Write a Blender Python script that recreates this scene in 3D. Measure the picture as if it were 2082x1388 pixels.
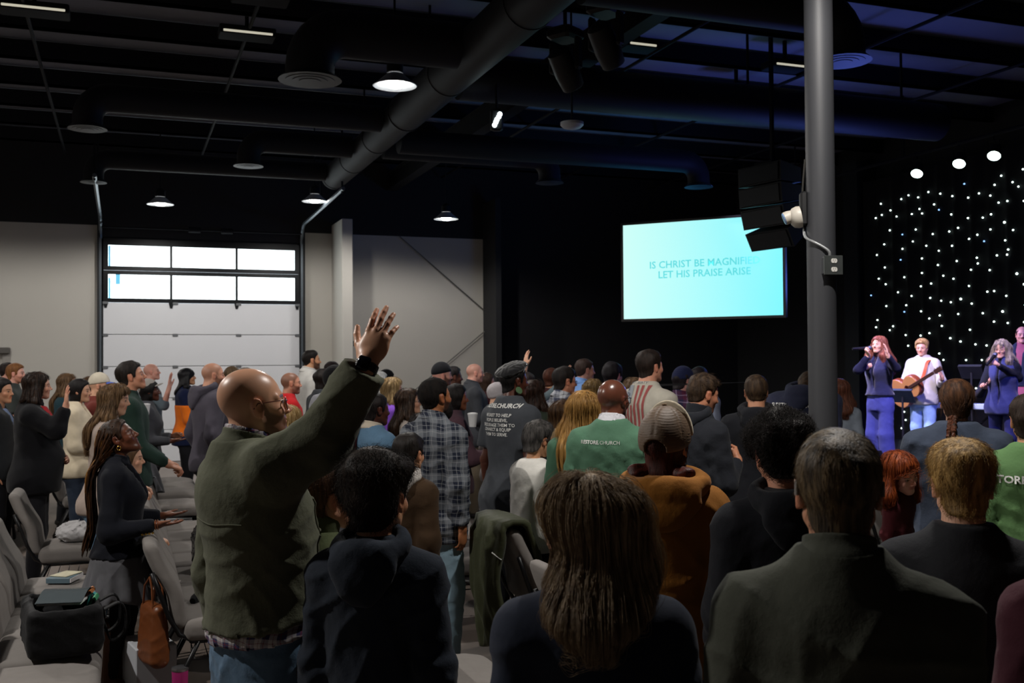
import bpy, math, random
import numpy as np
from mathutils import Vector, Matrix

for o in list(bpy.data.objects):
    bpy.data.objects.remove(o)
SC = bpy.context.scene
COL = SC.collection
random.seed(7)
RNG = np.random.default_rng(7)
PI = math.pi

# ------------------------------------------------------------------ camera, world, exposure
F = 2100.0                                     # focal length in pixels of the 2082 x 1388 frame
CAM = np.array([0.0, 0.0, 1.85])
_az, _pt, _rl = math.radians(20.6), math.radians(1.12), math.radians(0.4)
_f = np.array([math.sin(_az) * math.cos(_pt), math.cos(_az) * math.cos(_pt), math.sin(_pt)])
_r0 = np.array([math.cos(_az), -math.sin(_az), 0.0])
_u0 = np.cross(_r0, _f)
_r = _r0 * math.cos(_rl) - _u0 * math.sin(_rl)
_u = _u0 * math.cos(_rl) + _r0 * math.sin(_rl)


def at(px, py, d):
    """pixel of the photograph + depth along the view axis -> point in the room"""
    return CAM + d * (_f + (px - 1041.0) / F * _r + (694.0 - py) / F * _u)


cam = bpy.data.cameras.new('camera')
cam.sensor_width = 36.0
cam.lens = F / 2082.0 * 36.0
cam.clip_start = 0.05
cam.clip_end = 100
cam.dof.use_dof = True
cam.dof.focus_distance = 4.2
cam.dof.aperture_fstop = 6.3
camo = bpy.data.objects.new('camera', cam)
COL.objects.link(camo)
camo.matrix_world = Matrix(((_r[0], _u[0], -_f[0], CAM[0]), (_r[1], _u[1], -_f[1], CAM[1]), (_r[2], _u[2], -_f[2], CAM[2]), (0, 0, 0, 1)))
SC.camera = camo

W = bpy.data.worlds.new('world')
W.use_nodes = True
W.node_tree.nodes['Background'].inputs[0].default_value = (0.8, 0.9, 1.0, 1)
W.node_tree.nodes['Background'].inputs[1].default_value = 1.0
SC.world = W
SC.view_settings.view_transform = 'Standard'
SC.view_settings.look = 'None'
SC.view_settings.gamma = 1.0
SC.view_settings.use_curve_mapping = False
SC.view_settings.exposure = 0.0
SC.cycles.use_denoising = True
SC.cycles.max_bounces = 6
SC.cycles.diffuse_bounces = 3
SC.cycles.sample_clamp_indirect = 4.0


def light(name, kind, loc, energy, color=(1, 1, 1), size=0.2, target=None, spot=60, blend=0.5, sy=None):
    l = bpy.data.lights.new(name, kind)
    l.energy = energy
    l.color = color
    if kind == 'AREA':
        l.size = size
        if sy:
            l.shape = 'RECTANGLE'
            l.size_y = sy
        else:
            l.shape = 'DISK'
    else:
        l.shadow_soft_size = size
    if kind == 'SPOT':
        l.spot_size = math.radians(spot)
        l.spot_blend = blend
    o = bpy.data.objects.new(name, l)
    COL.objects.link(o)
    o.location = Vector(loc)
    if target is not None:
        o.rotation_euler = (Vector(target) - Vector(loc)).to_track_quat('-Z', 'Y').to_euler()
    return o


LAMP_W = 400.0
# ceiling lamps of the seating area: the first four are the ones in view, the others hang outside the frame
LAMPS = [at(803, 172, 10.5), at(326, 414, 17.6), at(640, 408, 18.0), at(907, 444, 18.6)]
LAMPS_OUT = [(-2.6, 10.2, 4.67), (-6.4, 14.0, 4.67), (-2.6, 17.6, 4.67), (-2.8, 5.0, 4.67), (3.0, 3.7, 4.67)]
LAMP_OUT_K = [1.0, .8, .6, 2.0, 1.3]
# coloured stage lighting (bare lights added without fixtures; the washes tint the ceiling)
STAGE = [
    light('stage_wash_light', 'SPOT', (7.2, 8.6, 5.2), 2000, (0.86, 0.72, 1.0), 0.12, (9.6, 10.8, 1.6), 42, 0.6),
    light('stage_wash_light', 'SPOT', (7.4, 12.6, 5.2), 2000, (0.76, 0.66, 1.0), 0.12, (10.2, 11.4, 1.6), 44, 0.6),
    light('stage_blue_light', 'SPOT', (8.6, 14.2, 5.2), 900, (0.10, 0.16, 1.0), 0.12, (10.0, 11.0, 0.8), 60, 0.7),
    light('stage_blue_light', 'SPOT', (8.8, 6.8, 5.2), 900, (0.12, 0.14, 1.0), 0.12, (10.0, 10.6, 0.8), 60, 0.7),
    light('ceiling_wash_light', 'AREA', (9.4, 11.5, 3.0), 42, (0.12, 0.20, 1.0), 1.2, (6.5, 11.5, 6.0)),
    light('ceiling_wash_light', 'AREA', (8.6, 15.4, 3.0), 16, (0.05, 0.45, 0.9), 1.0, (6.4, 15.2, 6.0)),
]


# ------------------------------------------------------------------ objects and meshes
def C(h, k=1.0):
    h = h.lstrip('#')
    v = [int(h[i:i + 2], 16) / 255.0 for i in (0, 2, 4)]
    return tuple((x / 12.92 if x <= 0.04045 else ((x + 0.055) / 1.055) ** 2.4) * k for x in v)


def link(name, data, mat=None, parent=None):
    o = bpy.data.objects.new(name, data)
    COL.objects.link(o)
    if mat is not None and data is not None:
        data.materials.append(mat)
    if parent is not None:
        o.parent = parent
    return o


def tag(o, label=None, cat=None, group=None, kind=None):
    if label:
        o['label'] = label
    if cat:
        o['category'] = cat
    if group:
        o['group'] = group
    if kind:
        o['kind'] = kind
    return o


def empty(name, loc, rz=0.0, label=None, cat=None, group=None, kind=None):
    o = bpy.data.objects.new(name, None)
    o.empty_display_size = 0.1
    COL.objects.link(o)
    o.location = Vector(loc)
    o.rotation_euler = (0, 0, rz)
    return tag(o, label, cat, group, kind)


def mesh(name, V, faces, smooth=True, col=None):
    """faces: (n,4) or (n,3) array, or a list of tuples"""
    m = bpy.data.meshes.new(name)
    V = np.asarray(V, np.float32)
    if isinstance(faces, np.ndarray):
        n, k = faces.shape
        m.vertices.add(len(V))
        m.vertices.foreach_set('co', V.ravel())
        m.loops.add(n * k)
        m.loops.foreach_set('vertex_index', faces.astype(np.int32).ravel())
        m.polygons.add(n)
        m.polygons.foreach_set('loop_start', np.arange(0, n * k, k, dtype=np.int32))
        m.update(calc_edges=True)
    else:
        m.from_pydata([tuple(map(float, v)) for v in V], [], faces)
        m.update()
    if smooth:
        m.polygons.foreach_set('use_smooth', np.ones(len(m.polygons), bool))
    if col is not None:
        a = m.attributes.new('Col', 'FLOAT_COLOR', 'POINT')
        a.data.foreach_set('color', np.c_[col, np.ones(len(col))].astype(np.float32).ravel())
    return m


class MB:
    """collects boxes, tubes, lathes and grids; one MB becomes one mesh"""

    def __init__(s):
        s.v, s.f = [], []

    def add(s, V, faces):
        o = len(s.v)
        s.v += [tuple(map(float, v)) for v in V]
        s.f += [tuple(int(i) + o for i in f) for f in faces]
        return s

    def box(s, lo, hi, bev=0.0, M=None):
        x0, y0, z0 = lo
        x1, y1, z1 = hi
        b = min(bev, (x1 - x0) / 2.01, (y1 - y0) / 2.01, (z1 - z0) / 2.01)
        if b <= 0:
            V = [(x0, y0, z0), (x1, y0, z0), (x1, y1, z0), (x0, y1, z0), (x0, y0, z1), (x1, y0, z1), (x1, y1, z1), (x0, y1, z1)]
            Fc = [(0, 3, 2, 1), (4, 5, 6, 7), (0, 1, 5, 4), (1, 2, 6, 5), (2, 3, 7, 6), (3, 0, 4, 7)]
        else:
            V, Fc = [], []
            for z, e in ((z0, b), (z0 + b, 0), (z1 - b, 0), (z1, b)):
                e2 = e
                V += [(x0 + e2 + b, y0 + e2, z), (x1 - e2 - b, y0 + e2, z), (x1 - e2, y0 + e2 + b, z), (x1 - e2, y1 - e2 - b, z),
                      (x1 - e2 - b, y1 - e2, z), (x0 + e2 + b, y1 - e2, z), (x0 + e2, y1 - e2 - b, z), (x0 + e2, y0 + e2 + b, z)]
            for r in range(3):
                for i in range(8):
                    j = (i + 1) % 8
                    Fc.append((r * 8 + i, r * 8 + j, r * 8 + 8 + j, r * 8 + 8 + i))
            Fc.append(tuple(range(7, -1, -1)))
            Fc.append(tuple(range(24, 32)))
        if M is not None:
            V = [tuple(M @ Vector(v)) for v in V]
        return s.add(V, Fc)

    def tube(s, pts, r, n=8, closed=False):
        pts = [np.asarray(p, float) for p in pts]
        k = len(pts)
        rs = r if hasattr(r, '__len__') else [r] * k
        V, Fc = [], []
        up = np.array([0.0, 0.0, 1.0])
        N = None
        for i in range(k):
            a = pts[(i - 1) % k if closed else max(i - 1, 0)]
            b = pts[(i + 1) % k if closed else min(i + 1, k - 1)]
            t = b - a
            t = t / (np.linalg.norm(t) + 1e-9)
            if N is None:
                N = np.cross(t, up)
                if np.linalg.norm(N) < 0.1:
                    N = np.cross(t, np.array([1.0, 0, 0]))
            N = N - t * N.dot(t)
            N = N / (np.linalg.norm(N) + 1e-9)
            B = np.cross(t, N)
            for j in range(n):
                q = 2 * PI * j / n
                V.append(pts[i] + rs[i] * (math.cos(q) * N + math.sin(q) * B))
        for i in range(k if closed else k - 1):
            i2 = (i + 1) % k
            for j in range(n):
                j2 = (j + 1) % n
                Fc.append((i * n + j, i * n + j2, i2 * n + j2, i2 * n + j))
        if not closed:
            Fc.append(tuple(range(n - 1, -1, -1)))
            Fc.append(tuple(range((k - 1) * n, k * n)))
        return s.add(V, Fc)

    def lathe(s, prof, n=24, M=None):
        """prof: (radius, z) from bottom to top"""
        V, Fc = [], []
        for r, z in prof:
            for j in range(n):
                q = 2 * PI * j / n
                V.append((r * math.cos(q), r * math.sin(q), z))
        for i in range(len(prof) - 1):
            for j in range(n):
                j2 = (j + 1) % n
                Fc.append((i * n + j, i * n + j2, (i + 1) * n + j2, (i + 1) * n + j))
        Fc.append(tuple(range(n - 1, -1, -1)))
        Fc.append(tuple(range((len(prof) - 1) * n, len(prof) * n)))
        if M is not None:
            V = [tuple(M @ Vector(v)) for v in V]
        return s.add(V, Fc)

    def build(s, name, mat, parent=None, smooth=False):
        m = mesh(name, s.v, s.f, smooth)
        if smooth:
            try:
                m.set_sharp_from_angle(angle=math.radians(40))
            except Exception:
                pass
        return link(name, m, mat, parent)


# ------------------------------------------------------------------ materials
def nodes(name):
    m = bpy.data.materials.new(name)
    m.use_nodes = True
    t = m.node_tree
    return m, t, t.nodes['Principled BSDF']


def _mix(t, a, b, fac, blend='MIX'):
    n = t.nodes.new('ShaderNodeMix')
    n.data_type = 'RGBA'
    n.blend_type = blend
    for sock, v in ((6, a), (7, b)):
        if isinstance(v, tuple):
            n.inputs[sock].default_value = (*v[:3], 1)
        else:
            t.links.new(v, n.inputs[sock])
    if isinstance(fac, (int, float)):
        n.inputs[0].default_value = fac
    else:
        t.links.new(fac, n.inputs[0])
    return n.outputs[2]


def _noise(t, scale, detail=3.0, rough=0.6, coord='Object', sx=(1, 1, 1)):
    tc = t.nodes.new('ShaderNodeTexCoord')
    mp = t.nodes.new('ShaderNodeMapping')
    mp.inputs['Scale'].default_value = sx
    t.links.new(tc.outputs[coord], mp.inputs[0])
    n = t.nodes.new('ShaderNodeTexNoise')
    n.inputs['Scale'].default_value = scale
    n.inputs['Detail'].default_value = detail
    n.inputs['Roughness'].default_value = rough
    t.links.new(mp.outputs[0], n.inputs['Vector'])
    return n.outputs[0]


def _bump(t, bsdf, h, strength, dist):
    b = t.nodes.new('ShaderNodeBump')
    b.inputs['Strength'].default_value = strength
    b.inputs['Distance'].default_value = dist
    t.links.new(h, b.inputs['Height'])
    t.links.new(b.outputs[0], bsdf.inputs['Normal'])


_mc = {}


def plain(name, c, rough=0.6, metal=0.0, vary=0.12, scale=6.0, bump=0.0, bs=200.0, spec=0.5):
    key = ('p', name, c, rough, metal, vary, scale, bump, bs)
    if key in _mc:
        return _mc[key]
    m, t, b = nodes(name)
    n = _noise(t, scale)
    t.links.new(_mix(t, tuple(x * (1 - vary) for x in c), tuple(min(1, x * (1 + vary)) for x in c), n), b.inputs['Base Color'])
    b.inputs['Roughness'].default_value = rough
    b.inputs['Metallic'].default_value = metal
    b.inputs['Specular IOR Level'].default_value = spec
    if bump:
        _bump(t, b, _noise(t, bs), bump, 0.002)
    _mc[key] = m
    return m


def emit(name, c, strength):
    key = ('e', name, c, strength)
    if key in _mc:
        return _mc[key]
    m, t, b = nodes(name)
    b.inputs['Base Color'].default_value = (*c, 1)
    b.inputs['Emission Color'].default_value = (*c, 1)
    b.inputs['Emission Strength'].default_value = strength
    _mc[key] = m
    return m


def fabric(c, rough=0.85, bump=0.25, scale=420.0, vary=0.15, sheen=0.05, spec=0.15, name='woven_fabric'):
    key = ('f', c, rough, bump, scale, vary, sheen)
    if key in _mc:
        return _mc[key]
    m, t, b = nodes(name)
    n = _noise(t, 14.0, 5.0)
    base = _mix(t, tuple(x * (1 - vary) for x in c), tuple(min(1, x * (1 + vary)) for x in c), n)
    t.links.new(base, b.inputs['Base Color'])
    b.inputs['Roughness'].default_value = rough
    b.inputs['Specular IOR Level'].default_value = spec
    b.inputs['Sheen Weight'].default_value = sheen
    big = _noise(t, 16.0, 4.0, 0.55)
    fine = _noise(t, scale, 2.0)
    ad = t.nodes.new('ShaderNodeMath')
    ad.operation = 'MULTIPLY_ADD'
    ad.inputs[1].default_value = 0.12
    t.links.new(fine, ad.inputs[0])
    t.links.new(big, ad.inputs[2])
    _bump(t, b, ad.outputs[0], bump, 0.012)
    _mc[key] = m
    return m


def plaid(base, dark, line, per=0.085, rough=0.85, dirx=0.7, diry=0.7):
    """checked cloth woven from bands along the cloth and across it"""
    key = ('pl', base, dark, line, per, dirx)
    if key in _mc:
        return _mc[key]
    m, t, b = nodes('checked_cloth')
    tc = t.nodes.new('ShaderNodeTexCoord')
    sp = t.nodes.new('ShaderNodeSeparateXYZ')
    nz = t.nodes.new('ShaderNodeTexNoise')
    nz.inputs['Scale'].default_value = 7.0
    t.links.new(tc.outputs['Object'], nz.inputs['Vector'])
    vm = t.nodes.new('ShaderNodeVectorMath')
    vm.operation = 'MULTIPLY_ADD'
    vm.inputs[1].default_value = (0.05, 0.05, 0.05)
    t.links.new(nz.outputs['Color'], vm.inputs[0])
    t.links.new(tc.outputs['Object'], vm.inputs[2])
    t.links.new(vm.outputs[0], sp.inputs[0])

    def math_(op, a, bb=None):
        n = t.nodes.new('ShaderNodeMath')
        n.operation = op
        for i, v in enumerate((a, bb)):
            if v is None:
                continue
            if isinstance(v, (int, float)):
                n.inputs[i].default_value = v
            else:
                t.links.new(v, n.inputs[i])
        return n.outputs[0]
    u = math_('ADD', math_('MULTIPLY', sp.outputs[0], -dirx), math_('MULTIPLY', sp.outputs[1], diry))
    v = sp.outputs[2]
    col = None

    def band(w, off, width):
        f = math_('FRACT', math_('ADD', math_('DIVIDE', w, per), off))
        return math_('LESS_THAN', f, width)
    du, dv = band(u, 10.0, 0.5), band(v, 10.25, 0.5)
    col = _mix(t, base, dark, math_('MULTIPLY', math_('ADD', du, dv), 0.5))
    lu = math_('MAXIMUM', band(u, 10.72, 0.07), band(u, 10.30, 0.05))
    lv = math_('MAXIMUM', band(v, 10.95, 0.07), band(v, 10.52, 0.05))
    col = _mix(t, col, line, math_('MULTIPLY', math_('ADD', lu, lv), 0.48))
    t.links.new(col, b.inputs['Base Color'])
    b.inputs['Roughness'].default_value = rough
    b.inputs['Specular IOR Level'].default_value = 0.2
    _bump(t, b, _noise(t, 14.0, 4.0), 0.3, 0.012)
    _mc[key] = m
    return m


def skin_mat(rough=0.48, spec=0.4, name='skin'):
    key = ('s', rough, spec)
    if key in _mc:
        return _mc[key]
    m, t, b = nodes(name)
    a = t.nodes.new('ShaderNodeAttribute')
    a.attribute_name = 'Col'
    n = _noise(t, 60.0, 4.0)
    t.links.new(_mix(t, a.outputs[0], (0.45, 0.12, 0.08), _scale(t, n, 0.10)), b.inputs['Base Color'])
    b.inputs['Roughness'].default_value = rough
    b.inputs['Specular IOR Level'].default_value = spec
    b.inputs['Subsurface Weight'].default_value = 0.08
    b.inputs['Subsurface Radius'].default_value = (0.012, 0.005, 0.003)
    b.inputs['Subsurface Scale'].default_value = 0.6
    _bump(t, b, _noise(t, 380.0, 2.0), 0.10, 0.002)
    _mc[key] = m
    return m


def _scale(t, s, k):
    n = t.nodes.new('ShaderNodeMath')
    n.operation = 'MULTIPLY'
    n.inputs[1].default_value = k
    t.links.new(s, n.inputs[0])
    return n.outputs[0]


def hair_mat(c, c2=None, rough=0.5, streak=55.0):
    c2 = c2 or tuple(min(1, x * 1.9) for x in c)
    key = ('h', c, c2, rough)
    if key in _mc:
        return _mc[key]
    m, t, b = nodes('hair')
    n = _noise(t, streak, 3.0, 0.6, 'Object', (1, 1, 0.10))
    cr = t.nodes.new('ShaderNodeValToRGB')
    cr.color_ramp.elements[0].position = 0.36
    cr.color_ramp.elements[1].position = 0.66
    cr.color_ramp.elements[0].color = (*c, 1)
    cr.color_ramp.elements[1].color = (*c2, 1)
    t.links.new(n, cr.inputs[0])
    t.links.new(cr.outputs[0], b.inputs['Base Color'])
    b.inputs['Roughness'].default_value = rough
    b.inputs['Specular IOR Level'].default_value = 0.22
    _bump(t, b, _noise(t, streak * 4, 2.0, 0.6, 'Object', (1, 1, 0.08)), 0.5, 0.004)
    _mc[key] = m
    return m


# ------------------------------------------------------------------ implicit surfaces -> meshes (surface nets)
A3 = lambda *v: np.array(v, np.float32)


def rc(P, a, b, r1, r2, k=(1, 1, 1)):
    """round cone from a to b"""
    a, b = np.asarray(a, np.float32), np.asarray(b, np.float32)
    ba = b - a
    pa = P - a
    t = np.clip(pa @ ba / (ba @ ba + 1e-12), 0, 1)
    return np.sqrt(((pa - t[:, None] * ba) ** 2).sum(1)) - (r1 + (r2 - r1) * t)


def ell(P, c, r, R=None):
    p = P - np.asarray(c, np.float32)
    if R is not None:
        p = p @ np.asarray(R, np.float32)
    r = np.asarray(r, np.float32)
    k0 = np.sqrt(((p / r) ** 2).sum(1))
    k1 = np.sqrt(((p / (r * r)) ** 2).sum(1)) + 1e-9
    return k0 * (k0 - 1) / k1


def smin(a, b, k):
    h = np.clip(0.5 + 0.5 * (b - a) / k, 0, 1)
    return b * (1 - h) + a * h - k * h * (1 - h)


def smax(a, b, k):
    return -smin(-a, -b, k)


def sstep(x, a, b):
    t = np.clip((x - a) / (b - a), 0, 1)
    return t * t * (3 - 2 * t)


def nets(sdf, lo, hi, h):
    lo, hi = np.asarray(lo, np.float32), np.asarray(hi, np.float32)
    nb = np.maximum(np.ceil((hi - lo) / h / 4).astype(int), 2)
    n = nb * 4
    g = np.stack(np.meshgrid(*[np.arange(k) for k in nb], indexing='ij'), -1).reshape(-1, 3)
    dc = sdf((lo + (g * 4 + 1.5) * h).astype(np.float32)).reshape(nb)
    f = np.repeat(np.repeat(np.repeat(dc, 4, 0), 4, 1), 4, 2).astype(np.float32)
    near = np.argwhere(np.abs(dc) < 5.5 * h)
    if len(near):
        o = np.stack(np.meshgrid(*[np.arange(4)] * 3, indexing='ij'), -1).reshape(-1, 3)
        ijk = (near[:, None, :] * 4 + o[None]).reshape(-1, 3)
        f[ijk[:, 0], ijk[:, 1], ijk[:, 2]] = sdf((lo + ijk * h).astype(np.float32))
    f[0], f[-1], f[:, 0], f[:, -1], f[:, :, 0], f[:, :, -1] = [np.maximum(q, h * 0.5) for q in (f[0], f[-1], f[:, 0], f[:, -1], f[:, :, 0], f[:, :, -1])]
    s = f < 0
    cnt = np.zeros(np.array(f.shape) - 1, np.int8)
    for dx in (0, 1):
        for dy in (0, 1):
            for dz in (0, 1):
                cnt += s[dx:f.shape[0] - 1 + dx, dy:f.shape[1] - 1 + dy, dz:f.shape[2] - 1 + dz]
    act = (cnt > 0) & (cnt < 8)
    idx = np.full(cnt.shape, -1, np.int32)
    ids = np.argwhere(act)
    if not len(ids):
        return np.zeros((0, 3), np.float32), np.zeros((0, 4), np.int32)
    idx[act] = np.arange(len(ids))
    acc = np.zeros((len(ids), 3), np.float32)
    c = np.zeros(len(ids), np.float32)
    cs = [(0, 0, 0), (1, 0, 0), (0, 1, 0), (1, 1, 0), (0, 0, 1), (1, 0, 1), (0, 1, 1), (1, 1, 1)]
    fv = [f[ids[:, 0] + a, ids[:, 1] + b, ids[:, 2] + d] for a, b, d in cs]
    for i, j in ((0, 1), (2, 3), (4, 5), (6, 7), (0, 2), (1, 3), (4, 6), (5, 7), (0, 4), (1, 5), (2, 6), (3, 7)):
        cr = (fv[i] < 0) != (fv[j] < 0)
        t = np.where(cr, fv[i] / np.where(cr, fv[i] - fv[j], 1), 0)
        p = A3(*cs[i]) + t[:, None] * (A3(*cs[j]) - A3(*cs[i]))
        acc += np.where(cr[:, None], p, 0)
        c += cr
    V = lo + (ids + acc / np.maximum(c, 1)[:, None]) * h
    Q = []
    for ax in range(3):
        a = np.moveaxis(s, ax, 0)
        ch = np.argwhere(a[:-1] != a[1:])
        ins = a[ch[:, 0], ch[:, 1], ch[:, 2]]
        ii = np.moveaxis(idx, ax, 0)
        if ax == 1:           # remaining axes are (x, z); want z then x
            e = [(-1, -1), (-1, 0), (0, 0), (0, -1)]
        else:
            e = [(-1, -1), (0, -1), (0, 0), (-1, 0)]
        ok = (ch[:, 1] > 0) & (ch[:, 2] > 0) & (ch[:, 1] < ii.shape[1]) & (ch[:, 2] < ii.shape[2])
        ch, ins = ch[ok], ins[ok]
        q = np.stack([ii[ch[:, 0], ch[:, 1] + u, ch[:, 2] + v] for u, v in e], 1)
        q[~ins] = q[~ins][:, ::-1]
        Q.append(q)
    Q = np.concatenate(Q)
    Q = Q[(Q >= 0).all(1)]
    return V.astype(np.float32), Q


def curve(xs, ys, n=90):
    """Catmull-Rom resampling of a profile"""
    xs, ys = np.asarray(xs, float), np.asarray(ys, float)
    m = np.gradient(ys, xs)
    X = np.linspace(xs[0], xs[-1], n)
    i = np.clip(np.searchsorted(xs, X, 'right') - 1, 0, len(xs) - 2)
    h = xs[i + 1] - xs[i]
    t = (X - xs[i]) / h
    Y = (2 * t**3 - 3 * t**2 + 1) * ys[i] + (t**3 - 2 * t**2 + t) * h * m[i] + (-2 * t**3 + 3 * t**2) * ys[i + 1] + (t**3 - t**2) * h * m[i + 1]
    return X, Y


def loft(P, prof, ex=0.0):
    """prof: rows (z, half width in y, half depth in x, centre x); elliptical cross-sections, open height limits"""
    z = P[:, 2]
    pr = np.asarray(prof, float)
    a = np.interp(z, *curve(pr[:, 0], pr[:, 1])) + ex
    b = np.interp(z, *curve(pr[:, 0], pr[:, 2])) + ex
    c = np.interp(z, *curve(pr[:, 0], pr[:, 3]))
    u, v = P[:, 1], P[:, 0] - c
    k0 = np.sqrt((u / a) ** 2 + (v / b) ** 2)
    k1 = np.sqrt((u / a**2) ** 2 + (v / b**2) ** 2) + 1e-9
    d = k0 * (k0 - 1) / k1
    return np.maximum(d, np.maximum(pr[0, 0] - z, z - pr[-1, 0]))


def wrinkle(P, seed, amp, fr=9.0):
    """cloth folds: bundles of sharp ridges that start and die out"""
    r = np.random.default_rng(seed)
    ph = r.uniform(0, 6.28, 9)
    x, y, z = P[:, 0], P[:, 1], P[:, 2]
    k = fr / 9.0
    w1 = np.sin(11 * k * (y + .6 * x) + ph[0]) + .7 * np.sin(15 * k * (z - .5 * x) + ph[1])
    w2 = np.sin(12 * k * (x - .7 * y) + ph[2]) + .7 * np.sin(14 * k * (z + .4 * y) + ph[3])
    s1 = 1 - np.abs(np.sin(24 * k * (z + .55 * y - .25 * x) + 1.3 * w1 + ph[4]))
    s2 = 1 - np.abs(np.sin(27 * k * (z - .75 * y + .45 * x) + 1.4 * w2 + ph[5]))
    s3 = 1 - np.abs(np.sin(44 * k * (.35 * z + .8 * y + .6 * x) + 1.2 * w1 + ph[6]))
    m1 = .35 + .65 * sstep(np.sin(5 * k * y + 4 * k * z + ph[7]), -.3, .7)
    m2 = .35 + .65 * sstep(np.sin(5 * k * x - 5 * k * z + ph[8]), -.3, .7)
    return amp * .95 * (m1 * s1**2.2 + m2 * s2**2.2 + .45 * m2 * s3**2 - .55)


def rot(yaw=0, pitch=0, roll=0):
    """yaw to the left, pitch up, roll towards the right shoulder (degrees)"""
    a, b, c = np.radians([yaw, -pitch, roll])
    Rz = np.array([[math.cos(a), -math.sin(a), 0], [math.sin(a), math.cos(a), 0], [0, 0, 1]])
    Ry = np.array([[math.cos(b), 0, math.sin(b)], [0, 1, 0], [-math.sin(b), 0, math.cos(b)]])
    Rx = np.array([[1, 0, 0], [0, math.cos(c), -math.sin(c)], [0, math.sin(c), math.cos(c)]])
    return (Rz @ Ry @ Rx).astype(np.float32)


# ------------------------------------------------------------------ heads (local frame: x forward, y left, z up, about 0.23 tall)
def mir(Q):
    M = Q.copy()
    M[:, 1] = np.abs(M[:, 1])
    return M


def skull(Q, fem=0):
    M = mir(Q)
    d = ell(Q, (-.012, 0, .032), (.1, .077, .088))
    d = smin(d, ell(Q, (.028, 0, -.03), (.06, .06 - .003 * fem, .072)), .03)
    d = smin(d, rc(M, (-.002, .050 - .005 * fem, -.05), (.062, .014, -.092), .021, .019), .022)
    return smin(d, rc(Q, (.062, 0, -.088), (.07, 0, -.09), .024, .021), .018)


def face(Q, fem=0):
    M = mir(Q)
    d = skull(Q, fem)
    d = smin(d, rc(M, (.081, .010, .021), (.062, .048, .020), .0125 - .003 * fem, .010), .014)
    d = smin(d, ell(M, (.058, .042, -.024), (.024, .020, .022)), .02)
    d = smax(d, -ell(M, (.097, .033, .002), (.018, .019, .013)), .012)
    d = smin(d, ell(M, (.0715, .032, .001), (.0155, .0165, .0135)), .003)
    n = rc(Q, (.086, 0, .012), (.108, 0, -.026), .0075, .0105)
    n = smin(n, ell(M, (.098, .0115, -.031), (.010, .0075, .0075)), .006)
    d = smin(d, n, .010)
    d = smin(d, ell(Q, (.0785, 0, -.056), (.014, .026, .021)), .012)
    d = smin(d, ell(Q, (.0868, 0, -.0508), (.0078, .0225, .0046)), .004)
    d = smin(d, ell(Q, (.0850, 0, -.0612), (.0080, .0195, .0052)), .004)
    d = smax(d, -ell(Q, (.0960, 0, -.0560), (.010, .022, .0014)), .002)
    R = rot(14, 0, -8)
    e = ell(M, (-.008, .079, -.004), (.0195, .0085, .0315), R)
    e = smax(e, -ell(M, (-.003, .089, .001), (.0115, .0085, .0195), R), .004)
    e = smin(e, rc(M, (.004, .077, -.020), (-.001, .080, -.032), .006, .0055), .005)
    return smin(d, e, .005)


# hairline: lowest z of hair for a given x
HL = {'short': ([-.13, -.07, -.045, -.031, -.029, .011, .014, .034, .04, .058, .083, .11], [-.088, -.084, -.07, -.045, .026, .030, -.012, -.004, .03, .058, .078, .088]),
      'fade': ([-.13, -.07, -.045, -.031, -.029, .011, .014, .030, .036, .058, .083, .11], [-.062, -.056, -.045, -.03, .03, .034, .008, .008, .038, .064, .083, .09]),
      'full': ([-.13, -.05, -.02, .02, .03, .045, .06, .083, .11], [-.15, -.15, -.12, -.10, -.03, .02, .05, .074, .086]),
      'balding': ([-.13, -.07, -.045, -.031, -.029, .011, .014, .034, .04, .058, .083, .11], [-.088, -.084, -.07, -.045, .026, .030, -.012, .0, .045, .085, .10, .115])}


def hair_cap(Q, line='short', top=.022, side=.010, nz=.003, seed=1, fr=70.0, fem=0, back=None):
    back = side if back is None else back
    z = Q[:, 2]
    t = side + (top - side) * sstep(z, .03, .11)
    t = t + (back - side) * sstep(-Q[:, 0], .03, .09)
    d = skull(Q, fem) - t
    d = smin(d, rc(Q, (-.035, 0, -.05), (-.04, 0, -.09), .052, .05) - side, .02)
    r = np.random.default_rng(seed)
    ph = r.uniform(0, 6.28, 6)
    x, y = Q[:, 0], Q[:, 1]
    n = np.sin(fr * x + 2.2 * np.sin(fr * .45 * y + ph[0]) + ph[1]) + np.sin(fr * y + 2.0 * np.sin(fr * .4 * z + ph[2]) + ph[3]) + np.sin(fr * .8 * z + 2 * np.sin(fr * .5 * x + ph[4]) + ph[5])
    d = d - nz * n / 1.6
    zl = np.interp(x, *HL[line])
    ca = .012
    dd = zl - z
    cut = smax(d, dd * .8, ca)
    return cut


def head_of(P, hc, R, hs, fn, *a, **k):
    Q = ((P - hc) @ R) / hs
    return fn(Q.astype(np.float32), *a, **k) * hs


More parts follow.
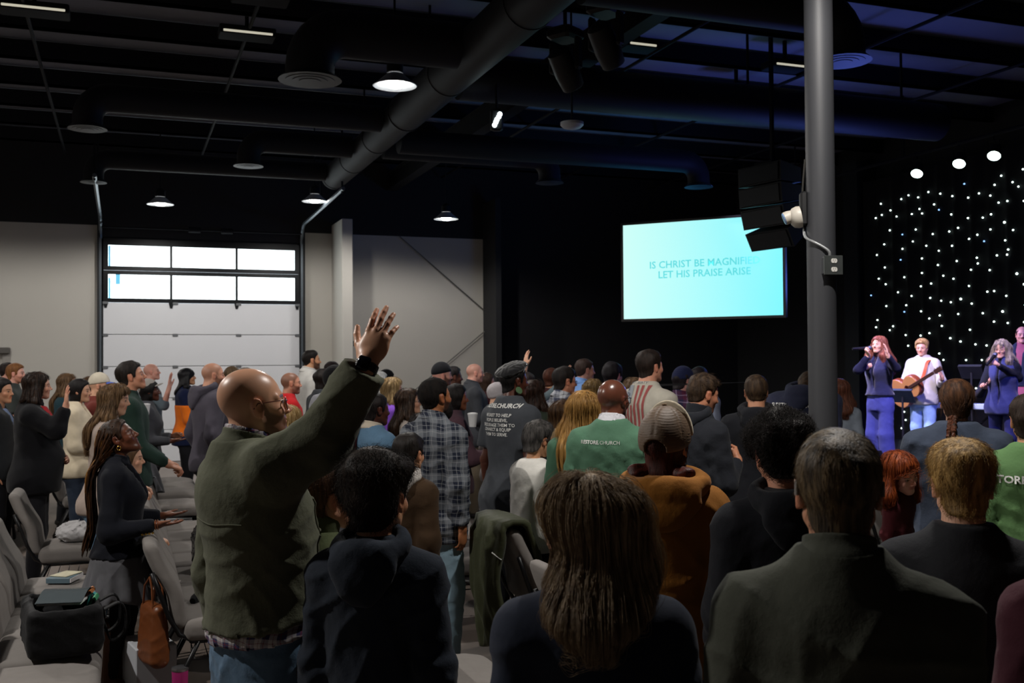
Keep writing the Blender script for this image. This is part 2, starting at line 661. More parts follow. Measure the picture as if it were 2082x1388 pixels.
# ------------------------------------------------------------------ hands (frame: x along fingers, y to the thumb, z out of the back of the hand)
def hand(Q, curl=.35, spread=.10, s=1.0, thumb=.0, curls=None):
    d = None
    d = rc(Q, (-.03, .003, 0), (.012, .004, 0), .024, .025)
    palm = ell(Q, (.052, .001, 0), (.056, .043, .0165))
    d = smin(d, palm, .016)
    d = smin(d, ell(Q, (.034, .024, -.008), (.034, .020, .016)), .012)
    base = [(.090, .0300, 0), (.096, .0100, .002), (.092, -.0105, .001), (.082, -.0290, -.002)]
    ln = [.074, .083, .076, .059]
    ra = [.0090, .0094, .0088, .0076]
    for i in range(4):
        c = curls[i] if curls is not None else curl * (1 + .10 * i)
        an = spread * (1.2 - .8 * i)
        p = A3(*base[i])
        q0 = p - A3(.05, p[1] * .35, 0)
        f = rc(Q, q0, p, ra[i] * .9, ra[i] * 1.12)
        ang = 0
        for j, (fr_, cj) in enumerate(((.46, .8), (.30, 1.1), (.24, .7))):
            ang += c * cj
            dr = A3(math.cos(ang) * math.cos(an), math.cos(ang) * math.sin(an), -math.sin(ang))
            q = p + dr * ln[i] * fr_
            f = smin(f, rc(Q, p, q, ra[i] * (1.02 - .08 * j), ra[i] * (.92 - .10 * j)), .003)
            p = q
        d = smin(d, f, .0045)
    a = .75 + .35 * spread - .6 * thumb
    t0, t1 = A3(.022, .026, -.010), A3(.022 + .036 * math.cos(a), .026 + .036 * math.sin(a), -.016)
    a2 = a - .25 - .5 * thumb
    t2 = t1 + A3(.031 * math.cos(a2), .031 * math.sin(a2), -.004 - .012 * thumb)
    t3 = t2 + A3(.024 * math.cos(a2 - .2), .024 * math.sin(a2 - .2), -.002 - .010 * thumb)
    th = smin(smin(rc(Q, t0, t1, .0150, .0118), rc(Q, t1, t2, .0112, .0098), .004), rc(Q, t2, t3, .0098, .0078), .003)
    return smin(d, th, .008)


# arm presets: upper arm, forearm, finger direction, back-of-hand normal, finger curl (x forward, y outward, z up)
ARMS = {
    'down': ((.02, .13, -1), (.20, .00, -1), (.22, -.05, -1), (.1, 1, .1), .5, .06),
    'slack': ((-.10, .16, -1), (.10, .04, -1), (.12, -.05, -1), (.1, 1, .1), .5, .06),
    'pocket': ((-.22, .30, -1), (.40, -.15, -1), (.4, -.2, -1), (.1, 1, .2), .5, .06),
    'clasp': ((.10, .16, -1), (.80, -.62, -.28), (.45, -.9, -.15), (.8, .45, .35), .9, .0),
    'chestclasp': ((.18, .20, -1), (.75, -.52, .50), (.35, -.75, .55), (.85, .5, .1), .9, .0),
    'rail': ((.22, .10, -1), (.85, -.12, -.55), (.85, -.2, -.35), (.3, .2, 1), .8, .05),
    'cross': ((.20, .15, -1), (.55, -.85, .05), (.2, -1, .05), (1, .2, .1), .4, .05),
    'palmup': ((.05, .10, -1), (1, .03, -.02), (1, .0, .10), (.1, .0, -1), .10, .10),
    'raise': ((.55, .40, .45), (.35, .05, 1), (.3, .05, 1), (-1, -.1, .3), .15, .16),
    'raiseside': ((.1, .85, .1), (.25, .35, 1), (.2, .15, 1), (-1, .1, .2), .15, .16),
    'high': ((.55, .25, .9), (.55, -.05, 1), (.5, .0, 1), (-1, 0, .5), .12, .10),
    'wave': ((.55, .25, -.55), (.35, .10, 1), (.3, .05, 1), (-1, .1, .3), .12, .18),
    'mic': ((.35, .35, -.95), (.45, -.50, 1), (.25, -.65, .55), (.3, .9, .2), 1.25, .0),
    'hold': ((.10, .12, -1), (.95, -.25, .10), (.9, -.35, .1), (.2, 1, .2), .8, .0),
    'strum': ((.05, .35, -1), (.75, -.70, .02), (.5, -.85, -.1), (.8, .5, .2), .8, .0),
    'fret': ((.15, .42, -1), (.75, .32, .30), (.4, -.2, .85), (.1, .9, .2), 1.0, .0),
    'face': ((.45, .12, -.75), (.35, -.25, 1), (.2, -.35, 1), (.8, .5, .1), .7, .05),
}

TORSO_M = [(.44, .165, .122, .004), (.50, .182, .128, .0), (.55, .176, .122, .002), (.61, .160, .112, .006), (.68, .166, .112, .006), (.74, .178, .118, .0),
           (.780, .172, .116, -.008), (.808, .146, .100, -.016), (.834, .098, .078, -.022), (.856, .072, .064, -.024), (.872, .056, .056, -.02)]
TORSO_F = [(.44, .172, .126, -.004), (.50, .186, .132, -.006), (.55, .172, .120, .0), (.61, .138, .100, .006), (.67, .145, .104, .008), (.725, .158, .122, .018),
           (.772, .150, .108, .002), (.806, .126, .092, -.012), (.834, .086, .072, -.018), (.856, .064, .058, -.020), (.872, .050, .050, -.018)]

SKIN = {'pale': C('#d9a98c'), 'fair': C('#dba98a'), 'tan': C('#c4916c'), 'olive': C('#a87450'), 'brown': C('#7a4a30'), 'dark': C('#5a3320'), 'deep': C('#432417'), 'rosy': C('#dca391')}
EYE_MESH = {}


def eye_mesh(c):
    if c not in EYE_MESH:
        V, Fq = nets(lambda P: np.sqrt((P**2).sum(1)) - .0122, (-.016,) * 3, (.016,) * 3, .0016)
        r = np.sqrt(V[:, 1]**2 + V[:, 2]**2)
        col = np.where((V[:, 0] > 0)[:, None] & (r < .0072)[:, None], np.array(C(c)), np.array(C('#8f857e')))
        col = np.where((V[:, 0] > 0)[:, None] & (r < .003)[:, None], np.array([.005, .005, .005]), col)
        EYE_MESH[c] = mesh('eye', V, Fq, True, col)
        EYE_MESH[c].materials.append(skin_mat(.12, .6, 'eye'))
    return EYE_MESH[c]


def frame_of(f, n):
    f = np.asarray(f, float)
    f = f / np.linalg.norm(f)
    n = np.asarray(n, float)
    n = n - f * n.dot(f)
    n = n / np.linalg.norm(n)
    return f, n


class Person:
    pass


PEOPLE = []
PTS = []


def person(label, px, top, d, yaw, sex='m', W=1.0, G=1.0, hs=None, skin='fair', hyaw=0, hp=0, hr=0, lean=0, side=0, arms=('down', 'down'),
           fz=0.0, ht=.012, beard=None, brow='#3a2a20', eye='#4a3628', lipc=None, stubble=None, group=None, H=None, seed=None, hscale=1.0, legs=True, eyes=True, name='person', cat='person', spec=.4, rough=.48, nh=None, feet=True, hz_off=0, spread=.10, drop=0.0):
    """yaw: direction the body faces, degrees from the stage direction (+x) turning away from the camera"""
    p = Person()
    fem = 1 if sex == 'f' else 0
    p.fem = fem
    p.seed = seed if seed is not None else int(px * 7 + top * 13) % 9973
    hs = hs or (.97 if sex == 'm' else .93)
    T = at(px, top, d)
    H = H or (T[2] - fz - ht * hs)
    p.H, p.hs, p.d, p.fz = H, hs, d, fz
    cz = np.radians(yaw)
    Rw = np.array([[math.cos(cz), -math.sin(cz), 0], [math.sin(cz), math.cos(cz), 0], [0, 0, 1]])
    p.Rw = Rw
    zch = H - .232 * hs                                   # chin level
    S = (zch / 1.52)
    p.S = S
    z_of = lambda k: zch + (k - .868) * 1.75 * S           # profile fraction -> height
    p.z_of = z_of
    T0 = TORSO_F if fem else TORSO_M
    p.prof = np.array([(z_of(k), a * S * (W if k > .6 else (W + G) / 2 if k > .55 else G), b * S * G, c * S) for k, a, b, c in T0], np.float32)
    p.nb = A3(-.020 * S, 0, z_of(.858))                    # base of the neck
    hc = A3(.022 * S, 0, H - .12 * hs) + A3(.03 * math.sin(math.radians(-hp)) - .02 * abs(math.sin(math.radians(hp))), -.03 * math.sin(math.radians(hr)), hz_off)
    p.hc = hc
    p.R = rot(hyaw, hp, hr)
    zh = z_of(.50)
    tl, ts = math.tan(math.radians(lean)), math.tan(math.radians(side))

    def bend(V):
        V = V.copy()
        k = np.maximum(V[:, 2] - zh, 0)
        V[:, 0] += k * tl
        V[:, 1] += k * ts
        if abs(lean) > 15:
            V[:, 2] -= k * (1 - math.cos(math.radians(lean)))
        return V
    p.bend = bend
    topl = bend(A3(hc[0], hc[1], H)[None])[0]
    O = np.array([T[0], T[1], 0]) - Rw @ np.array([topl[0], topl[1], 0])
    O[2] = fz
    p.O = O
    PTS.append((O[0], O[1]))
    loc = lambda w: Rw.T @ (np.asarray(w) - O)             # room -> person (before lean)

    def unbend(v):
        k = max(v[2] - zh, 0)
        return A3(v[0] - k * tl, v[1] - k * ts, v[2])
    p.loc = lambda w: unbend(loc(w))
    # joints
    sw = (.143 if fem else .163) * S * W
    zs = z_of(.796) - drop
    p.sh, p.el, p.wr, p.hd, p.hn, p.curl = {}, {}, {}, {}, {}, {}
    for s, pose in ((1, arms[0]), (-1, arms[1])):
        sh = A3(-.012 * S, s * sw, zs)
        if isinstance(pose, dict):
            el = p.loc(at(*pose['el'])) if 'el' in pose else sh + A3(*pose['eo']) * A3(1, s, 1)
            wr_ = p.loc(at(*pose['wr'])) if 'wr' in pose else el + A3(*pose['wo']) * A3(1, s, 1)
            if 'up' in pose:
                sh = sh + A3(*pose['up']) * A3(1, s, 1)
            hd = p.Rw.T @ np.asarray(pose['hd']) if pose.get('world', True) else np.asarray(pose['hd']) * A3(1, s, 1)
            hn = p.Rw.T @ np.asarray(pose['hn']) if pose.get('world', True) else np.asarray(pose['hn']) * A3(1, s, 1)
            cu, sp_ = pose.get('curl', .3), pose.get('spread', .1)
            p.curls = pose.get('curls')
        else:
            ua, fa, hd, hn, cu, sp_ = ARMS[pose]
            m = A3(1, s, 1)
            ua, fa, hd, hn = [np.asarray(v, np.float32) * m for v in (ua, fa, hd, hn)]
            if ua[2] > 0:
                sh = sh + A3(.02, -.01 * s, .03) * S
            el = sh + ua / np.linalg.norm(ua) * .295 * S
            wr_ = el + fa / np.linalg.norm(fa) * .250 * S
        p.sh[s], p.el[s], p.wr[s] = sh.astype(np.float32), np.asarray(el, np.float32), np.asarray(wr_, np.float32)
        p.hd[s], p.hn[s] = frame_of(hd, hn)
        p.curl[s] = (cu, sp_, pose.get('curls') if isinstance(pose, dict) else None, pose.get('thumb', 0.) if isinstance(pose, dict) else (.8 if cu > .7 else 0.))
    p.hip = {s: A3(0, s * .092 * S * G, z_of(.475)) for s in (1, -1)}
    st = RNG.uniform(-.03, .03)
    p.kn = {s: A3(.02 + s * st * .4, s * .105 * S, .265 * H) for s in (1, -1)}
    p.an = {s: A3(-.02 + s * st, s * spread * S, .075) for s in (1, -1)}
    # resolutions
    h1 = nh or min(max(d * .00115, .0036), .0085)
    hh = min(max(d * .0010, .0034), .0060)
    p.hcl = min(max(d * .0030, .0090), .022)
    base = np.array(SKIN[skin] if skin in SKIN else C(skin))
    p.base = base
    # --- body: head and neck, hands and forearms, and the trunk inside the clothes
    neck_r = (.056 if not fem else .047) * S * (0.5 + 0.5 * G)
    nk0 = hc + p.R @ A3(-.022, 0, -.045) * hs
    nk1 = p.nb + A3(-.004, 0, -.05)

    def f_head(P):
        dd = head_of(P, hc, p.R, hs, face, fem)
        return smin(dd, rc(P, nk0, nk1, neck_r * .98, neck_r * 1.12), .018)
    V, Q = nets(f_head, hc - A3(.16, .14, .17) * hs - A3(0, 0, .04 * S), hc + A3(.16, .14, .145) * hs, h1)
    q = ((V - hc) @ p.R) / hs
    col = np.tile(base, (len(V), 1))
    x, y, z = q[:, 0], np.abs(q[:, 1]), q[:, 2]
    lum = base.mean()
    red = np.array([base[0] * .95, base[1] * .62, base[2] * .58])

    def put(mask, c, k=1.0):
        col[:] = col * (1 - (mask * k)[:, None]) + np.asarray(c)[None] * (mask * k)[:, None]
    put(np.exp(-((x - .06)**2 + (y - .045)**2 + (z + .025)**2) / .0007), red, .45)
    put(np.exp(-((x - .108)**2 + y**2 + (z + .025)**2) / .00025), red, .5)
    put(sstep(y, .070, .082) * sstep(-np.abs(z + .004), -.045, -.03), red, .5)
    lc = C(lipc) if lipc else base * np.array([.82, .48, .46])
    put(sstep(x, .078, .083) * sstep(-y, -.026, -.021) * sstep(-np.abs(z + .056), -.0125, -.0095), lc, .85)
    bc = np.array(C(brow))
    zb = .0235 - .10 * np.abs(y - .028) * 1.0
    put(sstep(x, .05, .058) * sstep(-np.abs(y - .031), -.024, -.018) * sstep(-np.abs(z - zb), -.0062, -.0036), bc, .85)
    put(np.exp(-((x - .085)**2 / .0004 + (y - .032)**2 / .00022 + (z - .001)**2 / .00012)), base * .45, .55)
    put(sstep(x, .07, .078) * sstep(-np.abs(y - .032), -.017, -.012) * sstep(-np.abs(z - .0015), -.0055, -.0025), np.array(C('#1c1410')), .9)
    if stubble:
        sc_, k = stubble
        hl = np.interp(q[:, 0], *HL['fade'])
        put(sstep(q[:, 2] - hl, -.012, .012), C(sc_), k)
    if beard:
        bcol, k = beard
        lim = np.interp(q[:, 0], [-.03, .01, .03, .06, .1, .13], [-.03, .02, -.022, -.036, -.036, -.036])
        m = sstep(lim - z, -.006, .008) * sstep(x, -.005, .012) * (1 - sstep(x, .080, .084) * sstep(-y, -.022, -.018) * sstep(-np.abs(z + .056), -.011, -.008))
        m = m * sstep(z, -.135, -.115)
        put(m, C(bcol), k)
    parts = [(V, Q, col)]
    for s in (1, -1):
        f_, n_ = p.hd[s], p.hn[s]
        t_ = np.cross(n_, f_)
        t_ = t_ if s == -1 else -t_
        M = np.stack([f_, t_, n_], 1).astype(np.float32)
        sc_ = S * (1.0 if not fem else .90) * hscale
        cu, sp_, cl, th = p.curl[s]
        w = p.wr[s]

        def f_hand(P, w=w, M=M, sc_=sc_, cu=cu, sp_=sp_, cl=cl, th=th, s=s):
            dd = hand((((P - w) @ M) / sc_).astype(np.float32), cu, sp_, 1, th, cl) * sc_
            e = w + (p.el[s] - w) * (.9 if p_short[0] else .35)
            return smin(dd, rc(P, e, w, (.026 + (.014 if p_short[0] else .006)) * S, .0255 * sc_), .012)
        p_short = [d < 16]
        a0 = np.minimum(w, w + f_ * .2 * sc_) - .085
        a1 = np.maximum(w, w + f_ * .2 * sc_) + .085
        e = w + (p.el[s] - w) * .9
        a0, a1 = np.minimum(a0, e - .05), np.maximum(a1, e + .05)
        V, Q = nets(f_hand, a0, a1, hh)
        cc = np.tile(base, (len(V), 1))
        qh = ((V - w) @ M) / sc_
        if lum < .12:
            pm = sstep(-qh[:, 2], .006, .014) * sstep(qh[:, 0], -.01, .02)
            cc = cc * (1 - .5 * pm[:, None]) + np.array(C('#9a6a50')) * .5 * pm[:, None]
        k2 = sstep(qh[:, 0], .085, .13)
        cc = cc * (1 - .22 * k2[:, None]) + red * .22 * k2[:, None]
        parts.append((V, Q, cc))

    def f_core(P):
        dd = loft(P, p.prof, -.022)
        for s in (1, -1):
            dd = smin(dd, rc(P, p.sh[s] - A3(0, s * .05, .01), p.el[s], .05 * S, .040 * S), .03)
            dd = smin(dd, rc(P, p.el[s], p.wr[s], .040 * S, .026 * S), .02)
            if legs:
                dd = smin(dd, rc(P, p.hip[s], p.kn[s], .075 * S, .048 * S), .03)
                dd = smin(dd, rc(P, p.kn[s], p.an[s], .046 * S, .032 * S), .02)
        return smin(dd, rc(P, nk0, p.nb - A3(0, 0, .06), .04 * S, .045 * S), .02)
    zz = .02 if legs else z_of(.44)
    xs = np.array([p.prof[:, 0] * 0] + [v for dct in (p.sh, p.el, p.wr) for v in []], dtype=object) if False else None
    ext = np.stack(list(p.sh.values()) + list(p.el.values()) + list(p.wr.values()))
    lo = np.minimum(ext.min(0) - .08, A3(-.22, -.3, zz) * A3(1, 1, 1))
    hi = np.maximum(ext.max(0) + .08, A3(.22, .3, H - .15))
    lo[2] = zz
    V, Q = nets(f_core, lo, hi, max(.026, p.hcl * 1.3))
    parts.append((V, Q, np.tile(base, (len(V), 1))))
    off, VV, QQ, CC = 0, [], [], []
    for V, Q, c in parts:
        VV.append(V)
        QQ.append(Q + off)
        CC.append(c)
        off += len(V)
    b = link(name, mesh(name, bend(np.concatenate(VV)), np.concatenate(QQ), True, np.concatenate(CC)), skin_mat(rough, spec))
    b.location = Vector(O)
    b.rotation_euler = (0, 0, cz)
    tag(b, label, cat, group)
    p.o = b
    if eyes:
        for s in (1, -1):
            e = link('eye', eye_mesh(eye), None, b)
            c = bend((hc + p.R @ (A3(.0745, s * .0325, .0015) * hs))[None])[0]
            Mx = np.eye(4)
            Mx[:3, :3] = p.R * hs
            Mx[:3, 3] = c
            e.matrix_local = Matrix(Mx.tolist())
    PEOPLE.append(p)
    return p


def part(p, name, fn, lo, hi, h, mat, parent=None, deform=True, label=None, col=None):
    V, Q = nets(fn, lo, hi, h)
    if not len(V):
        return None
    V2 = p.bend(V) if deform else V
    o = link(name, mesh(name, V2, Q, True), mat, parent or p.o)
    if label:
        o['label'] = label
    return o


def hpart(p, name, fn, lo, hi, mat, h=None, parent=None, label=None):
    """part given in the head frame"""
    h = h or min(max(p.d * .0016, .0045), .010)
    lo, hi = np.asarray(lo, float) * p.hs, np.asarray(hi, float) * p.hs
    V, Q = nets(lambda P: fn((P / p.hs).astype(np.float32)) * p.hs, lo, hi, h)
    V2 = p.bend((V @ p.R.T) + p.hc)
    o = link(name, mesh(name, V2, Q, True), mat, parent or p.o)
    if label:
        o['label'] = label
    p.last = (V2, Q)
    return o


def normals(V, Q):
    a, b, c, d = V[Q[:, 0]], V[Q[:, 1]], V[Q[:, 2]], V[Q[:, 3]]
    fn = np.cross(c - a, d - b)
    N = np.zeros_like(V)
    for i in range(4):
        np.add.at(N, Q[:, i], fn)
    return N / (np.linalg.norm(N, axis=1)[:, None] + 1e-9)


def strands(name, pts, rad, mat, parent):
    """pts: (n, k, 3) hair strands as thin curves"""
    n, k, _ = pts.shape
    hc = bpy.data.hair_curves.new(name)
    hc.add_curves([k] * n)
    hc.attributes['position'].data.foreach_set('vector', pts.astype(np.float32).ravel())
    ra = hc.attributes.get('radius') or hc.attributes.new('radius', 'FLOAT', 'POINT')
    t = np.linspace(1, .35, k)
    ra.data.foreach_set('value', np.tile(rad * t, n).astype(np.float32))
    return link(name, hc, mat, parent)


def short_strands(p, hair, mat, n=4000, ln=.03, up=.35, comb=(0, 0, -1), jit=.5, curl=0., rad=.00045, k=6):
    V, Q = p.last
    N = normals(V, Q)
    i = RNG.integers(0, len(V), n)
    v = V[i] + RNG.normal(0, .003, (n, 3))
    nn = N[i]
    if comb == 'down':
        cm = np.array([0, 0, -1.0]) - nn * nn[:, 2:3] * -1
        ctr = p.bend((p.hc + p.R @ A3(-.05, 0, .115) * p.hs)[None])[0]
        cm = v - ctr
    else:
        cm = np.tile(p.R @ np.asarray(comb, float), (n, 1))
    cm = cm - nn * (cm * nn).sum(1)[:, None]
    cm = cm / (np.linalg.norm(cm, axis=1)[:, None] + 1e-6)
    dr = nn * up + cm + RNG.normal(0, jit, (n, 3)) * .5
    dr /= np.linalg.norm(dr, axis=1)[:, None]
    L = ln * RNG.uniform(.5, 1.15, n)[:, None]
    tip = ((v + dr * L - p.hc) @ p.R) / p.hs
    ok = tip[:, 2] > np.interp(tip[:, 0], *HL[getattr(p, 'line', 'short')]) - .006
    v, nn, dr, L = v[ok], nn[ok], dr[ok], L[ok]
    n = len(v)
    t = np.linspace(0, 1, k)
    P = v[:, None] - nn[:, None] * .004 + dr[:, None] * (L[:, None] * t[None, :, None])
    P[:, :, 2] -= (t**2)[None] * L * .25
    if curl:
        a = RNG.normal(0, 1, (n, 3))
        a -= dr * (a * dr).sum(1)[:, None]
        a /= np.linalg.norm(a, axis=1)[:, None]
        bb = np.cross(dr, a)
        ph = RNG.uniform(0, 6.28, n)[:, None] + t[None] * 7.5
        P += curl * (a[:, None] * np.cos(ph)[..., None] + bb[:, None] * np.sin(ph)[..., None]) * t[None, :, None]
    return strands('hair_strands', P, rad, mat, hair)


def flow_strands(p, hair, fn, mat, n=3000, k=16, step=.03, zroot=.05, jit=.004, rad=.0005, wave=0., stop=None, out=(0, 0, 0)):
    """long strands that start high on the head and run down over the hair volume fn (person frame)"""
    V, Q = p.hv
    qv = ((V - p.hc) @ p.R) / p.hs
    cand = np.where((qv[:, 2] > zroot) & ~((qv[:, 0] > .055) & (np.abs(qv[:, 1]) < .072)))[0]
    i = RNG.choice(cand, n)
    X = V[i].astype(np.float32)
    tgt = RNG.normal(0, 1, n).astype(np.float32) * jit
    P = [X.copy()]
    e = .004

    def grad(X):
        g = np.stack([fn(X + A3(e, 0, 0)) - fn(X - A3(e, 0, 0)), fn(X + A3(0, e, 0)) - fn(X - A3(0, e, 0)), fn(X + A3(0, 0, e)) - fn(X - A3(0, 0, e))], 1)
        return g / (np.linalg.norm(g, axis=1)[:, None] + 1e-6)
    nmax = RNG.integers(int(k * .6), k, n)
    ph = RNG.uniform(0, 6.28, n)
    for j in range(k - 1):
        g = grad(X)
        dn = np.tile(A3(out[0], out[1], -1), (n, 1))
        side_ = (X - p.hc) * A3(1, 1, 0)
        dn = dn + np.clip(side_, -.08, .08) * 1.5 * (((X - p.hc)[:, 2:3]) > -.02)
        tdir = dn - g * (dn * g).sum(1)[:, None] * .97
        tdir /= np.linalg.norm(tdir, axis=1)[:, None] + 1e-6
        Y = X + tdir * step * (j < nmax)[:, None]
        dd = fn(Y)
        Y = Y - g * (np.clip(dd - tgt - .001, -.02, .02))[:, None]
        if wave:
            Y = Y + A3(0, 1, 0) * (wave * np.sin(ph + j * .9))[:, None]
        X = Y.astype(np.float32)
        P.append(X.copy())
    P = np.stack(P, 1)
    P = p.bend(P.reshape(-1, 3)).reshape(P.shape)
    return strands('hair_strands', P, rad, mat, hair)


def short_hair(p, c, line='short', top=.022, side=.010, nz=.003, fr=70, c2=None, rough=.5, st=0, back=None, curl=0., **kw):
    m = hair_mat(C(c), C(c2) if c2 else None, max(rough, .6))
    p.line = line
    o = hpart(p, 'hair', lambda Q: hair_cap(Q, line, top, side, nz, p.seed, fr, p.fem, back), (-.17, -.13, -.16), (.14, .13, .175), m, min(max(p.d * .0014, .0042), .009))
    if not st and p.d < 13:
        st, kw = 900, dict(ln=.022, up=.10, comb='down', jit=.22, rad=.0010)
    if st:
        short_strands(p, o, m, st, curl=curl, **kw)
    return o


def long_hair(p, c, L=.25, c2=None, w=.105, dp=.045, top=.016, side=.014, front=.0, wave=.0, st=0, rough=.45, x_off=0., part_=.5, bangs=0, zr=.05, side_lock=1, jit=.005, out=(0, 0, 0), rad=.0006, ridge=.0014):
    """hair that falls L metres below the chin over the back"""
    m = hair_mat(C(c), C(c2) if c2 else None, rough, 70)
    hs, S = p.hs, p.S
    hc = p.hc
    zc = hc[2] - .11 * hs
    zb = zc - L
    bk = hc + p.R @ A3(-.06, 0, -.02) * hs
    prf = [(zb - .03, w * .35, dp * .3, 0), (zb, w * .75, dp * .55, 0), (zb + min(.08, L * .6), w * 1.02, dp * .8, 0), (zc + .02, w * 1.05, dp, 0), (zc + .10, .092 * hs, dp * 1.05, 0), (hc[2] + .07, .075 * hs, dp * 1.0, 0), (hc[2] + .09, .04, dp * .4, 0)]
    r = np.random.default_rng(p.seed)
    ph = r.uniform(0, 6.28, 8)
    hb = p.prof

    def fn(P):
        d1 = head_of(P, hc, p.R, hs, hair_cap, 'full', top, side, .0012, p.seed, 60, p.fem)
        z = P[:, 2]
        # the curtain hangs behind the neck and over the back of the clothes
        backx = np.interp(z, hb[:, 0], hb[:, 3] - hb[:, 2]) - .022
        t = sstep(-(z - hc[2]), .02, .20)
        cx = bk[0] * (1 - t) + np.minimum(backx + .0, bk[0] + .02) * t + x_off * t
        cy = bk[1] * (1 - t)
        Qq = P.copy()
        Qq[:, 0] -= cx
        Qq[:, 1] -= cy
        d2 = loft(Qq, prf)
        d = smin(d1, d2, .03)
        if side_lock:
            for s in (1, -1):
                a = hc + p.R @ A3(-.005, s * .080, -.02) * hs
                b_ = A3(a[0] * .3 + front, s * (.095 + .02 * S), zc - .02)
                e_ = A3(front - .03, s * (.10 + .02 * S), max(zb + .02, zc - .30))
                d = smin(d, smin(rc(P, a, b_, .024, .034), rc(P, b_, e_, .034, .018), .02), .03)
        ang = np.arctan2(P[:, 1] - cy, P[:, 0] - hc[0])
        rd = np.sin(ang * 22 + 2.2 * np.sin(z * 11 + ph[0]) + ph[1]) + np.sin(ang * 41 + 1.7 * np.sin(z * 17 + ph[2]) + ph[3])
        wv = wave * np.sin(z * 42 + 3 * np.sin(ang * 3 + ph[4]) + ph[5])
        return d - ridge * rd - wv
    lo = A3(min(-.25, hc[0] - .2) - .05, hc[1] - .24, zb - .04)
    hi = A3(hc[0] + .15, hc[1] + .24, p.H + .04)
    h = min(max(p.d * .0018, .0055), .012)
    V, Q = nets(fn, lo, hi, h)
    o = link('hair', mesh('hair', p.bend(V), Q, True), m, p.o)
    p.hv = (V, Q)
    p.hfn = fn
    if not st and p.d < 13:
        st, rad, zr = 700, .0012, -.02
    if st:
        flow_strands(p, o, fn, m, st, k=18, step=(L + .30) / 15, zroot=zr, jit=jit, wave=wave * .5, out=out, rad=rad)
    return o


# ------------------------------------------------------------------ clothes
def f_top(p, hem=.455, fit=.012, sleeve='long', wr_=.005, fr=9.0, girth=None, cuff=.036, boxy=0.0, neckcut=.0, arm=1.0, flare=0.0, tilt=0.0):
    pr = p.prof.copy()
    zt = pr[-1, 0]
    zh = p.z_of(hem)
    pr[:, 1] += fit
    pr[:, 2] += fit * 1.15
    low = np.clip((p.z_of(.56) - pr[:, 0]) / (.08 * p.S), 0, 1)
    pr[:, 1] += .014 * low
    pr[:, 2] += .014 * low
    if boxy:
        lower = pr[:, 0] < p.z_of(.76)
        ref = pr[6, 1]
        pr[lower, 1] = pr[lower, 1] * (1 - boxy) + ref * boxy
        pr[lower, 2] = pr[lower, 2] * (1 - boxy) + max(pr[5, 2], pr[6, 2]) * boxy
    if zh < pr[0, 0]:
        pr = np.vstack([[zh - .03, pr[0, 1] + flare, pr[0, 2] + flare, pr[0, 3]], pr])
    if girth:
        k = np.exp(-((pr[:, 0] - p.z_of(.60)) / (.11 * p.S))**2)
        pr[:, 2] += girth * k
        pr[:, 3] += girth * .6 * k
        pr[:, 1] += girth * .35 * k
    S = p.S * arm
    zs = p.sh[1][2]

    def fn(P):
        z = P[:, 2]
        d = loft(P, pr)
        d = np.maximum(d, zh + tilt * P[:, 0] - z)
        kk = np.clip((z - (zs - .15)) / .12, 0, 1) * .045 + .008
        for s in (1, -1):
            sh, el, wr = p.sh[s], p.el[s], p.wr[s]
            d = smin(d, rc(P, A3(-.022 * p.S, s * .045 * p.S, p.z_of(.832)), sh + A3(0, 0, .004), .048 * p.S + fit * .3, .056 * S + fit * .4), .05)
            if sleeve == 'none':
                continue
            u = el - sh
            if sleeve == 'short':
                e2 = sh + u * .80
                a = rc(P, sh, e2, .063 * S + fit * .6, .062 * S + fit)
                a = np.maximum(a, (P - (sh + u * .72)) @ (u / np.linalg.norm(u)).astype(np.float32))
            else:
                a = rc(P, sh, el, .063 * S + fit * .6, .050 * S + fit * .9)
                v = wr - el
                ln = np.linalg.norm(v)
                if sleeve == 'elbow':
                    w_end = el + v * .25
                else:
                    w_end = el + v * (.93 if sleeve == 'long' else .62)
                b = rc(P, el, el + v * 1.05, .050 * S + fit * .9, cuff * S + fit * .35)
                b = np.maximum(b, (P - w_end) @ (v / ln).astype(np.float32))
                a = smin(a, b, .03)
                if wr_:
                    q = np.linalg.norm(P - el, axis=1)
                    a = a - wr_ * .55 * np.exp(-(q / .11)**2) * np.sin(85 * ((P - el) @ (v / ln).astype(np.float32)) + 2.5 * np.sin(30 * (P[:, 1] + P[:, 0])))
            d = smin(d, a, kk)
        if wr_:
            d = d - wrinkle(P, p.seed, wr_ * sstep(np.sqrt(((P - p.nb)**2).sum(1)), .10, .22), fr)
        return d
    p.ftop = fn
    p.toph = zh
    return fn


def neckring(P, c, r, t, tilt=-18, ex=1.0):
    R = rot(0, tilt, 0)
    q = (P - c) @ R
    rr = np.sqrt(q[:, 0]**2 + (q[:, 1] / ex)**2) - r
    return np.sqrt(rr**2 + q[:, 2]**2) - t


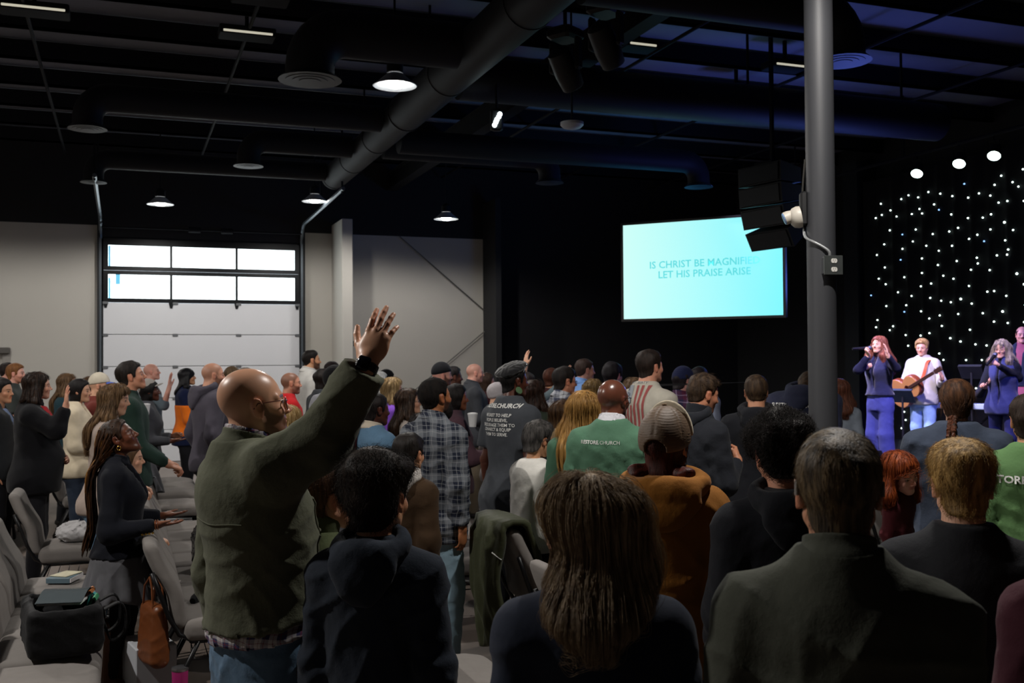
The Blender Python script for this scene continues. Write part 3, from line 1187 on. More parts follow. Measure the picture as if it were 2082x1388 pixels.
def wear(p, mat, hem=.455, fit=.012, sleeve='long', wr_=.005, fr=9.0, girth=None, collar='crew', hood=None, boxy=0., name='shirt', cuff=.036, collar_mat=None, rib=None, arm=1.0, label=None, hood_mat=None, flare=0., open_=None, h=None, v=None, tilt=0.0, hood_w=1.15):
    f = f_top(p, hem, fit, sleeve, wr_, fr, girth, cuff, boxy, 0, arm, flare, tilt)
    S = p.S
    nb = p.nb

    def fn(P):
        d = f(P)
        if collar == 'crew':
            d = smin(d, neckring(P, nb + A3(.006, 0, .0) * S, .062 * S, .010), .012)
        if open_ is not None:                       # opening down the front: (half width at the neck, lowest z fraction)
            w0, zl = open_
            z = P[:, 2]
            ww = w0 * np.clip((z - p.z_of(zl)) / (p.z_of(.83) - p.z_of(zl)), 0, 1)
            cutv = np.maximum(np.abs(P[:, 1]) - ww, -(P[:, 0] - .02))
            cutv = np.maximum(cutv, p.z_of(zl) - z)
            d = smax(d, -cutv, .006)
        return d
    ext = np.stack([p.sh[1], p.sh[-1], p.el[1], p.el[-1], p.wr[1], p.wr[-1]])
    m = .12
    wid = p.prof[:, 1].max() + fit + .06 + (girth or 0)
    dep = p.prof[:, 2].max() + fit + .06 + (girth or 0) * 1.7
    lo = np.minimum(ext.min(0) - m, A3(-dep, -wid, p.toph - .03 - abs(tilt) * .25))
    hi = np.maximum(ext.max(0) + m, A3(dep, wid, p.z_of(.88)))
    lo[2] = min(lo[2], p.toph - .03 - abs(tilt) * .25)
    o = part(p, name, fn, lo, hi, h or p.hcl, mat, label=label)
    p.shirt = o
    p.fshirt = fn
    cm = collar_mat or mat
    hq = min(p.hcl, .010)
    if collar == 'shirt':
        def fc(P):
            R = rot(0, -16, 0)
            q = (P - nb - A3(.004, 0, .012) * S) @ R
            r = np.sqrt(q[:, 0]**2 + q[:, 1]**2)
            ang = np.arctan2(q[:, 1], q[:, 0])
            zz = q[:, 2] / S
            rr = (.066 + .020 * sstep(-zz, -.018, .022)) * S
            d = np.abs(r - rr) - .0065
            hgt = .032 - .012 * sstep(-np.abs(ang), -1.0, -.2)
            d = np.maximum(d, (np.abs(zz) - hgt) * S)
            return np.maximum(d, (.20 - np.abs(ang)) * .06)
        part(p, 'collar', fc, nb - A3(.13, .13, .08), nb + A3(.14, .13, .09), min(hq, .0055), cm, o)
    if collar in ('stand', 'turtle'):
        hh_ = .045 if collar == 'stand' else .06

        def fc(P):
            R = rot(0, -14, 0)
            q = (P - nb - A3(.006, 0, .022) * S) @ R
            r = np.sqrt(q[:, 0]**2 + q[:, 1]**2)
            d = np.abs(r - (.068 + .1 * np.clip(q[:, 2], -.05, .05) * (1 if collar == 'stand' else -.2)) * S) - .007
            d = np.maximum(d, np.abs(q[:, 2]) - hh_ * S)
            if collar == 'stand':
                d = np.maximum(d, (.25 - np.abs(np.arctan2(q[:, 1], q[:, 0]))) * .06)
            return d
        part(p, 'collar', fc, nb - A3(.13, .13, .09), nb + A3(.13, .13, .13), min(hq, .007), cm, o)
    if hood == 'down':
        def fh(P):
            k = p.seed
            q = (P - nb) * A3(1, 1 / hood_w, 1)
            R = rot(0, 24, 0)
            w = (q - A3(-.022, 0, .010) * S) @ R
            ang = np.arctan2(w[:, 1], -w[:, 0])
            t = .024 + .022 * np.exp(-(ang / 1.1)**2)
            rr = np.sqrt(w[:, 0]**2 + (w[:, 1] / 1.06)**2) - (.082 + .012 * np.exp(-(ang / 1.2)**2)) * S
            d = np.sqrt(rr**2 + (w[:, 2] * .75)**2) - t * S
            d = smin(d, ell(q, A3(-.125, 0, -.055) * S, A3(.045, .098, .085) * S, rot(0, -8, 0)), .03)
            d = smin(d, ell(q, A3(-.135, 0, -.125) * S, A3(.030, .055, .050) * S, rot(0, -8, 0)), .04)
            gr = np.abs(w[:, 2] - .012 - .02 * np.sin(ang * 1.5 + k))
            d = d + .003 * np.exp(-(gr / .014)**2)
            return d - wrinkle(P, k + 5, .005, 14)
        part(p, 'hood', fh, nb - A3(.25, .19 * hood_w, .24) * S, nb + A3(.16, .19 * hood_w, .12) * S, min(p.hcl, .012), hood_mat or mat, o)
    return o


def trousers(p, mat, fit=.012, wide=0.0, name='trousers', wr_=.005, waist=.565, h=None):
    S = p.S
    pr = p.prof[:5].copy()
    pr[:, 1] += fit * .6
    pr[:, 2] += fit * .6
    zw = p.z_of(waist)

    def fn(P):
        z = P[:, 2]
        d = np.maximum(loft(P, pr), z - zw)
        legs = None
        for s in (1, -1):
            a = rc(P, p.hip[s], p.kn[s], .088 * S + fit, .060 * S + fit + wide * .5)
            b = rc(P, p.kn[s], p.an[s], .060 * S + fit + wide * .5, .046 * S + fit + wide)
            b = np.maximum(b, .055 - z)
            lg = smin(a, b, .03)
            legs = lg if legs is None else smin(legs, lg, .006)
        d = smin(d, legs, .035)
        if wr_:
            d = d - wrinkle(P, p.seed + 3, wr_, 13)
        return d
    w = p.prof[:, 1].max() + .06 + wide
    return part(p, name, fn, A3(-.22 - wide, -w, .04), A3(.24 + wide, w, zw + .03), h or max(p.hcl, .012), mat)


def shoes(p, mat, h=None, tall=0):
    for s in (1, -1):
        a = p.an[s]

        def fn(P, a=a, s=s):
            q = P - a
            q = q @ rot(s * 8)
            d = rc(q * A3(1, 1, 1.25), A3(-.035, 0, -.045), A3(.135, .004 * -s, -.062), .044, .040)
            d = smin(d, rc(q, A3(-.012, 0, -.03), A3(-.012, 0, .03 + tall), .042, .044 + tall * .04), .03)
            return np.maximum(d, .004 - P[:, 2])
        part(p, 'boot' if tall else 'shoe', fn, a - A3(.12, .11, .09), a + A3(.24, .11, .09 + tall), h or max(p.d * .0022, .012), mat, deform=False)


def skirt(p, mat, z0=.36, z1=.56, flare=.09, pleat=.010, name='skirt', n=18):
    zt, zb = p.z_of(z1), p.z_of(z0)
    pr = p.prof

    def fn(P):
        z = P[:, 2]
        a = np.interp(z, pr[:, 0], pr[:, 1])
        b = np.interp(z, pr[:, 0], pr[:, 2])
        t = np.clip((zt - z) / (zt - zb), 0, 1.1)
        a = a * (1 - .2 * t) + .035 * t + .02 + flare * t
        b = b + .02 + flare * t
        ang = np.arctan2(P[:, 1] / a, P[:, 0] / b)
        k = np.sqrt((P[:, 1] / a)**2 + (P[:, 0] / b)**2)
        d = (k - 1) * np.minimum(a, b) - pleat * t * np.sin(n * ang + 2 * np.sin(3 * ang + p.seed) + 3 * z)
        zb2 = zb + .02 * np.sin(4 * ang + 1)
        return np.maximum(np.maximum(d, zb2 - z), z - zt) * .8
    return part(p, name, fn, A3(-.34, -.38, zb - .04), A3(.34, .38, zt + .03), p.hcl, mat)


# ------------------------------------------------------------------ hats, glasses, prints
def cap(p, mat, brim_mat=None, back=False, brim=True, top=.012, name='cap', pitch=0):
    R = rot(0, pitch, 0)

    def crown(Q):
        q = Q @ R
        d = ell(q, (-.010, 0, .040), (.110, .088, .098 + top))
        x = q[:, 0]
        lowz = np.interp(x, [-.13, -.05, .05, .13], [.005, .018, .040, .048])
        d = smax(d, lowz - q[:, 2], .008)
        an = np.arctan2(q[:, 1], q[:, 0] + .01)
        seam = np.abs(((an / (PI / 3)) % 1.0) - .5)
        return d + .0022 * np.exp(-((.5 - seam) / .05)**2) * sstep(q[:, 2], .04, .07)
    o = hpart(p, name, crown, (-.17, -.14, -.05), (.15, .14, .19), mat, min(max(p.d * .0014, .0042), .009))
    if brim:
        def br(Q):
            q = Q @ R
            x, y, z = q[:, 0], q[:, 1], q[:, 2]
            if back:
                x = -x
            zz = z - (.050 - .9 * (y**2) * 3.0 - (x - .08) * .10) + (.02 if back else 0)
            d = np.sqrt((np.maximum(x - .085, 0) / 1.0)**2 + y**2) - .082
            d = np.maximum(d, .065 - x)
            return np.maximum(d, np.abs(zz) - .0045)
        hpart(p, 'cap_brim', br, (-.20, -.13, -.06), (.20, .13, .12), brim_mat or mat, min(max(p.d * .0014, .0042), .008), o)
    return o


def beanie(p, mat, name='beanie', low=-.012, tall=.0, nz=.0018):
    def fn(Q):
        d = ell(Q, (-.012, 0, .036), (.113, .090, .100 + tall))
        lz = np.interp(Q[:, 0], [-.13, .0, .12], [low - .03, low + .004, .045])
        d = smax(d, lz - Q[:, 2], .01)
        rim = np.exp(-((Q[:, 2] - lz - .02) / .018)**2)
        an = np.arctan2(Q[:, 1], Q[:, 0])
        return d - .005 * rim - nz * np.sin(an * 40)
    return hpart(p, name, fn, (-.16, -.13, -.10), (.14, .13, .19), mat, min(max(p.d * .0014, .0042), .009))


def glasses(p, mat, lens=None, w=.024, hgt=.018, square=True):
    mb = MB()
    hs = p.hs
    for s in (1, -1):
        pts = []
        for j in range(16):
            q = 2 * PI * j / 16
            c, sn = math.cos(q), math.sin(q)
            if square:
                c = math.copysign(abs(c)**.6, c)
                sn = math.copysign(abs(sn)**.6, sn)
            pts.append((.101 - .012 * abs(c * .5 + .5 if s > 0 else .5 - c * .5), s * .033 + w * c, -.004 + hgt * sn))
        mb.tube(pts, .0019, 6, closed=True)
        mb.tube([(.094, s * (.033 + w), .006), (.080, s * .070, .010), (.03, s * .0815, .010), (-.006, s * .083, .010), (-.022, s * .0825, -.006)], .0019, 6)
    mb.tube([(.101, .010, .004), (.106, 0, .007), (.101, -.010, .004)], .0018, 6)
    V = p.bend((np.array(mb.v, np.float32) * hs) @ p.R.T + p.hc)
    o = link('eyeglasses', mesh('eyeglasses', V, mb.f), mat, p.o)
    return o


def surf_back(p, yz, x0=-.55, fn=None, off=.0035):
    """points (y, z) on the back -> points on the garment (front when x0 > 0)"""
    fn = fn or p.fshirt
    X = np.c_[np.full(len(yz), x0), yz].astype(np.float32)
    sgn = 1 if x0 < 0 else -1
    for _ in range(60):
        d = fn(X)
        X[:, 0] += sgn * np.clip(d - off, -.02, .06) * .8
    return X


def text_mesh(s, size, bold=.0, align='CENTER'):
    cu = bpy.data.curves.new('lettering', 'FONT')
    cu.body = s
    cu.size = size
    cu.align_x = align
    cu.offset = bold
    cu.resolution_u = 2
    o = bpy.data.objects.new('lettering', cu)
    COL.objects.link(o)
    bpy.context.view_layer.update()
    m = bpy.data.meshes.new_from_object(o.evaluated_get(bpy.context.evaluated_depsgraph_get()))
    bpy.data.objects.remove(o)
    return m


def print_on(p, s, size, y, z, mat, bold=.0, x0=-.55, align='CENTER', tilt=0.0, sx=1.0):
    m = text_mesh(s, size, bold, align)
    n = len(m.vertices)
    co = np.empty(n * 3, np.float32)
    m.vertices.foreach_get('co', co)
    co = co.reshape(-1, 3)
    u, v = co[:, 0] * sx, co[:, 1]
    u, v = u * math.cos(tilt) - v * math.sin(tilt), u * math.sin(tilt) + v * math.cos(tilt)
    sg = -1 if x0 < 0 else 1
    X = surf_back(p, np.c_[y + sg * u, z + v], x0)
    m.vertices.foreach_set('co', p.bend(X).ravel())
    m.update()
    m.name = 'lettering'
    return link('lettering', m, mat, p.shirt)


def patch(p, name, quads, mat, x0=-.55, n=8, parent=None):
    """coloured print patches: each quad (y0, z0, y1, z1) laid on the garment"""
    V, Fc = [], []
    for (y0, z0, y1, z1) in quads:
        o = len(V)
        ys, zs = np.linspace(y0, y1, n), np.linspace(z0, z1, n)
        V += [(a, b) for a in ys for b in zs]
        for i in range(n - 1):
            for j in range(n - 1):
                Fc.append((o + i * n + j, o + i * n + j + 1, o + (i + 1) * n + j + 1, o + (i + 1) * n + j))
    X = surf_back(p, np.array(V, np.float32), x0)
    return link(name, mesh(name, p.bend(X), Fc), mat, parent or p.shirt)


# ================================================================== the room
CONC = plain('polished_concrete', C('#6b6058'), .42, 0, .22, 1.3, .08, 30)
WALLP = plain('painted_wall', C('#b6b3ac'), .8, 0, .03, 2.0, .06, 90)
BLACK = plain('black_paint', C('#1b1c1f'), .75, 0, .15, 2.0)
DECK = plain('ceiling_insulation', C('#7a7c86'), .8, 0, .2, .8)
STEEL = plain('black_painted_steel', C('#1e1f23'), .75, 0, .15, 3.0, spec=.15)
DUCT = plain('painted_duct', C('#1d1e23'), .65, 0, .1, 2.0, spec=.25)
GALV = plain('galvanised_steel', C('#6f7880'), .4, .7, .2, 8.0)
YB, XS, ZR = 20.7, 13.4, 6.0
XL, YF = -9.0, -4.5


def struct(o):
    o['kind'] = 'structure'
    return o


def sbox(name, lo, hi, mat, parent=None, bev=0.0):
    mb = MB()
    mb.box(lo, hi, bev)
    o = mb.build(name, mat, parent)
    if parent is None:
        struct(o)
    return o


sbox('floor', (XL, YF, -.12), (XS + .2, YB + .2, 0), CONC)
sbox('ceiling', (XL, YF, ZR), (XS + .2, YB + .2, ZR + .12), DECK)
sbox('wall_left', (XL - .15, YF, 0), (XL, YB, ZR), WALLP)
sbox('wall_front', (XL, YF - .15, 0), (XS + .2, YF, ZR), BLACK)
sbox('wall_right', (XS, YF, 0), (XS + .15, YB, ZR), BLACK)
# the back wall: pale up to 4.45 m, black above; a gap for the overhead door and for the side door
DX0, DX1, DZ = -.385, 3.285, 4.22
ex = at(983, 700, 1)
xe = (ex[0] - CAM[0]) / (ex[1] - CAM[1]) * YB
sd = [((at(q, 720, 1) - CAM)[0] / (at(q, 720, 1) - CAM)[1]) * YB for q in (-34, 21)]
back = struct(empty('wall_back', (0, YB, 0)))


def bw(name, x0, x1, z0, z1, mat):
    mb = MB()
    mb.box((x0, 0, z0), (x1, .15, z1))
    return mb.build(name, mat, back)


bw('wall_panel', XL, sd[0], 0, 4.45, WALLP)
bw('wall_panel', sd[0], sd[1], 2.16, 4.45, WALLP)
bw('wall_panel', sd[1], DX0 - .03, 0, 4.45, WALLP)
bw('wall_panel', DX1 + .03, xe, 0, 4.45, WALLP)
bw('wall_panel', xe, XS, 0, 4.45, BLACK)
bw('upper_wall', XL, XS, 4.45, ZR, BLACK)
bw('door_header', DX0 - .03, DX1 + .03, DZ + .02, 4.45, BLACK)
for x0, x1 in ((-7.6, -7.55), (-4.9, -4.88)):
    pass
# pale boxed column beside the door, and the dark partition where the pale wall ends
cx = [((at(q, 700, 1) - CAM)[0] / (at(q, 700, 1) - CAM)[1]) * 19.65 for q in (696, 718)]
sbox('column', (cx[0], 19.65, 0), (cx[1], YB, 4.62), WALLP, None, .01)
sbox('trim_1', (xe, 19.9, 0), (xe + .12, YB, 5.2), BLACK)
tb = MB()
tb.box((cx[1], 20.2, 2.18), (cx[1] + .26, 20.34, 2.28), .01)
tb.box((cx[1], 20.22, 2.0), (cx[1] + .05, 20.32, 2.2), .01)
tag(tb.build('wall_bracket', plain('dark_bracket', C('#2c3a36'), .6)), 'small dark bracket fixed to the pale boxed column', 'bracket')
for a, b in (((2.9, 4.0), (xe, 2.30 + .62)), ((xe, 2.42), (5.3, 1.2))):
    pass


def wall_pt(px, py, off=.07):
    v = at(px, py, 1) - CAM
    return CAM + v * ((YB - off - CAM[1]) / v[1])


for lab, a, b in (('upper thin steel brace rod crossing the pale wall beside the column', wall_pt(812, 480), wall_pt(986, 632)), ('lower thin steel brace rod rising across the pale wall behind the crowd', wall_pt(835, 800), wall_pt(986, 673))):
    mb = MB()
    mb.tube([a, b], .011, 8)
    r_ = mb.build('brace_rod', plain('brace_rod', C('#5b5a58'), .5, .4), None, True)
    tag(r_, lab, 'brace rod')

# ---- overhead sectional door with two glazed rows
door = struct(empty('door_1', ((DX0 + DX1) / 2, YB - .02, 0)))
WHITE_D = plain('white_door_skin', C('#d8dade'), .5, 0, .02, 3.0, .05, 250)
ALU = plain('black_aluminium', C('#111317'), .4, .3, .1, 5)
PANE = emit('daylight_pane', (.86, .97, 1.0), 3.2)
HING = plain('hinge_steel', C('#7d8083'), .45, .6)
wd = DX1 - DX0
x0 = -wd / 2
mb = MB()
mb.box((x0 - .02, .035, 0), (-x0 + .02, .07, 3.0))
mb.box((x0 - .10, .05, 0), (x0 + .03, .09, 4.3))
mb.box((-x0 - .03, .05, 0), (-x0 + .10, .09, 4.3))
mb.box((x0 - .1, .05, 4.15), (-x0 + .1, .09, 4.4))
mb.build('weather_seal', BLACK, door)
for i in range(5):
    mb = MB()
    z0, z1 = .602 * i + .005, .602 * (i + 1) - .004
    mb.box((x0 + .02, .0, z0), (-x0 - .02, .05, z1), .008)
    pn = mb.build('door_section', WHITE_D, door)
    for fx in (.0, .35, .68, 1.0):
        h_ = MB()
        hx = x0 + .06 + fx * (wd - .12)
        h_.box((hx - .05, -.018, z1 - .03), (hx + .05, .0, z1 + .022), .006)
        h_.build('hinge', HING, pn)
for i in range(2):
    z0, z1 = .602 * (5 + i), .602 * (6 + i)
    st = [x0 + .02, x0 + .02 + (wd - .04) * .333, x0 + .02 + (wd - .04) * .667, -x0 - .02]
    mb = MB()
    mb.box((x0 + .02, -.01, z0 + .004), (-x0 - .02, .05, z0 + .08), .004)
    mb.box((x0 + .02, -.01, z1 - (.13 if i else .075)), (-x0 - .02, .05, z1 - .004), .004)
    for k, s_ in enumerate(st):
        w_ = .09 if k in (0, 3) else .045
        a, b = (s_, s_ + w_) if k == 0 else (s_ - w_, s_) if k == 3 else (s_ - w_ / 2, s_ + w_ / 2)
        mb.box((a, -.012, z0 + .02), (b, .05, z1 - .02), .004)
    fr_ = mb.build('glazed_section', ALU, door)
    for k in range(3):
        pm = MB()
        pm.box((st[k] + .01, .018, z0 + .03), (st[k + 1] - .01, .030, z1 - .03))
        pn = pm.build('window_pane', PANE, fr_)
    bl = MB()
    bl.box((st[0] + .095, .012, z0 + .05), (st[0] + .13, .016, z1 - .14), 0)
    if i == 0:
        bl.box((st[0] + .22, .012, z1 - .26), (st[0] + .30, .016, z1 - .06), 0)
    bl.build('blue_outside_strip', emit('blue_outside_glow', C('#5aa9c8'), .9), fr_)  # added glowing strips stand in for the blue view outside the panes
    if i == 0:
        for k, s_ in enumerate(st):
            a = s_ + (.045 if k == 0 else -.045 if k == 3 else 0)
            b_ = MB()
            b_.add([(a - .05, -.014, z0 + .02), (a + .05, -.014, z0 + .02), (a + .02, -.014, z0 - .10), (a - .02, -.014, z0 - .10), (a - .05, .0, z0 + .02), (a + .05, .0, z0 + .02), (a + .02, .0, z0 - .10), (a - .02, .0, z0 - .10)],
                   [(0, 3, 2, 1), (4, 5, 6, 7), (0, 1, 5, 4), (1, 2, 6, 5), (2, 3, 7, 6), (3, 0, 4, 7)])
            b_.build('hinge', ALU, fr_)
for s_ in (-1, 1):
    mb = MB()
    xx = (x0 - .045) if s_ < 0 else (-x0 + .005)
    mb.box((xx, -.05, 0), (xx + .04, .03, 4.22))
    mb.build('door_track', GALV, door)
    mb = MB()
    mb.box((xx - .035 if s_ < 0 else xx + .045, -.07, 0), (xx + .0 if s_ < 0 else xx + .08, .02, 4.45))
    mb.build('door_jamb', BLACK, door)
    xm = xx + .02
    pts = [(xm, -.02, 4.2)] + [(xm, -.02 - .38 * (1 - math.cos(q)), 4.2 + .38 * math.sin(q)) for q in np.linspace(.2, PI / 2, 7)] + [(xm, -1.6, 4.60), (xm, -4.2, 4.66)]
    mb = MB()
    mb.tube(pts, .034, 6)
    mb.build('overhead_track', GALV, door)
    for yy in (-2.2, -4.1):
        mb = MB()
        mb.box((xm - .015, yy - .015, 4.6), (xm + .015, yy + .015, ZR))
        mb.build('track_hanger', STEEL, door)
mb = MB()
mb.tube([(x0, -.16, 4.40), (-x0, -.16, 4.40)], .016, 8)
for xx in (-.3, .3):
    mb.tube([(xx, -.16, 4.40), (xx + .22, -.16, 4.40)], .055, 12)
mb.build('torsion_shaft', STEEL, door, True)

# ---- side door at the edge of the frame
d2 = struct(empty('door_2', (0, YB, 0)))
mb = MB()
GREYF = plain('grey_door_frame', C('#8f8b86'), .6)
mb.box((sd[0] - .02, -.02, 0), (sd[0] + .06, .10, 2.16), .005)
mb.box((sd[1] - .13, -.03, 0), (sd[1], .10, 2.16), .005)
mb.box((sd[0] - .02, -.03, 2.08), (sd[1], .10, 2.16), .005)
mb.build('door_frame', GREYF, d2)
mb = MB()
mb.box((sd[0] + .05, .03, 0), (sd[1] - .12, .09, 2.09), .004)
mb.build('door_leaf', plain('pale_door_leaf', C('#b5b2ac'), .6), d2)
mb = MB()
mb.box((sd[0] + .06, -.10, 2.06), (sd[1] + .0, -.02, 2.17), .01)
mb.build('door_closer', plain('dark_closer', C('#55524e'), .5), d2)

# ---- roof framing: purlins across, sag rods along, two heavy beams
for i, y in enumerate(np.arange(1.2, 20.2, 1.32)):
    mb = MB()
    mb.box((XL, y - .035, ZR - .26), (XS, y + .035, ZR - .02))
    mb.box((XL, y - .035, ZR - .26), (XS, y + .045, ZR - .235))
    struct(mb.build('beam', STEEL))
for x in (-7.4, -3.9, -1.0, 1.35, 3.9, 6.2, 8.6, 11.0):
    mb = MB()
    mb.tube([(x, 0, ZR - .30), (x, 20.6, ZR - .30)], .022, 6)
    tag(struct(mb.build('trim_rod', STEEL, None, True)))
for x in (-5.6, 5.15):
    mb = MB()
    mb.box((x - .10, YF, ZR - .62), (x + .10, YB, ZR - .60))
    mb.box((x - .012, YF, ZR - .60), (x + .012, YB, ZR - .28))
    mb.box((x - .10, YF, ZR - .30), (x + .10, YB, ZR - .27))
    struct(mb.build('beam', STEEL))

# ---- ducts: one long round main along the room with branches that end in down-turned outlets
ZD, XD = 5.0, 3.33


def elbow(p0, p1, drop, n=7, r=.30):
    """pipe from p0 to p1 that turns down at its end"""
    p0, p1 = np.array(p0, float), np.array(p1, float)
    t = (p1 - p0) / np.linalg.norm(p1 - p0)
    pts = [p0, p1 - t * r]
    for q in np.linspace(.15, PI / 2, n):
        pts.append(p1 - t * r + t * r * math.sin(q) - np.array([0, 0, r * (1 - math.cos(q))]))
    pts.append(pts[-1] - np.array([0, 0, drop]))
    return pts


dm = empty('air_duct', (XD, 8, ZD), 0, 'long round main duct hanging across the dark ceiling with its branch pipes', 'duct')
mb = MB()
for y0, y1, r in ((-3.5, 6.0, .27), (6.0, 12.6, .235), (12.6, 17.4, .212)):
    mb.tube([(0, y0 - 8, 0), (0, y1 - 8, 0)], r, 28)
mb.tube([(0, 17.4 - 8, 0), (0, 17.55 - 8, 0)], [.212, .15], 28)
mb.build('duct_pipe', DUCT, dm, True)
for y, r in ((3.0, .27), (6.0, .272), (8.4, .236), (10.8, .236), (12.6, .238), (14.2, .213), (15.8, .213), (17.3, .213)):
    mb = MB()
    mb.tube([(0, y - 8 - .02, 0), (0, y - 8 + .02, 0)], r + .006, 28)
    mb.build('duct_seam', DUCT, dm, True)
for y in (4.5, 8.0, 11.5, 15.0):
    mb = MB()
    mb.box((-.012, y - 8 - .012, .2), (.012, y - 8 + .012, ZR - ZD))
    mb.build('duct_hanger', STEEL, dm)
for px, py, zc, r, lab in ((630, 62, 5.0, .23, 'branch duct with round outlet nearest the top edge, left of the big main duct'), (178, 196, 5.0, .17, 'long branch duct ending in an outlet at the upper left'),
                           (505, 285, 5.0, .16, 'shorter branch duct with its outlet above the glazed overhead door'), (190, 322, 5.0, .15, 'farthest left branch duct near the back wall above the door track'),
                           (1712, 30, 5.0, .20, 'branch duct whose outlet turns down behind the top of the grey pillar'), (1117, 322, 5.0, .17, 'branch duct to the right of the main duct, outlet above the black wall'),
                           (1420, 330, 4.9, .17, 'branch duct passing above the cyan screen')):
    v = at(px, py, 1) - CAM
    q = CAM + v * ((zc - CAM[2]) / v[2])
    r_ = max(.24, r * 1.5)
    o = dm
    sg = 1 if q[0] > XD else -1
    pts = [e + np.array([0, q[1] - 8, zc - ZD]) for e in elbow((sg * .22, 0, 0), (q[0] - XD, 0, 0), .10, 7, r_)]
    mb = MB()
    mb.tube(pts, r, 22)
    bp = mb.build('branch_pipe', DUCT, o, True)
    bp['label'] = lab
    e = pts[-1]
    mb = MB()
    mb.tube([e + np.array([0, 0, .02]), e - np.array([0, 0, .03])], [r * 1.02, r * 1.3], 24)
    for k in range(3):
        mb.tube([e - np.array([0, 0, .03 + .004 * k]), e - np.array([0, 0, .034 + .004 * k])], [r * (1.0 - .28 * k)] * 2, 24)
    mb.build('outlet_grille', plain('grey_grille', C('#26272b'), .5), bp, True)
v = at(1150, 178, 1) - CAM
q = CAM + v * ((5.05 - CAM[2]) / v[2])
mb = MB()
mb.tube([(.2, q[1] - 8, .05), (7.0, q[1] - 8, .05)], .25, 24)
bp = mb.build('branch_pipe', DUCT, dm, True)
bp['label'] = 'long thick branch duct running right towards the pillar'
for xx in (1.5, 4.0, 6.4):
    mb = MB()
    mb.box((xx - .012, q[1] - 8 - .012, .25), (xx + .012, q[1] - 8 + .012, ZR - ZD))
    mb.build('duct_hanger', STEEL, bp)

# ---- high bay lamps
LAMPM = emit('lamp_glow', (1.0, .985, .95), 24.0)
REFL = plain('white_reflector', C('#b4b8bc'), .4, .2, .05)
for i, L in enumerate(list(LAMPS) + LAMPS_OUT):
    L = np.asarray(L)
    lab = ['round ceiling lamp nearest the camera beside the main duct', 'round ceiling lamp high at the upper left of the glazed door', 'round ceiling lamp at the upper right of the glazed door', 'round ceiling lamp over the pale wall panel'][i] if i < 4 else None
    o = empty('ceiling_lamp', L, 0, lab or 'round ceiling lamp hung outside the frame, %s' % ['left of the near lamp', 'far out on the left', 'left of the overhead door', 'above the left hand chair rows', 'above the near rows of people'][i - 4], 'lamp', 'high ceiling lamps')
    mb = MB()
    n, V, Fc = 28, [], []
    for (r, z) in ((.075, .11), (.11, .085), (.17, .03), (.225, -.012), (.220, -.016), (.165, .022), (.105, .075), (.07, .10)):
        V += [(r * math.cos(2 * PI * j / n), r * math.sin(2 * PI * j / n), z) for j in range(n)]
    for k in range(8):
        for j in range(n):
            Fc.append((k * n + j, k * n + (j + 1) % n, ((k + 1) % 8) * n + (j + 1) % n, ((k + 1) % 8) * n + j))
    mb.add(V, Fc)
    mb.build('reflector', REFL, o, True)
    mb = MB()
    mb.lathe([(.02, -.035), (.07, -.028), (.095, .0), (.098, .03), (.08, .065), (.03, .085)], 20)
    mb.build('lamp_bulb', LAMPM, o, True)
    mb = MB()
    mb.lathe([(.05, .10), (.085, .12), (.085, .22), (.05, .26), (.012, .27), (.012, ZR - L[2])], 16)
    mb.build('lamp_housing', STEEL, o, True)
    light('ceiling_lamp_light', 'SPOT', L + np.array([0, 0, -.045]), LAMP_W * (1 if i == 0 else .55 if i < 4 else LAMP_OUT_K[i - 4]), (1.0, .955, .90), .07, L - np.array([0, 0, 3]), 168, .35).parent = None
# slim fixtures that are off or glow through a narrow slit
SLIT = emit('slit_glow', (1.0, .95, .75), .5)
for px, py, ln, lab in ((70, 28, .62, 'slim ceiling fixture in the top left corner'), (502, 77, .55, 'slim ceiling fixture above the near round lamp, left side'), (530, 3, .5, 'slim ceiling fixture cut by the top edge'),
                        (1297, 101, .35, 'slim fixture among the blue lit rafters, second from the duct'), (1206, 156, .40, 'slim fixture beside the hanging stage lights'), (1596, 142, .45, 'slim fixture just left of the pillar top'), (1497, 190, .35, 'lowest slim fixture under the blue lit rafters')):
    v = at(px, py, 1) - CAM
    q = CAM + v * ((5.62 - CAM[2]) / v[2])
    o = empty('slim_fixture', q, 0, lab, 'light fixture', 'slim ceiling fixtures')
    mb = MB()
    mb.box((-ln / 2 - .04, -.14, -.0), (ln / 2 + .04, .16, .10), .01)
    mb.box((-.02, -.02, .1), (.02, .02, ZR - 5.62))
    mb.build('fixture_housing', STEEL, o)
    mb = MB()
    mb.box((-ln / 2, -.155, .012), (ln / 2, -.135, .036), .004)
    mb.build('light_slit', SLIT, o)

# ---- grey steel pillar with outlet box, conduit and emergency light
pc = at(1672, 700, 6.3)
px_, py_ = pc[0], pc[1]
mb = MB()
mb.lathe([(.086, 0), (.086, ZR)], 32)
pil = struct(mb.build('pillar', plain('grey_pillar_paint', C('#3b3c40'), .55, 0, .06, 5, .05, 120), None, True))
pil.location = (px_, py_, 0)
tc_ = (CAM - np.array([px_, py_, 0]))[:2]
ta = math.atan2(tc_[1], tc_[0])


def pil_pt(da, z, r=.09):
    return np.array([px_ + r * math.cos(ta + math.radians(da)), py_ + r * math.sin(ta + math.radians(da)), z])


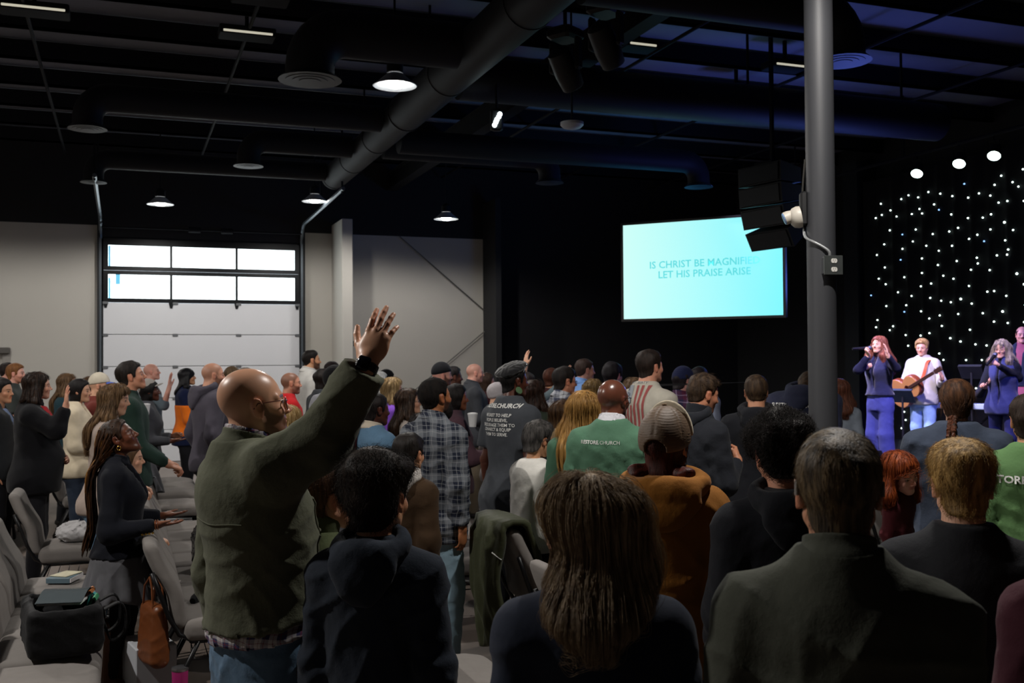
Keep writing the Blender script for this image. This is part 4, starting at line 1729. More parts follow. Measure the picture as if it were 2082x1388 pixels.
zb_ = at(1690, 540, 6.22)[2]
ob = empty('outlet_box', pil_pt(38, zb_, .086), ta + math.radians(20), 'metal outlet box with two white sockets on the pillar', 'outlet box')
BOXM = plain('galvanised_box', C('#6f7275'), .5, .6, .25, 20, .3, 60)
mb = MB()
mb.box((-.005, -.055, -.055), (.045, .055, .055), .008)
mb.build('box_body', BOXM, ob)
mb = MB()
mb.box((.045, -.058, -.058), (.050, .058, .058), .004)
fp = mb.build('face_plate', plain('dark_plate', C('#4d5150'), .45, .5, .2, 20), ob)
for z in (.026, -.026):
    mb = MB()
    pts = [(.0, .019 * math.cos(q) , max(-.014, min(.014, .019 * math.sin(q)))) for q in np.linspace(0, 2 * PI, 20)[:-1]]
    V = [(.0495, a + .004, b + z) for _, a, b in pts] + [(.0535, a * .95 + .004, b * .95 + z) for _, a, b in pts]
    n = len(pts)
    mb.add(V, [(i, (i + 1) % n, n + (i + 1) % n, n + i) for i in range(n)] + [tuple(range(n, 2 * n))])
    so = mb.build('socket', plain('white_socket', C('#d8d6d0'), .4), fp)
    mb = MB()
    for yy in (-.006, .006):
        mb.box((.0535, yy + .003, z - .001), (.0542, yy + .005, z + .009))
    mb.box((.0535, .002, z - .010), (.0542, .006, z - .006))
    mb.build('socket_slot', plain('socket_slot', C('#202020'), .6), ob)
z1_ = at(1650, 470, 6.3)[2]
pts = [pil_pt(28, zb_ + .055, .105), pil_pt(24, zb_ + .085, .110), pil_pt(5, zb_ + .115, .098), pil_pt(-25, zb_ + .145, .097), pil_pt(-55, zb_ + .17, .098), pil_pt(-80, zb_ + .20, .098), pil_pt(-98, zb_ + .25, .098), pil_pt(-110, zb_ + .32, .094), pil_pt(-112, z1_ + .1, .094)]
P_ = np.array(pts)
t_ = np.linspace(0, len(P_) - 1, 40)
P_ = np.stack([curve(np.arange(len(P_)), P_[:, k], 40)[1] for k in range(3)], 1)
mb = MB()
mb.tube(list(P_), .0085, 10)
tag(mb.build('conduit', plain('grey_conduit', C('#9a9c9d'), .4, .3, .15, 60), None, True), 'grey flexible conduit curling round the pillar to the outlet box', 'conduit')
ez = at(1628, 437, 6.35)[2]
el_ = empty('emergency_light', pil_pt(-86, ez, .088), ta + math.radians(-82), 'white emergency floodlight mounted on the left of the pillar', 'emergency light')
WP = plain('white_plastic', C('#cfc8bc'), .45)
mb = MB()
mb.box((-.01, -.045, -.07), (.035, .045, .14), .012)
mb.build('light_body', plain('black_plastic', C('#141416'), .5), el_)
mb = MB()
Ml = Matrix.Translation((.03, 0, -.012)) @ Matrix.Rotation(math.radians(100), 4, 'Y')
mb.lathe([(.066, .0), (.068, .02), (.060, .045), (.04, .062), (.01, .066)], 24, Ml)
sh_ = mb.build('lamp_shell', WP, el_, True)
mb = MB()
Ml = Matrix.Translation((.075, 0, -.002)) @ Matrix.Rotation(math.radians(112), 4, 'Y')
mb.lathe([(.018, -.02), (.034, .0), (.040, .03), (.040, .055)], 20, Ml)
hd_ = mb.build('lamp_head', WP, el_, True)
mb = MB()
Ml2 = Ml @ Matrix.Translation((0, 0, .055))
mb.lathe([(.038, .0), (.034, .006), (.01, .010)], 20, Ml2)
mb.build('lamp_lens', plain('blue_lens', C('#8fb2e6'), .15, 0, 0), hd_, True)
mb = MB()
mb.tube([(.02, .0, .10), (.012, .0, .22), (.0, .0, .34)], .006, 6)
mb.build('power_lead', plain('dark_lead', C('#26241f'), .6), el_, True)

# ---- big screen with the song words
pr_, pl_ = at(1593, 640, 14.0), at(1268.5, 649, 15.05)
ztop = at(1593, 434, 14.0)[2]
v = pr_ - pl_
rz = math.atan2(v[1], v[0])
wid = math.hypot(v[0], v[1])
zb0, zt0 = (pr_[2] + pl_[2]) / 2, (ztop + at(1268, 459, 15.05)[2]) / 2
hh_ = zt0 - zb0
tv = empty('wall_screen', ((pr_[0] + pl_[0]) / 2, (pr_[1] + pl_[1]) / 2, zb0), rz, 'large cyan screen showing two lines of song words', 'screen')
mb = MB()
b_ = .035
mb.box((-wid / 2 - b_, .02, -b_), (wid / 2 + b_, .10, hh_ + b_), .01)
mb.box((-wid / 2 - b_, -.012, -b_), (wid / 2 + b_, .02, 0))
mb.box((-wid / 2 - b_, -.012, hh_), (wid / 2 + b_, .02, hh_ + b_))
mb.box((-wid / 2 - b_, -.012, 0), (-wid / 2, .02, hh_))
mb.box((wid / 2, -.012, 0), (wid / 2 + b_, .02, hh_))
mb.box((-.2, .1, hh_ * .3), (.2, .3, hh_ * .7))
mb.build('screen_frame', plain('black_bezel', C('#0c0d0f'), .35), tv)
m, t, b = nodes('screen_image')
tcn = t.nodes.new('ShaderNodeTexCoord')
sp = t.nodes.new('ShaderNodeSeparateXYZ')
t.links.new(tcn.outputs['Object'], sp.inputs[0])
mr = t.nodes.new('ShaderNodeMapRange')
mr.inputs[1].default_value, mr.inputs[2].default_value = -wid / 2, wid / 2
t.links.new(sp.outputs[0], mr.inputs[0])
cr = t.nodes.new('ShaderNodeValToRGB')
cr.color_ramp.elements[0].color = (.62, 1.0, .94, 1)
cr.color_ramp.elements[1].color = (.21, .93, 1.0, 1)
t.links.new(mr.outputs[0], cr.inputs[0])
t.links.new(cr.outputs[0], b.inputs['Emission Color'])
b.inputs['Emission Strength'].default_value = 1.0
b.inputs['Base Color'].default_value = (.02, .02, .02, 1)
mb = MB()
mb.add([(-wid / 2, .0, 0), (wid / 2, .0, 0), (wid / 2, .0, hh_), (-wid / 2, .0, hh_), (-wid / 2, .02, 0), (wid / 2, .02, 0), (wid / 2, .02, hh_), (-wid / 2, .02, hh_)], [(0, 1, 2, 3), (7, 6, 5, 4)])
pn = mb.build('screen_panel', m, tv)
for s_, z in (('IS CHRIST BE MAGNIFIED', .525), ('LET HIS PRAISE ARISE', .420)):
    tm = text_mesh(s_, hh_ * .105, .002)
    co = np.empty(len(tm.vertices) * 3, np.float32)
    tm.vertices.foreach_get('co', co)
    co = co.reshape(-1, 3)
    V = np.c_[co[:, 0] + .02 * wid, np.full(len(co), -.003), co[:, 1] + z * hh_]
    tm.vertices.foreach_set('co', V.astype(np.float32).ravel())
    link('lettering', tm, emit('word_glow', (.12, .74, .78), .86), pn)

# ---- line array speakers in front of the screen
SPK = plain('speaker_black', C('#0e0f12'), .6, 0, .2, 6)
sp_ang = math.radians(190)
a = at(1570, 338, 12.6)
o = empty('line_array_speaker', a, sp_ang, 'curved line array of black speakers hung in front of the screen corner', 'speaker')
pos, ang = Vector((0, 0, 0)), 0.0
for i, da in enumerate((0, 5, 9, 14)):
    ang += math.radians(da)
    R_ = Matrix.Rotation(ang, 4, 'Y')
    hz = .118
    pos = pos + R_ @ Vector((0, 0, -hz))
    Mx = Matrix.Translation(pos) @ R_
    mb = MB()
    mb.add([tuple(Mx @ Vector(q)) for q in ((-.26, -.22, -hz * .75), (.22, -.36, -hz), (.22, .36, -hz), (-.26, .22, -hz * .75), (-.26, -.22, hz * .75), (.22, -.36, hz), (.22, .36, hz), (-.26, .22, hz * .75))],
           [(0, 3, 2, 1), (4, 5, 6, 7), (0, 1, 5, 4), (1, 2, 6, 5), (2, 3, 7, 6), (3, 0, 4, 7)])
    cb = mb.build('speaker_cabinet', SPK, o)
    mb = MB()
    mb.box((.22, -.33, -hz * .9), (.235, .33, hz * .9), .006, Mx)
    mb.build('speaker_grille', plain('speaker_grille', C('#17181c'), .5, .3), cb)
    pos = pos + R_ @ Vector((0, 0, -hz))
mb = MB()
mb.box((-.16, -.16, .0), (.16, .16, .05), .01)
mb.box((-.02, -.02, .05), (.02, .02, ZR - a[2]))
mb.build('speaker_hanger', STEEL, o)

# ---- stage: platform, dark side panels, star curtain
SX, SZ = 8.35, .42
mb = MB()
mb.box((SX, 6.2, 0), (XS - .05, 16.8, SZ), .01)
struct(mb.build('stage_floor', plain('stage_deck', C('#2a2c36'), .35, 0, .15, 3)))
sbox('wall_side_panel', (XS - .45, 15.9, 0), (XS, 16.3, 5.6), plain('blue_black_paint', C('#1c2127'), .7))
DRK = plain('dark_partition', C('#14171c'), .8)
mb = MB()
for i in range(26):
    pass
cur = empty('star_curtain', (XS - .42, 11.0, SZ), 0, 'black backdrop curtain dotted with small white star lights', 'curtain')
ys = np.linspace(-4.2, 4.85, 180)
V, Fc = [], []
for y in ys:
    for z in (0, 4.75):
        V.append((.05 + .035 * math.sin(y * 17), y, z))
for i in range(len(ys) - 1):
    Fc.append((2 * i, 2 * i + 1, 2 * i + 3, 2 * i + 2))
n_ = len(V)
V += [(v[0] + .012, v[1], v[2]) for v in V]
Fc += [(f[3] + n_, f[2] + n_, f[1] + n_, f[0] + n_) for f in Fc]
link('drape', mesh('drape', V, Fc), plain('black_velour', C('#07080b'), .9, 0, .1, 3), cur)
S4 = '1777,289 1632,329 1602,387 1716,370 1741,397 1402,380 1184,432 1268,443 1070,453 1113,465 1008,476 1343,458 1433,467 1499,440 1584,455 1619,498 1692,489 1787,488 895,506 1213,509 950,547 1126,538 1262,544 899,576 849,595 990,586 1084,570 1157,567 1325,572 1428,595 1517,592 1588,572 1660,622 1720,670 1585,667 1378,657 1307,679 1204,695 1100,667 1014,698 937,672 909,760 1089,742 1178,769 1015,788 1332,769 1441,726 1494,700 1669,735 1689,825 1614,829 1493,844 1373,865 1262,801 1256,890 1155,849 1007,857 861,827 912,905 885,976 916,1010 1026,966 1155,940 1283,957 1350,976 1462,920 1581,922 1737,944 1778,1010 1434,1021 1198,1006 1137,1023 998,1061 827,1080 1086,1084 1195,1096 1275,1114 1317,1123 1391,1103 1468,1132 1554,1057 1604,1053 1676,1083 1641,1181 1519,1192 1381,1197 1268,1206 1192,1225 1137,1180 1047,1142 1026,1183 919,1147 861,1235 849,1280 974,1274 935,1298 1036,1329 1130,1333 1193,1317 1279,1272 1442,1296 1604,1245 1692,1253 1778,1248 1315,1349 1391,1369 1790,1140 1525,740 1697,793 1497,880'
S6 = '618,202 738,206 820,187 660,288 705,393 912,351 940,402 975,227 1076,254 1140,159 1202,277 1268,286 1105,404 1236,403 936,635 1207,631 606,821 616,887 593,953 930,128 1349,93 1462,104 1573,97 574,441'
stars = [(1500 + float(a.split(',')[0]) / 3.084, 250 + float(a.split(',')[1]) / 3.084) for a in S4.split()] + [(1680 + float(a.split(',')[0]) / 3.965, 630 + float(a.split(',')[1]) / 3.965) for a in S6.split()]
VS, QS = nets(lambda P: np.sqrt((P**2).sum(1)) - .0145, (-.022,) * 3, (.022,) * 3, .0072)
SM = mesh('star_light', VS, QS)
SM.materials.append(emit('star_white', (.80, 1.0, .92), 5.0))
SMB = mesh('star_light', VS, QS)
SMB.materials.append(emit('star_blue', (.30, .55, 1.0), 2.0))
cxp = XS - .42
for i, (a, b2) in enumerate(stars):
    v = at(a, b2, 1) - CAM
    q = CAM + v * ((cxp - CAM[0]) / v[0])
    y = q[1] - 11.0
    o = link('star_light', SMB if i % 17 == 5 else SM, None, cur)
    o.location = (.03 + .035 * math.sin(y * 17), y, q[2] - SZ)
    k = 1.3 if i in (32, 67, 78, 83) else 1.0
    o.scale = (k, k, k)

# ---- stage lights on a pipe, moving heads, the lit multi-lens lamp
bar = MB()
bar.tube([(11.5, 4.0, 5.02), (11.5, 16.0, 5.02)], .028, 10)
for y in (5, 9, 13, 15.8):
    bar.tube([(11.5, y, 5.02), (11.5, y, ZR)], .015, 6)
tag(bar.build('lighting_bar', STEEL, None, True), 'long black pipe that carries the stage spotlights before the curtain', 'lighting bar')
LENS = emit('spot_lens', (.78, 1.0, .93), 9.0)
for px, py, lab in ((1864, 353, 'stage spotlight left of its row above the star curtain'), (1950, 333, 'stage spotlight in the middle of its row of three'), (2021, 317, 'stage spotlight right of its row above the star curtain')):
    v = at(px, py, 1) - CAM
    q = CAM + v * ((11.5 - CAM[0]) / v[0])
    o = empty('stage_spotlight', q, 0, lab, 'spotlight', 'row of stage spotlights')
    dr = Vector((-.55, -.35, -.75)).to_track_quat('Z', 'Y').to_matrix().to_4x4()
    mb = MB()
    mb.lathe([(.05, -.20), (.075, -.18), (.082, -.04), (.088, .0)], 20, dr)
    mb.build('light_can', STEEL, o, True)
    mb = MB()
    mb.lathe([(.086, .0), (.070, .014), (.02, .02)], 20, dr)
    mb.build('light_lens', LENS, o, True)
    mb = MB()
    mb.tube([(0, .09, .1), (0, .11, .22), (0, -.11, .22), (0, -.09, .1)], .008, 6)
    mb.tube([(0, 0, .22), (0, 0, max(.25, 5.0 - q[2]))], .012, 6)
    mb.build('yoke', STEEL, o, True)
for px, py, d_, lab in ((1232, 92, 9.6, 'dark moving head light hung high beside the duct'), (1150, 140, 10.2, 'lower dark moving head light beside the duct')):
    q = at(px, py, d_)
    o = empty('moving_head_light', q, math.radians(30), lab, 'stage light')
    mb = MB()
    mb.box((-.15, -.14, .28), (.15, .14, .40), .03)
    mb.build('light_base', SPK, o)
    for s_ in (-1, 1):
        mb = MB()
        mb.box((-.05, s_ * .155 - .025, -.03), (.05, s_ * .155 + .025, .29), .02)
        mb.build('yoke_arm', SPK, o)
    mb = MB()
    mb.lathe([(.06, -.22), (.115, -.18), (.125, .05), (.11, .20), (.10, .21)], 20, Matrix.Rotation(math.radians(140), 4, 'Y'))
    mb.build('light_head', SPK, o, True)
    mb = MB()
    mb.tube([(0, 0, .4), (0, 0, ZR - q[2])], .02, 6)
    mb.build('hanger', STEEL, o, True)
q = at(1011, 243, 11.5)
o = empty('multi_lens_lamp', q, math.radians(-100), 'small lit stage lamp with a strip of bright lenses, right of the main duct', 'stage light')
mb = MB()
mb.box((-.08, -.07, -.12), (.0, .07, .12), .02)
mb.build('light_body', SPK, o)
mb = MB()
mb.tube([(-.04, 0, .12), (-.04, 0, ZR - q[2])], .015, 6)
mb.build('hanger', STEEL, o, True)
for k, (yy, zz) in enumerate(((.030, .062), (.018, .032), (-.004, .0), (-.016, -.030), (-.030, -.062))):
    mb = MB()
    mb.lathe([(.026, 0), (.022, .014), (.006, .02)], 14, Matrix.Translation((.0, yy, zz)) @ Matrix.Rotation(math.radians(90), 4, 'Y'))
    mb.build('light_lens', emit('lamp_lens_glow', (.85, 1.0, 1.0), 14), o, True)
q = at(1163, 258, 11.5)
o = empty('ceiling_speaker', q, 0, 'small pale dome under the blue lit rafters above the dark wall', 'smoke detector')
mb = MB()
mb.lathe([(.03, -.03), (.10, -.01), (.13, .02), (.13, .05)], 22)
mb.build('dome', plain('pale_dome', C('#b8bcc4'), .5), o, True)
mb = MB()
mb.tube([(0, 0, .05), (0, 0, ZR - q[2])], .012, 6)
mb.build('hanger', STEEL, o, True)


# ================================================================== the congregation
FB = lambda h, **k: fabric(C(h), **k)
BLKSHOE = plain('black_leather', C('#1a1817'), .45)
BRNSHOE = plain('brown_leather', C('#4a3020'), .45)
WHTSHOE = plain('white_sneaker', C('#c9c9c6'), .5)
DENIM = FB('#5d7790', vary=.3, bump=.35)
DKDEN = FB('#2b3443', vary=.25, bump=.35)
BLKTR = FB('#17171b')
KHAKI = FB('#6e6354')
WHTPR = plain('white_print', C('#d6d6d2'), .7, 0, .02)
GLF = plain('dark_frame', C('#1d1512'), .3)


def dress(p, top, pants=BLKTR, sh=BLKSHOE, wide=0., **kw):
    wear(p, top, **kw)
    trousers(p, pants, wide=wide)
    shoes(p, sh)
    return p


def elbow_px(el, wr, hd=None, hn=None, **kw):
    a, b = at(*el), at(*wr)
    hd = (b - a) if hd is None else hd
    return dict(el=el, wr=wr, hd=hd, hn=hn if hn is not None else -_f, **kw)


# ---------- the man with the raised arm
p = person('bald bearded man in olive jacket with clear glasses, right arm raised high', 512, 748, 3.2, 16, W=1.04, G=1.10, ht=0, hyaw=-10, hp=6, lean=-4, skin='#dca888', beard=('#4a3020', .82), stubble=('#8a6550', .25), spec=.5, rough=.36,
           arms=('slack', dict(up=(.0, .0, .055), el=(655, 896, 3.05), wr=(748, 738, 3.0), hd=.36 * _r + .90 * _u0 + .30 * _f, hn=-_f * .90 - .12 * _r + .35 * _u0, curls=(.14, .14, .18, .28), spread=.07)))
OLIVE = FB('#5b5d4c', bump=.55, vary=.10, sheen=.05)
wear(p, OLIVE, hem=.578, tilt=.22, fit=.028, collar='shirt', name='jacket', wr_=.0062, fr=9.5, girth=.02, cuff=.046, arm=1.12)
CHK = plaid(C('#c8c4c4'), C('#3a3a5c'), C('#7a2a34'), per=.045)
trousers(p, DENIM, fit=.02, wr_=.007, waist=.605)
shoes(p, BRNSHOE)
f0 = p.fshirt
zh_ = p.z_of(.578)


def under(P):
    d = loft(P, p.prof + np.array([0, .022, .030, 0], np.float32))
    d = np.maximum(d, zh_ - .040 + .18 * P[:, 0] - P[:, 2])
    return np.maximum(d, P[:, 2] - zh_ - .06 - .22 * P[:, 0])


part(p, 'shirt', under, A3(-.3, -.3, zh_ - .14), A3(.32, .3, zh_ + .14), .010, CHK, label='checked shirt showing below the jacket')


def scol(P):
    S = p.S
    q = (P - p.nb - A3(.006, 0, .026) * S) @ rot(0, -16, 0)
    r = np.sqrt(q[:, 0]**2 + q[:, 1]**2)
    return np.maximum(np.abs(r - .063 * S) - .004, np.abs(q[:, 2]) - .030 * S)


part(p, 'shirt_collar', scol, p.nb - A3(.12, .12, .07), p.nb + A3(.12, .12, .11), .006, CHK)
glasses(p, plain('clear_brown_frame', C('#6a3a30'), .2), hgt=.020)
# jacket details: back yoke seam, pocket, cuff button
BTN = plain('dark_button', C('#22241c'), .3)
y_ = p.z_of(.742)
V = surf_back(p, np.array([(a, y_ + .004 * math.sin(a * 30)) for a in np.linspace(-.17, .17, 30)], np.float32), off=.001)
mb = MB()
mb.tube(list(p.bend(V)), .0022, 6)
mb.build('seam', OLIVE, p.shirt, True)
for xs_, yy, zz, hh2 in ((.30, -.115, .665, .085), (.30, -.10, .745, .05)):
    ring = [(yy - .030, p.z_of(zz) - hh2), (yy + .030, p.z_of(zz) - hh2), (yy + .026, p.z_of(zz) + hh2), (yy - .026, p.z_of(zz) + hh2)]
    pts = []
    for i in range(4):
        a, b_ = ring[i], ring[(i + 1) % 4]
        pts += [(a[0] * (1 - t) + b_[0] * t, a[1] * (1 - t) + b_[1] * t) for t in np.linspace(0, 1, 8)[:-1]]
    V = surf_back(p, np.array(pts, np.float32), .5, off=.002)
    mb = MB()
    mb.tube(list(p.bend(V)), .003, 6, True)
    mb.build('pocket_welt', OLIVE, p.shirt, True)
# wristwatch
w, e = p.wr[-1], p.el[-1]
ax = (p.hd[-1]).astype(np.float32)
n_ = p.hn[-1].astype(np.float32)
t_ = np.cross(n_, ax)
wc = w - ax * .012
mb = MB()
ringp = [wc + (.029 * math.cos(q) * n_ + .031 * math.sin(q) * t_) for q in np.linspace(0, 2 * PI, 28)[:-1]]
for o_ in (-.009, -.003, .003, .009):
    mb.tube([r__ + ax * o_ for r__ in ringp], .0042, 6, True)
mb.v = [tuple(q_) for q_ in p.bend(np.array(mb.v, np.float32))]
wat = mb.build('wristwatch', plain('black_rubber', C('#0d0e10'), .45), p.o, True)
mb = MB()
Mx = Matrix(((t_[0], ax[0], n_[0], wc[0] + n_[0] * .030), (t_[1], ax[1], n_[1], wc[1] + n_[1] * .030), (t_[2], ax[2], n_[2], wc[2] + n_[2] * .030), (0, 0, 0, 1)))
mb.box((-.019, -.022, -.004), (.019, .022, .007), .005, Mx)
mb.v = [tuple(q_) for q_ in p.bend(np.array(mb.v, np.float32))]
mb.build('watch_case', plain('dark_glass', C('#0a0c10'), .08, .3), wat, True)
BALD = p

# ---------- woman with braids
p = person('woman with long brown braids, navy blazer and grey skirt, palm held out', 243, 849, 5.95, -8, 'f', W=1.08, G=1.12, ht=.012, hp=28, hyaw=-4, skin='dark', arms=('palmup', dict(eo=(-.02, .08, -.29), wo=(.26, .0, .035), hd=(1, .0, .06), hn=(.1, .1, -1), world=False, curls=(.10, .14, .2, .3), spread=.14)), rough=.4, spread=.085)
NAVY = FB('#10121a', bump=.3)
wear(p, NAVY, hem=.50, fit=.020, collar='shirt', name='blazer', wr_=.007, flare=.01, open_=(.07, .68))
skirt(p, FB('#5a5a5e', vary=.2), .335, .52, .075, .012, n=16)
trousers(p, BLKTR, fit=.0, name='leggings')
shoes(p, plain('brown_boot_leather', C('#5a3218'), .4), tall=.26)
o = hpart(p, 'hair', lambda Q: hair_cap(Q, 'short', .012, .008, .0015, 3, 150, 1), (-.16, -.12, -.14), (.13, .12, .16), hair_mat(C('#1a100a'), C('#3a2414')), .006)
V, Q = p.last
N = normals(V, Q)
qh = ((V - p.hc) @ p.R) / p.hs
cand = np.where((qh[:, 0] < .03) & (qh[:, 2] > -.04))[0]
mb = MB()
mbg = MB()
bx = np.interp
for i in range(64):
    v = V[RNG.choice(cand)]
    ang = math.atan2(v[1], v[0] - p.hc[0] - .0)
    pts = [v]
    zend = p.z_of(RNG.uniform(.50, .60))
    y1 = v[1] * 1.0 + RNG.uniform(-.05, .05) - .03
    for t in np.linspace(.08, 1, 15):
        z = v[2] * (1 - t) + zend * t
        back = np.interp(z, p.prof[:, 0], p.prof[:, 3] - p.prof[:, 2]) - .042 - (i % 4) * .010
        x0_ = p.hc[0] - .105 - (i % 3) * .008
        k = sstep(np.array([t]), .0, .32)[0]
        x = (v[0] - .025 * math.sin(min(t, .2) / .2 * PI / 2)) * (1 - k) + min(back, x0_ + .03) * k
        y = v[1] * (1 - .3 * t) * 1.0 + (y1 - v[1]) * t * .6
        pts.append(np.array([x, y + .012 * math.sin(9 * t + i), z]))
    r_ = [.0052 + .0012 * math.sin(j * 2.4 + i) for j in range(len(pts))]
    r_[-1] = .002
    (mbg if i % 7 == 2 else mb).tube(pts, r_, 6)
mb.build('braids', hair_mat(C('#1c110a'), C('#4a2c16'), .45), o, True)
mbg.build('braids', hair_mat(C('#5a3818'), C('#a87838'), .45), o, True)['label'] = 'lighter golden braids'
for s in (1, -1):
    mb = MB()
    c = p.bend((p.hc + p.R @ (A3(-.006, s * .085, -.043) * p.hs))[None])[0]
    mb.tube([c + A3(.010 * math.cos(q), 0, .012 * math.sin(q) - .008) for q in np.linspace(0, 2 * PI, 16)[:-1]], .0022, 6, True)
    mb.build('earring', plain('gold', C('#c9a050'), .25, 1.0), p.o, True)
mb = MB()
c = p.wr[-1] - p.hd[-1].astype(np.float32) * .012
for o_ in (0, .012):
    mb.tube([c + p.hd[-1] * o_ + .027 * (math.cos(q) * p.hn[-1] + math.sin(q) * np.cross(p.hn[-1], p.hd[-1])) for q in np.linspace(0, 2 * PI, 20)[:-1]], .0028, 6, True)
mb.build('bracelet', plain('gold_bead', C('#b07050'), .3, .8), p.o, True)
mb = MB()
for k in range(4):
    c = p.el[-1] + (p.wr[-1] - p.el[-1]) * (.70 + .07 * k)
    d = p.fshirt
    q = c + A3(.0, -.005, -.036)
    mb.lathe([(.001, -.003), (.007, -.002), (.007, .003), (.001, .004)], 10, Matrix.Translation(Vector(q + A3(0, -.03, .0))) @ Matrix.Rotation(math.radians(90), 4, 'X'))
mb.build('cuff_buttons', plain('gold', C('#c9a050'), .25, 1.0), p.shirt, True)['kind'] = 'stuff'

# ---------- foreground, seen from behind
p = person('boy with wavy dark hair and navy hooded sweatshirt, seen from behind', 770, 905, 3.0, 58, hs=.95, W=.94, G=1.0, ht=.045, hyaw=-14, skin='tan', arms=('down', 'slack'))
dress(p, FB('#1f2631', bump=.4), DKDEN, hood='down', wr_=.009, fit=.024, name='hoodie', boxy=.4)
short_hair(p, '#15100c', 'short', .044, .016, .005, 55, '#2c2119', st=5000, ln=.034, up=.55, curl=.006, back=.022)
p = person('small boy with combed dark brown hair and green zip jacket in profile', 664, 935, 3.45, 14, hs=.93, W=.82, G=.92, ht=.02, hyaw=-4, hp=5, skin='#cf9a7c', arms=('down', 'down'), lipc='#b06a5a')
dress(p, FB('#4c5438', bump=.3), DKDEN, collar='turtle', wr_=.007, fit=.022, name='jacket')
short_hair(p, '#33221a', 'short', .024, .012, .002, 90, '#6a4a32', st=3600, ln=.030, up=.15, comb=(.7, 0, .3), jit=.15)

p = person('woman with long grey brown hair and navy sweater, head tipped to the side', 1185, 952, 2.25, 66, 'f', W=1.12, G=1.1, ht=.02, hyaw=58, hr=-16, side=2, skin='pale', arms=('slack', 'slack'))
wear(p, FB('#232938', bump=.25, scale=700), hem=.46, fit=.018, collar='crew', wr_=.008, fr=7, name='sweater')
trousers(p, BLKTR)
shoes(p, BLKSHOE)
long_hair(p, '#6e5a46', .085, '#b09a7c', side_lock=0, w=.100, dp=.055, top=.014, side=.012, st=12000, zr=-.03, jit=.008, wave=.002, rough=.45, rad=.00045, ridge=.0006)


p = person('grey haired man with balding crown and olive grey overshirt, seen from behind', 1703, 868, 2.05, 53, W=1.05, G=1.08, drop=.015, ht=.012, hyaw=3, skin='#c08a6c', arms=('slack', 'slack'), rough=.42)
wear(p, FB('#46483f', bump=.45, vary=.08), hem=.45, fit=.024, collar='shirt', wr_=.011, fr=6.5, name='overshirt', girth=.03, arm=1.08)
trousers(p, DKDEN)
shoes(p, BLKSHOE)


def hb(Q):
    cr = np.exp(-((Q[:, 0] + .055)**2 + (Q[:, 1] + .012)**2) / .0034) * sstep(Q[:, 2], .05, .09)
    return hair_cap(Q, 'short', .016, .007, .0015, 11, 60) + .0155 * cr


o = hpart(p, 'hair', hb, (-.16, -.13, -.15), (.14, .13, .17), hair_mat(C('#2c241c'), C('#6a5840')), .0045)
short_strands(p, o, hair_mat(C('#2e261e'), C('#7c6648'), .6), 9000, .018, .08, 'down', .14, rad=.00042)
for s in (1, -1):
    mb = MB()
    c = p.bend((p.hc + p.R @ (A3(-.024, s * .083, .012) * p.hs))[None])[0]
    mb.tube([c + A3(0, 0, .012), c + A3(-.006, 0, .0), c + A3(-.004, 0, -.016)], .0042, 8)
    mb.build('hearing_aid', plain('grey_plastic', C('#9a9490'), .4), p.o, True)

p = person('blond boy in charcoal crew neck sweatshirt, seen from behind', 1955, 886, 2.72, 47, hs=.88, W=.98, G=1.0, ht=.03, hyaw=4, hp=-4, skin='#d9a88c', arms=('down', 'down'))
dress(p, FB('#28292d', bump=.35), DKDEN, fit=.022, wr_=.008, boxy=.5, name='sweatshirt')
short_hair(p, '#6e5430', 'short', .027, .012, .004, 45, '#c09a5c', st=6000, ln=.028, up=.12, comb='down', jit=.3, curl=.004, rad=.0005)

p = person('woman in mustard hooded sweatshirt and brown mesh cap, seen from behind', 1353, 840, 3.75, 57, 'f', W=1.10, G=1.12, ht=.012, hyaw=-16, skin='tan', arms=('slack', 'slack'))
MUST = FB('#8f5c22', bump=.4)
dress(p, MUST, DKDEN, hood='down', hood_w=1.5, fit=.030, wr_=.010, fr=7, name='hoodie', boxy=.5)
o = short_hair(p, '#2a120e', 'full', .006, .012, .002, 80, '#4a2018')
for s in (1, -1):
    def tail(P, s=s):
        a = p.hc + p.R @ (A3(-.055, s * .045, -.085) * p.hs)
        b_ = a + A3(-.02, s * .050, -.012)
        d = smin(rc(P, a, b_, .024, .028), rc(P, b_, b_ + A3(.01, s * .015, -.035), .027, .012), .02)
        return d - .0035 * np.sin(110 * P[:, 2] + 40 * P[:, 1] + 60 * P[:, 0])
    c = p.hc + p.R @ (A3(-.06, s * .05, -.07) * p.hs)
    part(p, 'ponytail', tail, c - A3(.14, .16, .20), c + A3(.12, .16, .12), .006, hair_mat(C('#2e120e'), C('#5a241a')), o)
MESHB = plain('brown_mesh', C('#64503e'), .5, 0, .1, 30, .5, 500)


def mcap(Q):
    d = ell(Q, (-.012, 0, .036), (.126, .100, .128))
    lowz = np.interp(Q[:, 0], [-.14, -.05, .05, .13], [-.020, -.004, .030, .046])
    d = smax(d, lowz - Q[:, 2], .008)
    an = np.arctan2(Q[:, 1], Q[:, 0] + .012)
    seam = .5 - np.abs(((an / (PI / 3)) % 1.0) - .5)
    d = smax(d, -ell(Q, (-.135, 0, -.005), (.06, .046, .042)), .004)
    return d + .003 * np.exp(-(seam / .05)**2) * sstep(Q[:, 2], .03, .07) - .0011 * np.sin(Q[:, 2] * 620 + 4 * np.abs(np.sin(an * 3))) * sstep(Q[:, 2], .0, .02)


ho = hpart(p, 'cap', mcap, (-.18, -.14, -.06), (.15, .14, .20), MESHB, .0042)


def fpan(Q):
    d = ell(Q, (.010, 0, .050), (.1180, .1025, .1340))
    d = smax(d, .045 - Q[:, 2], .006)
    return smax(d, .020 - Q[:, 0], .006)


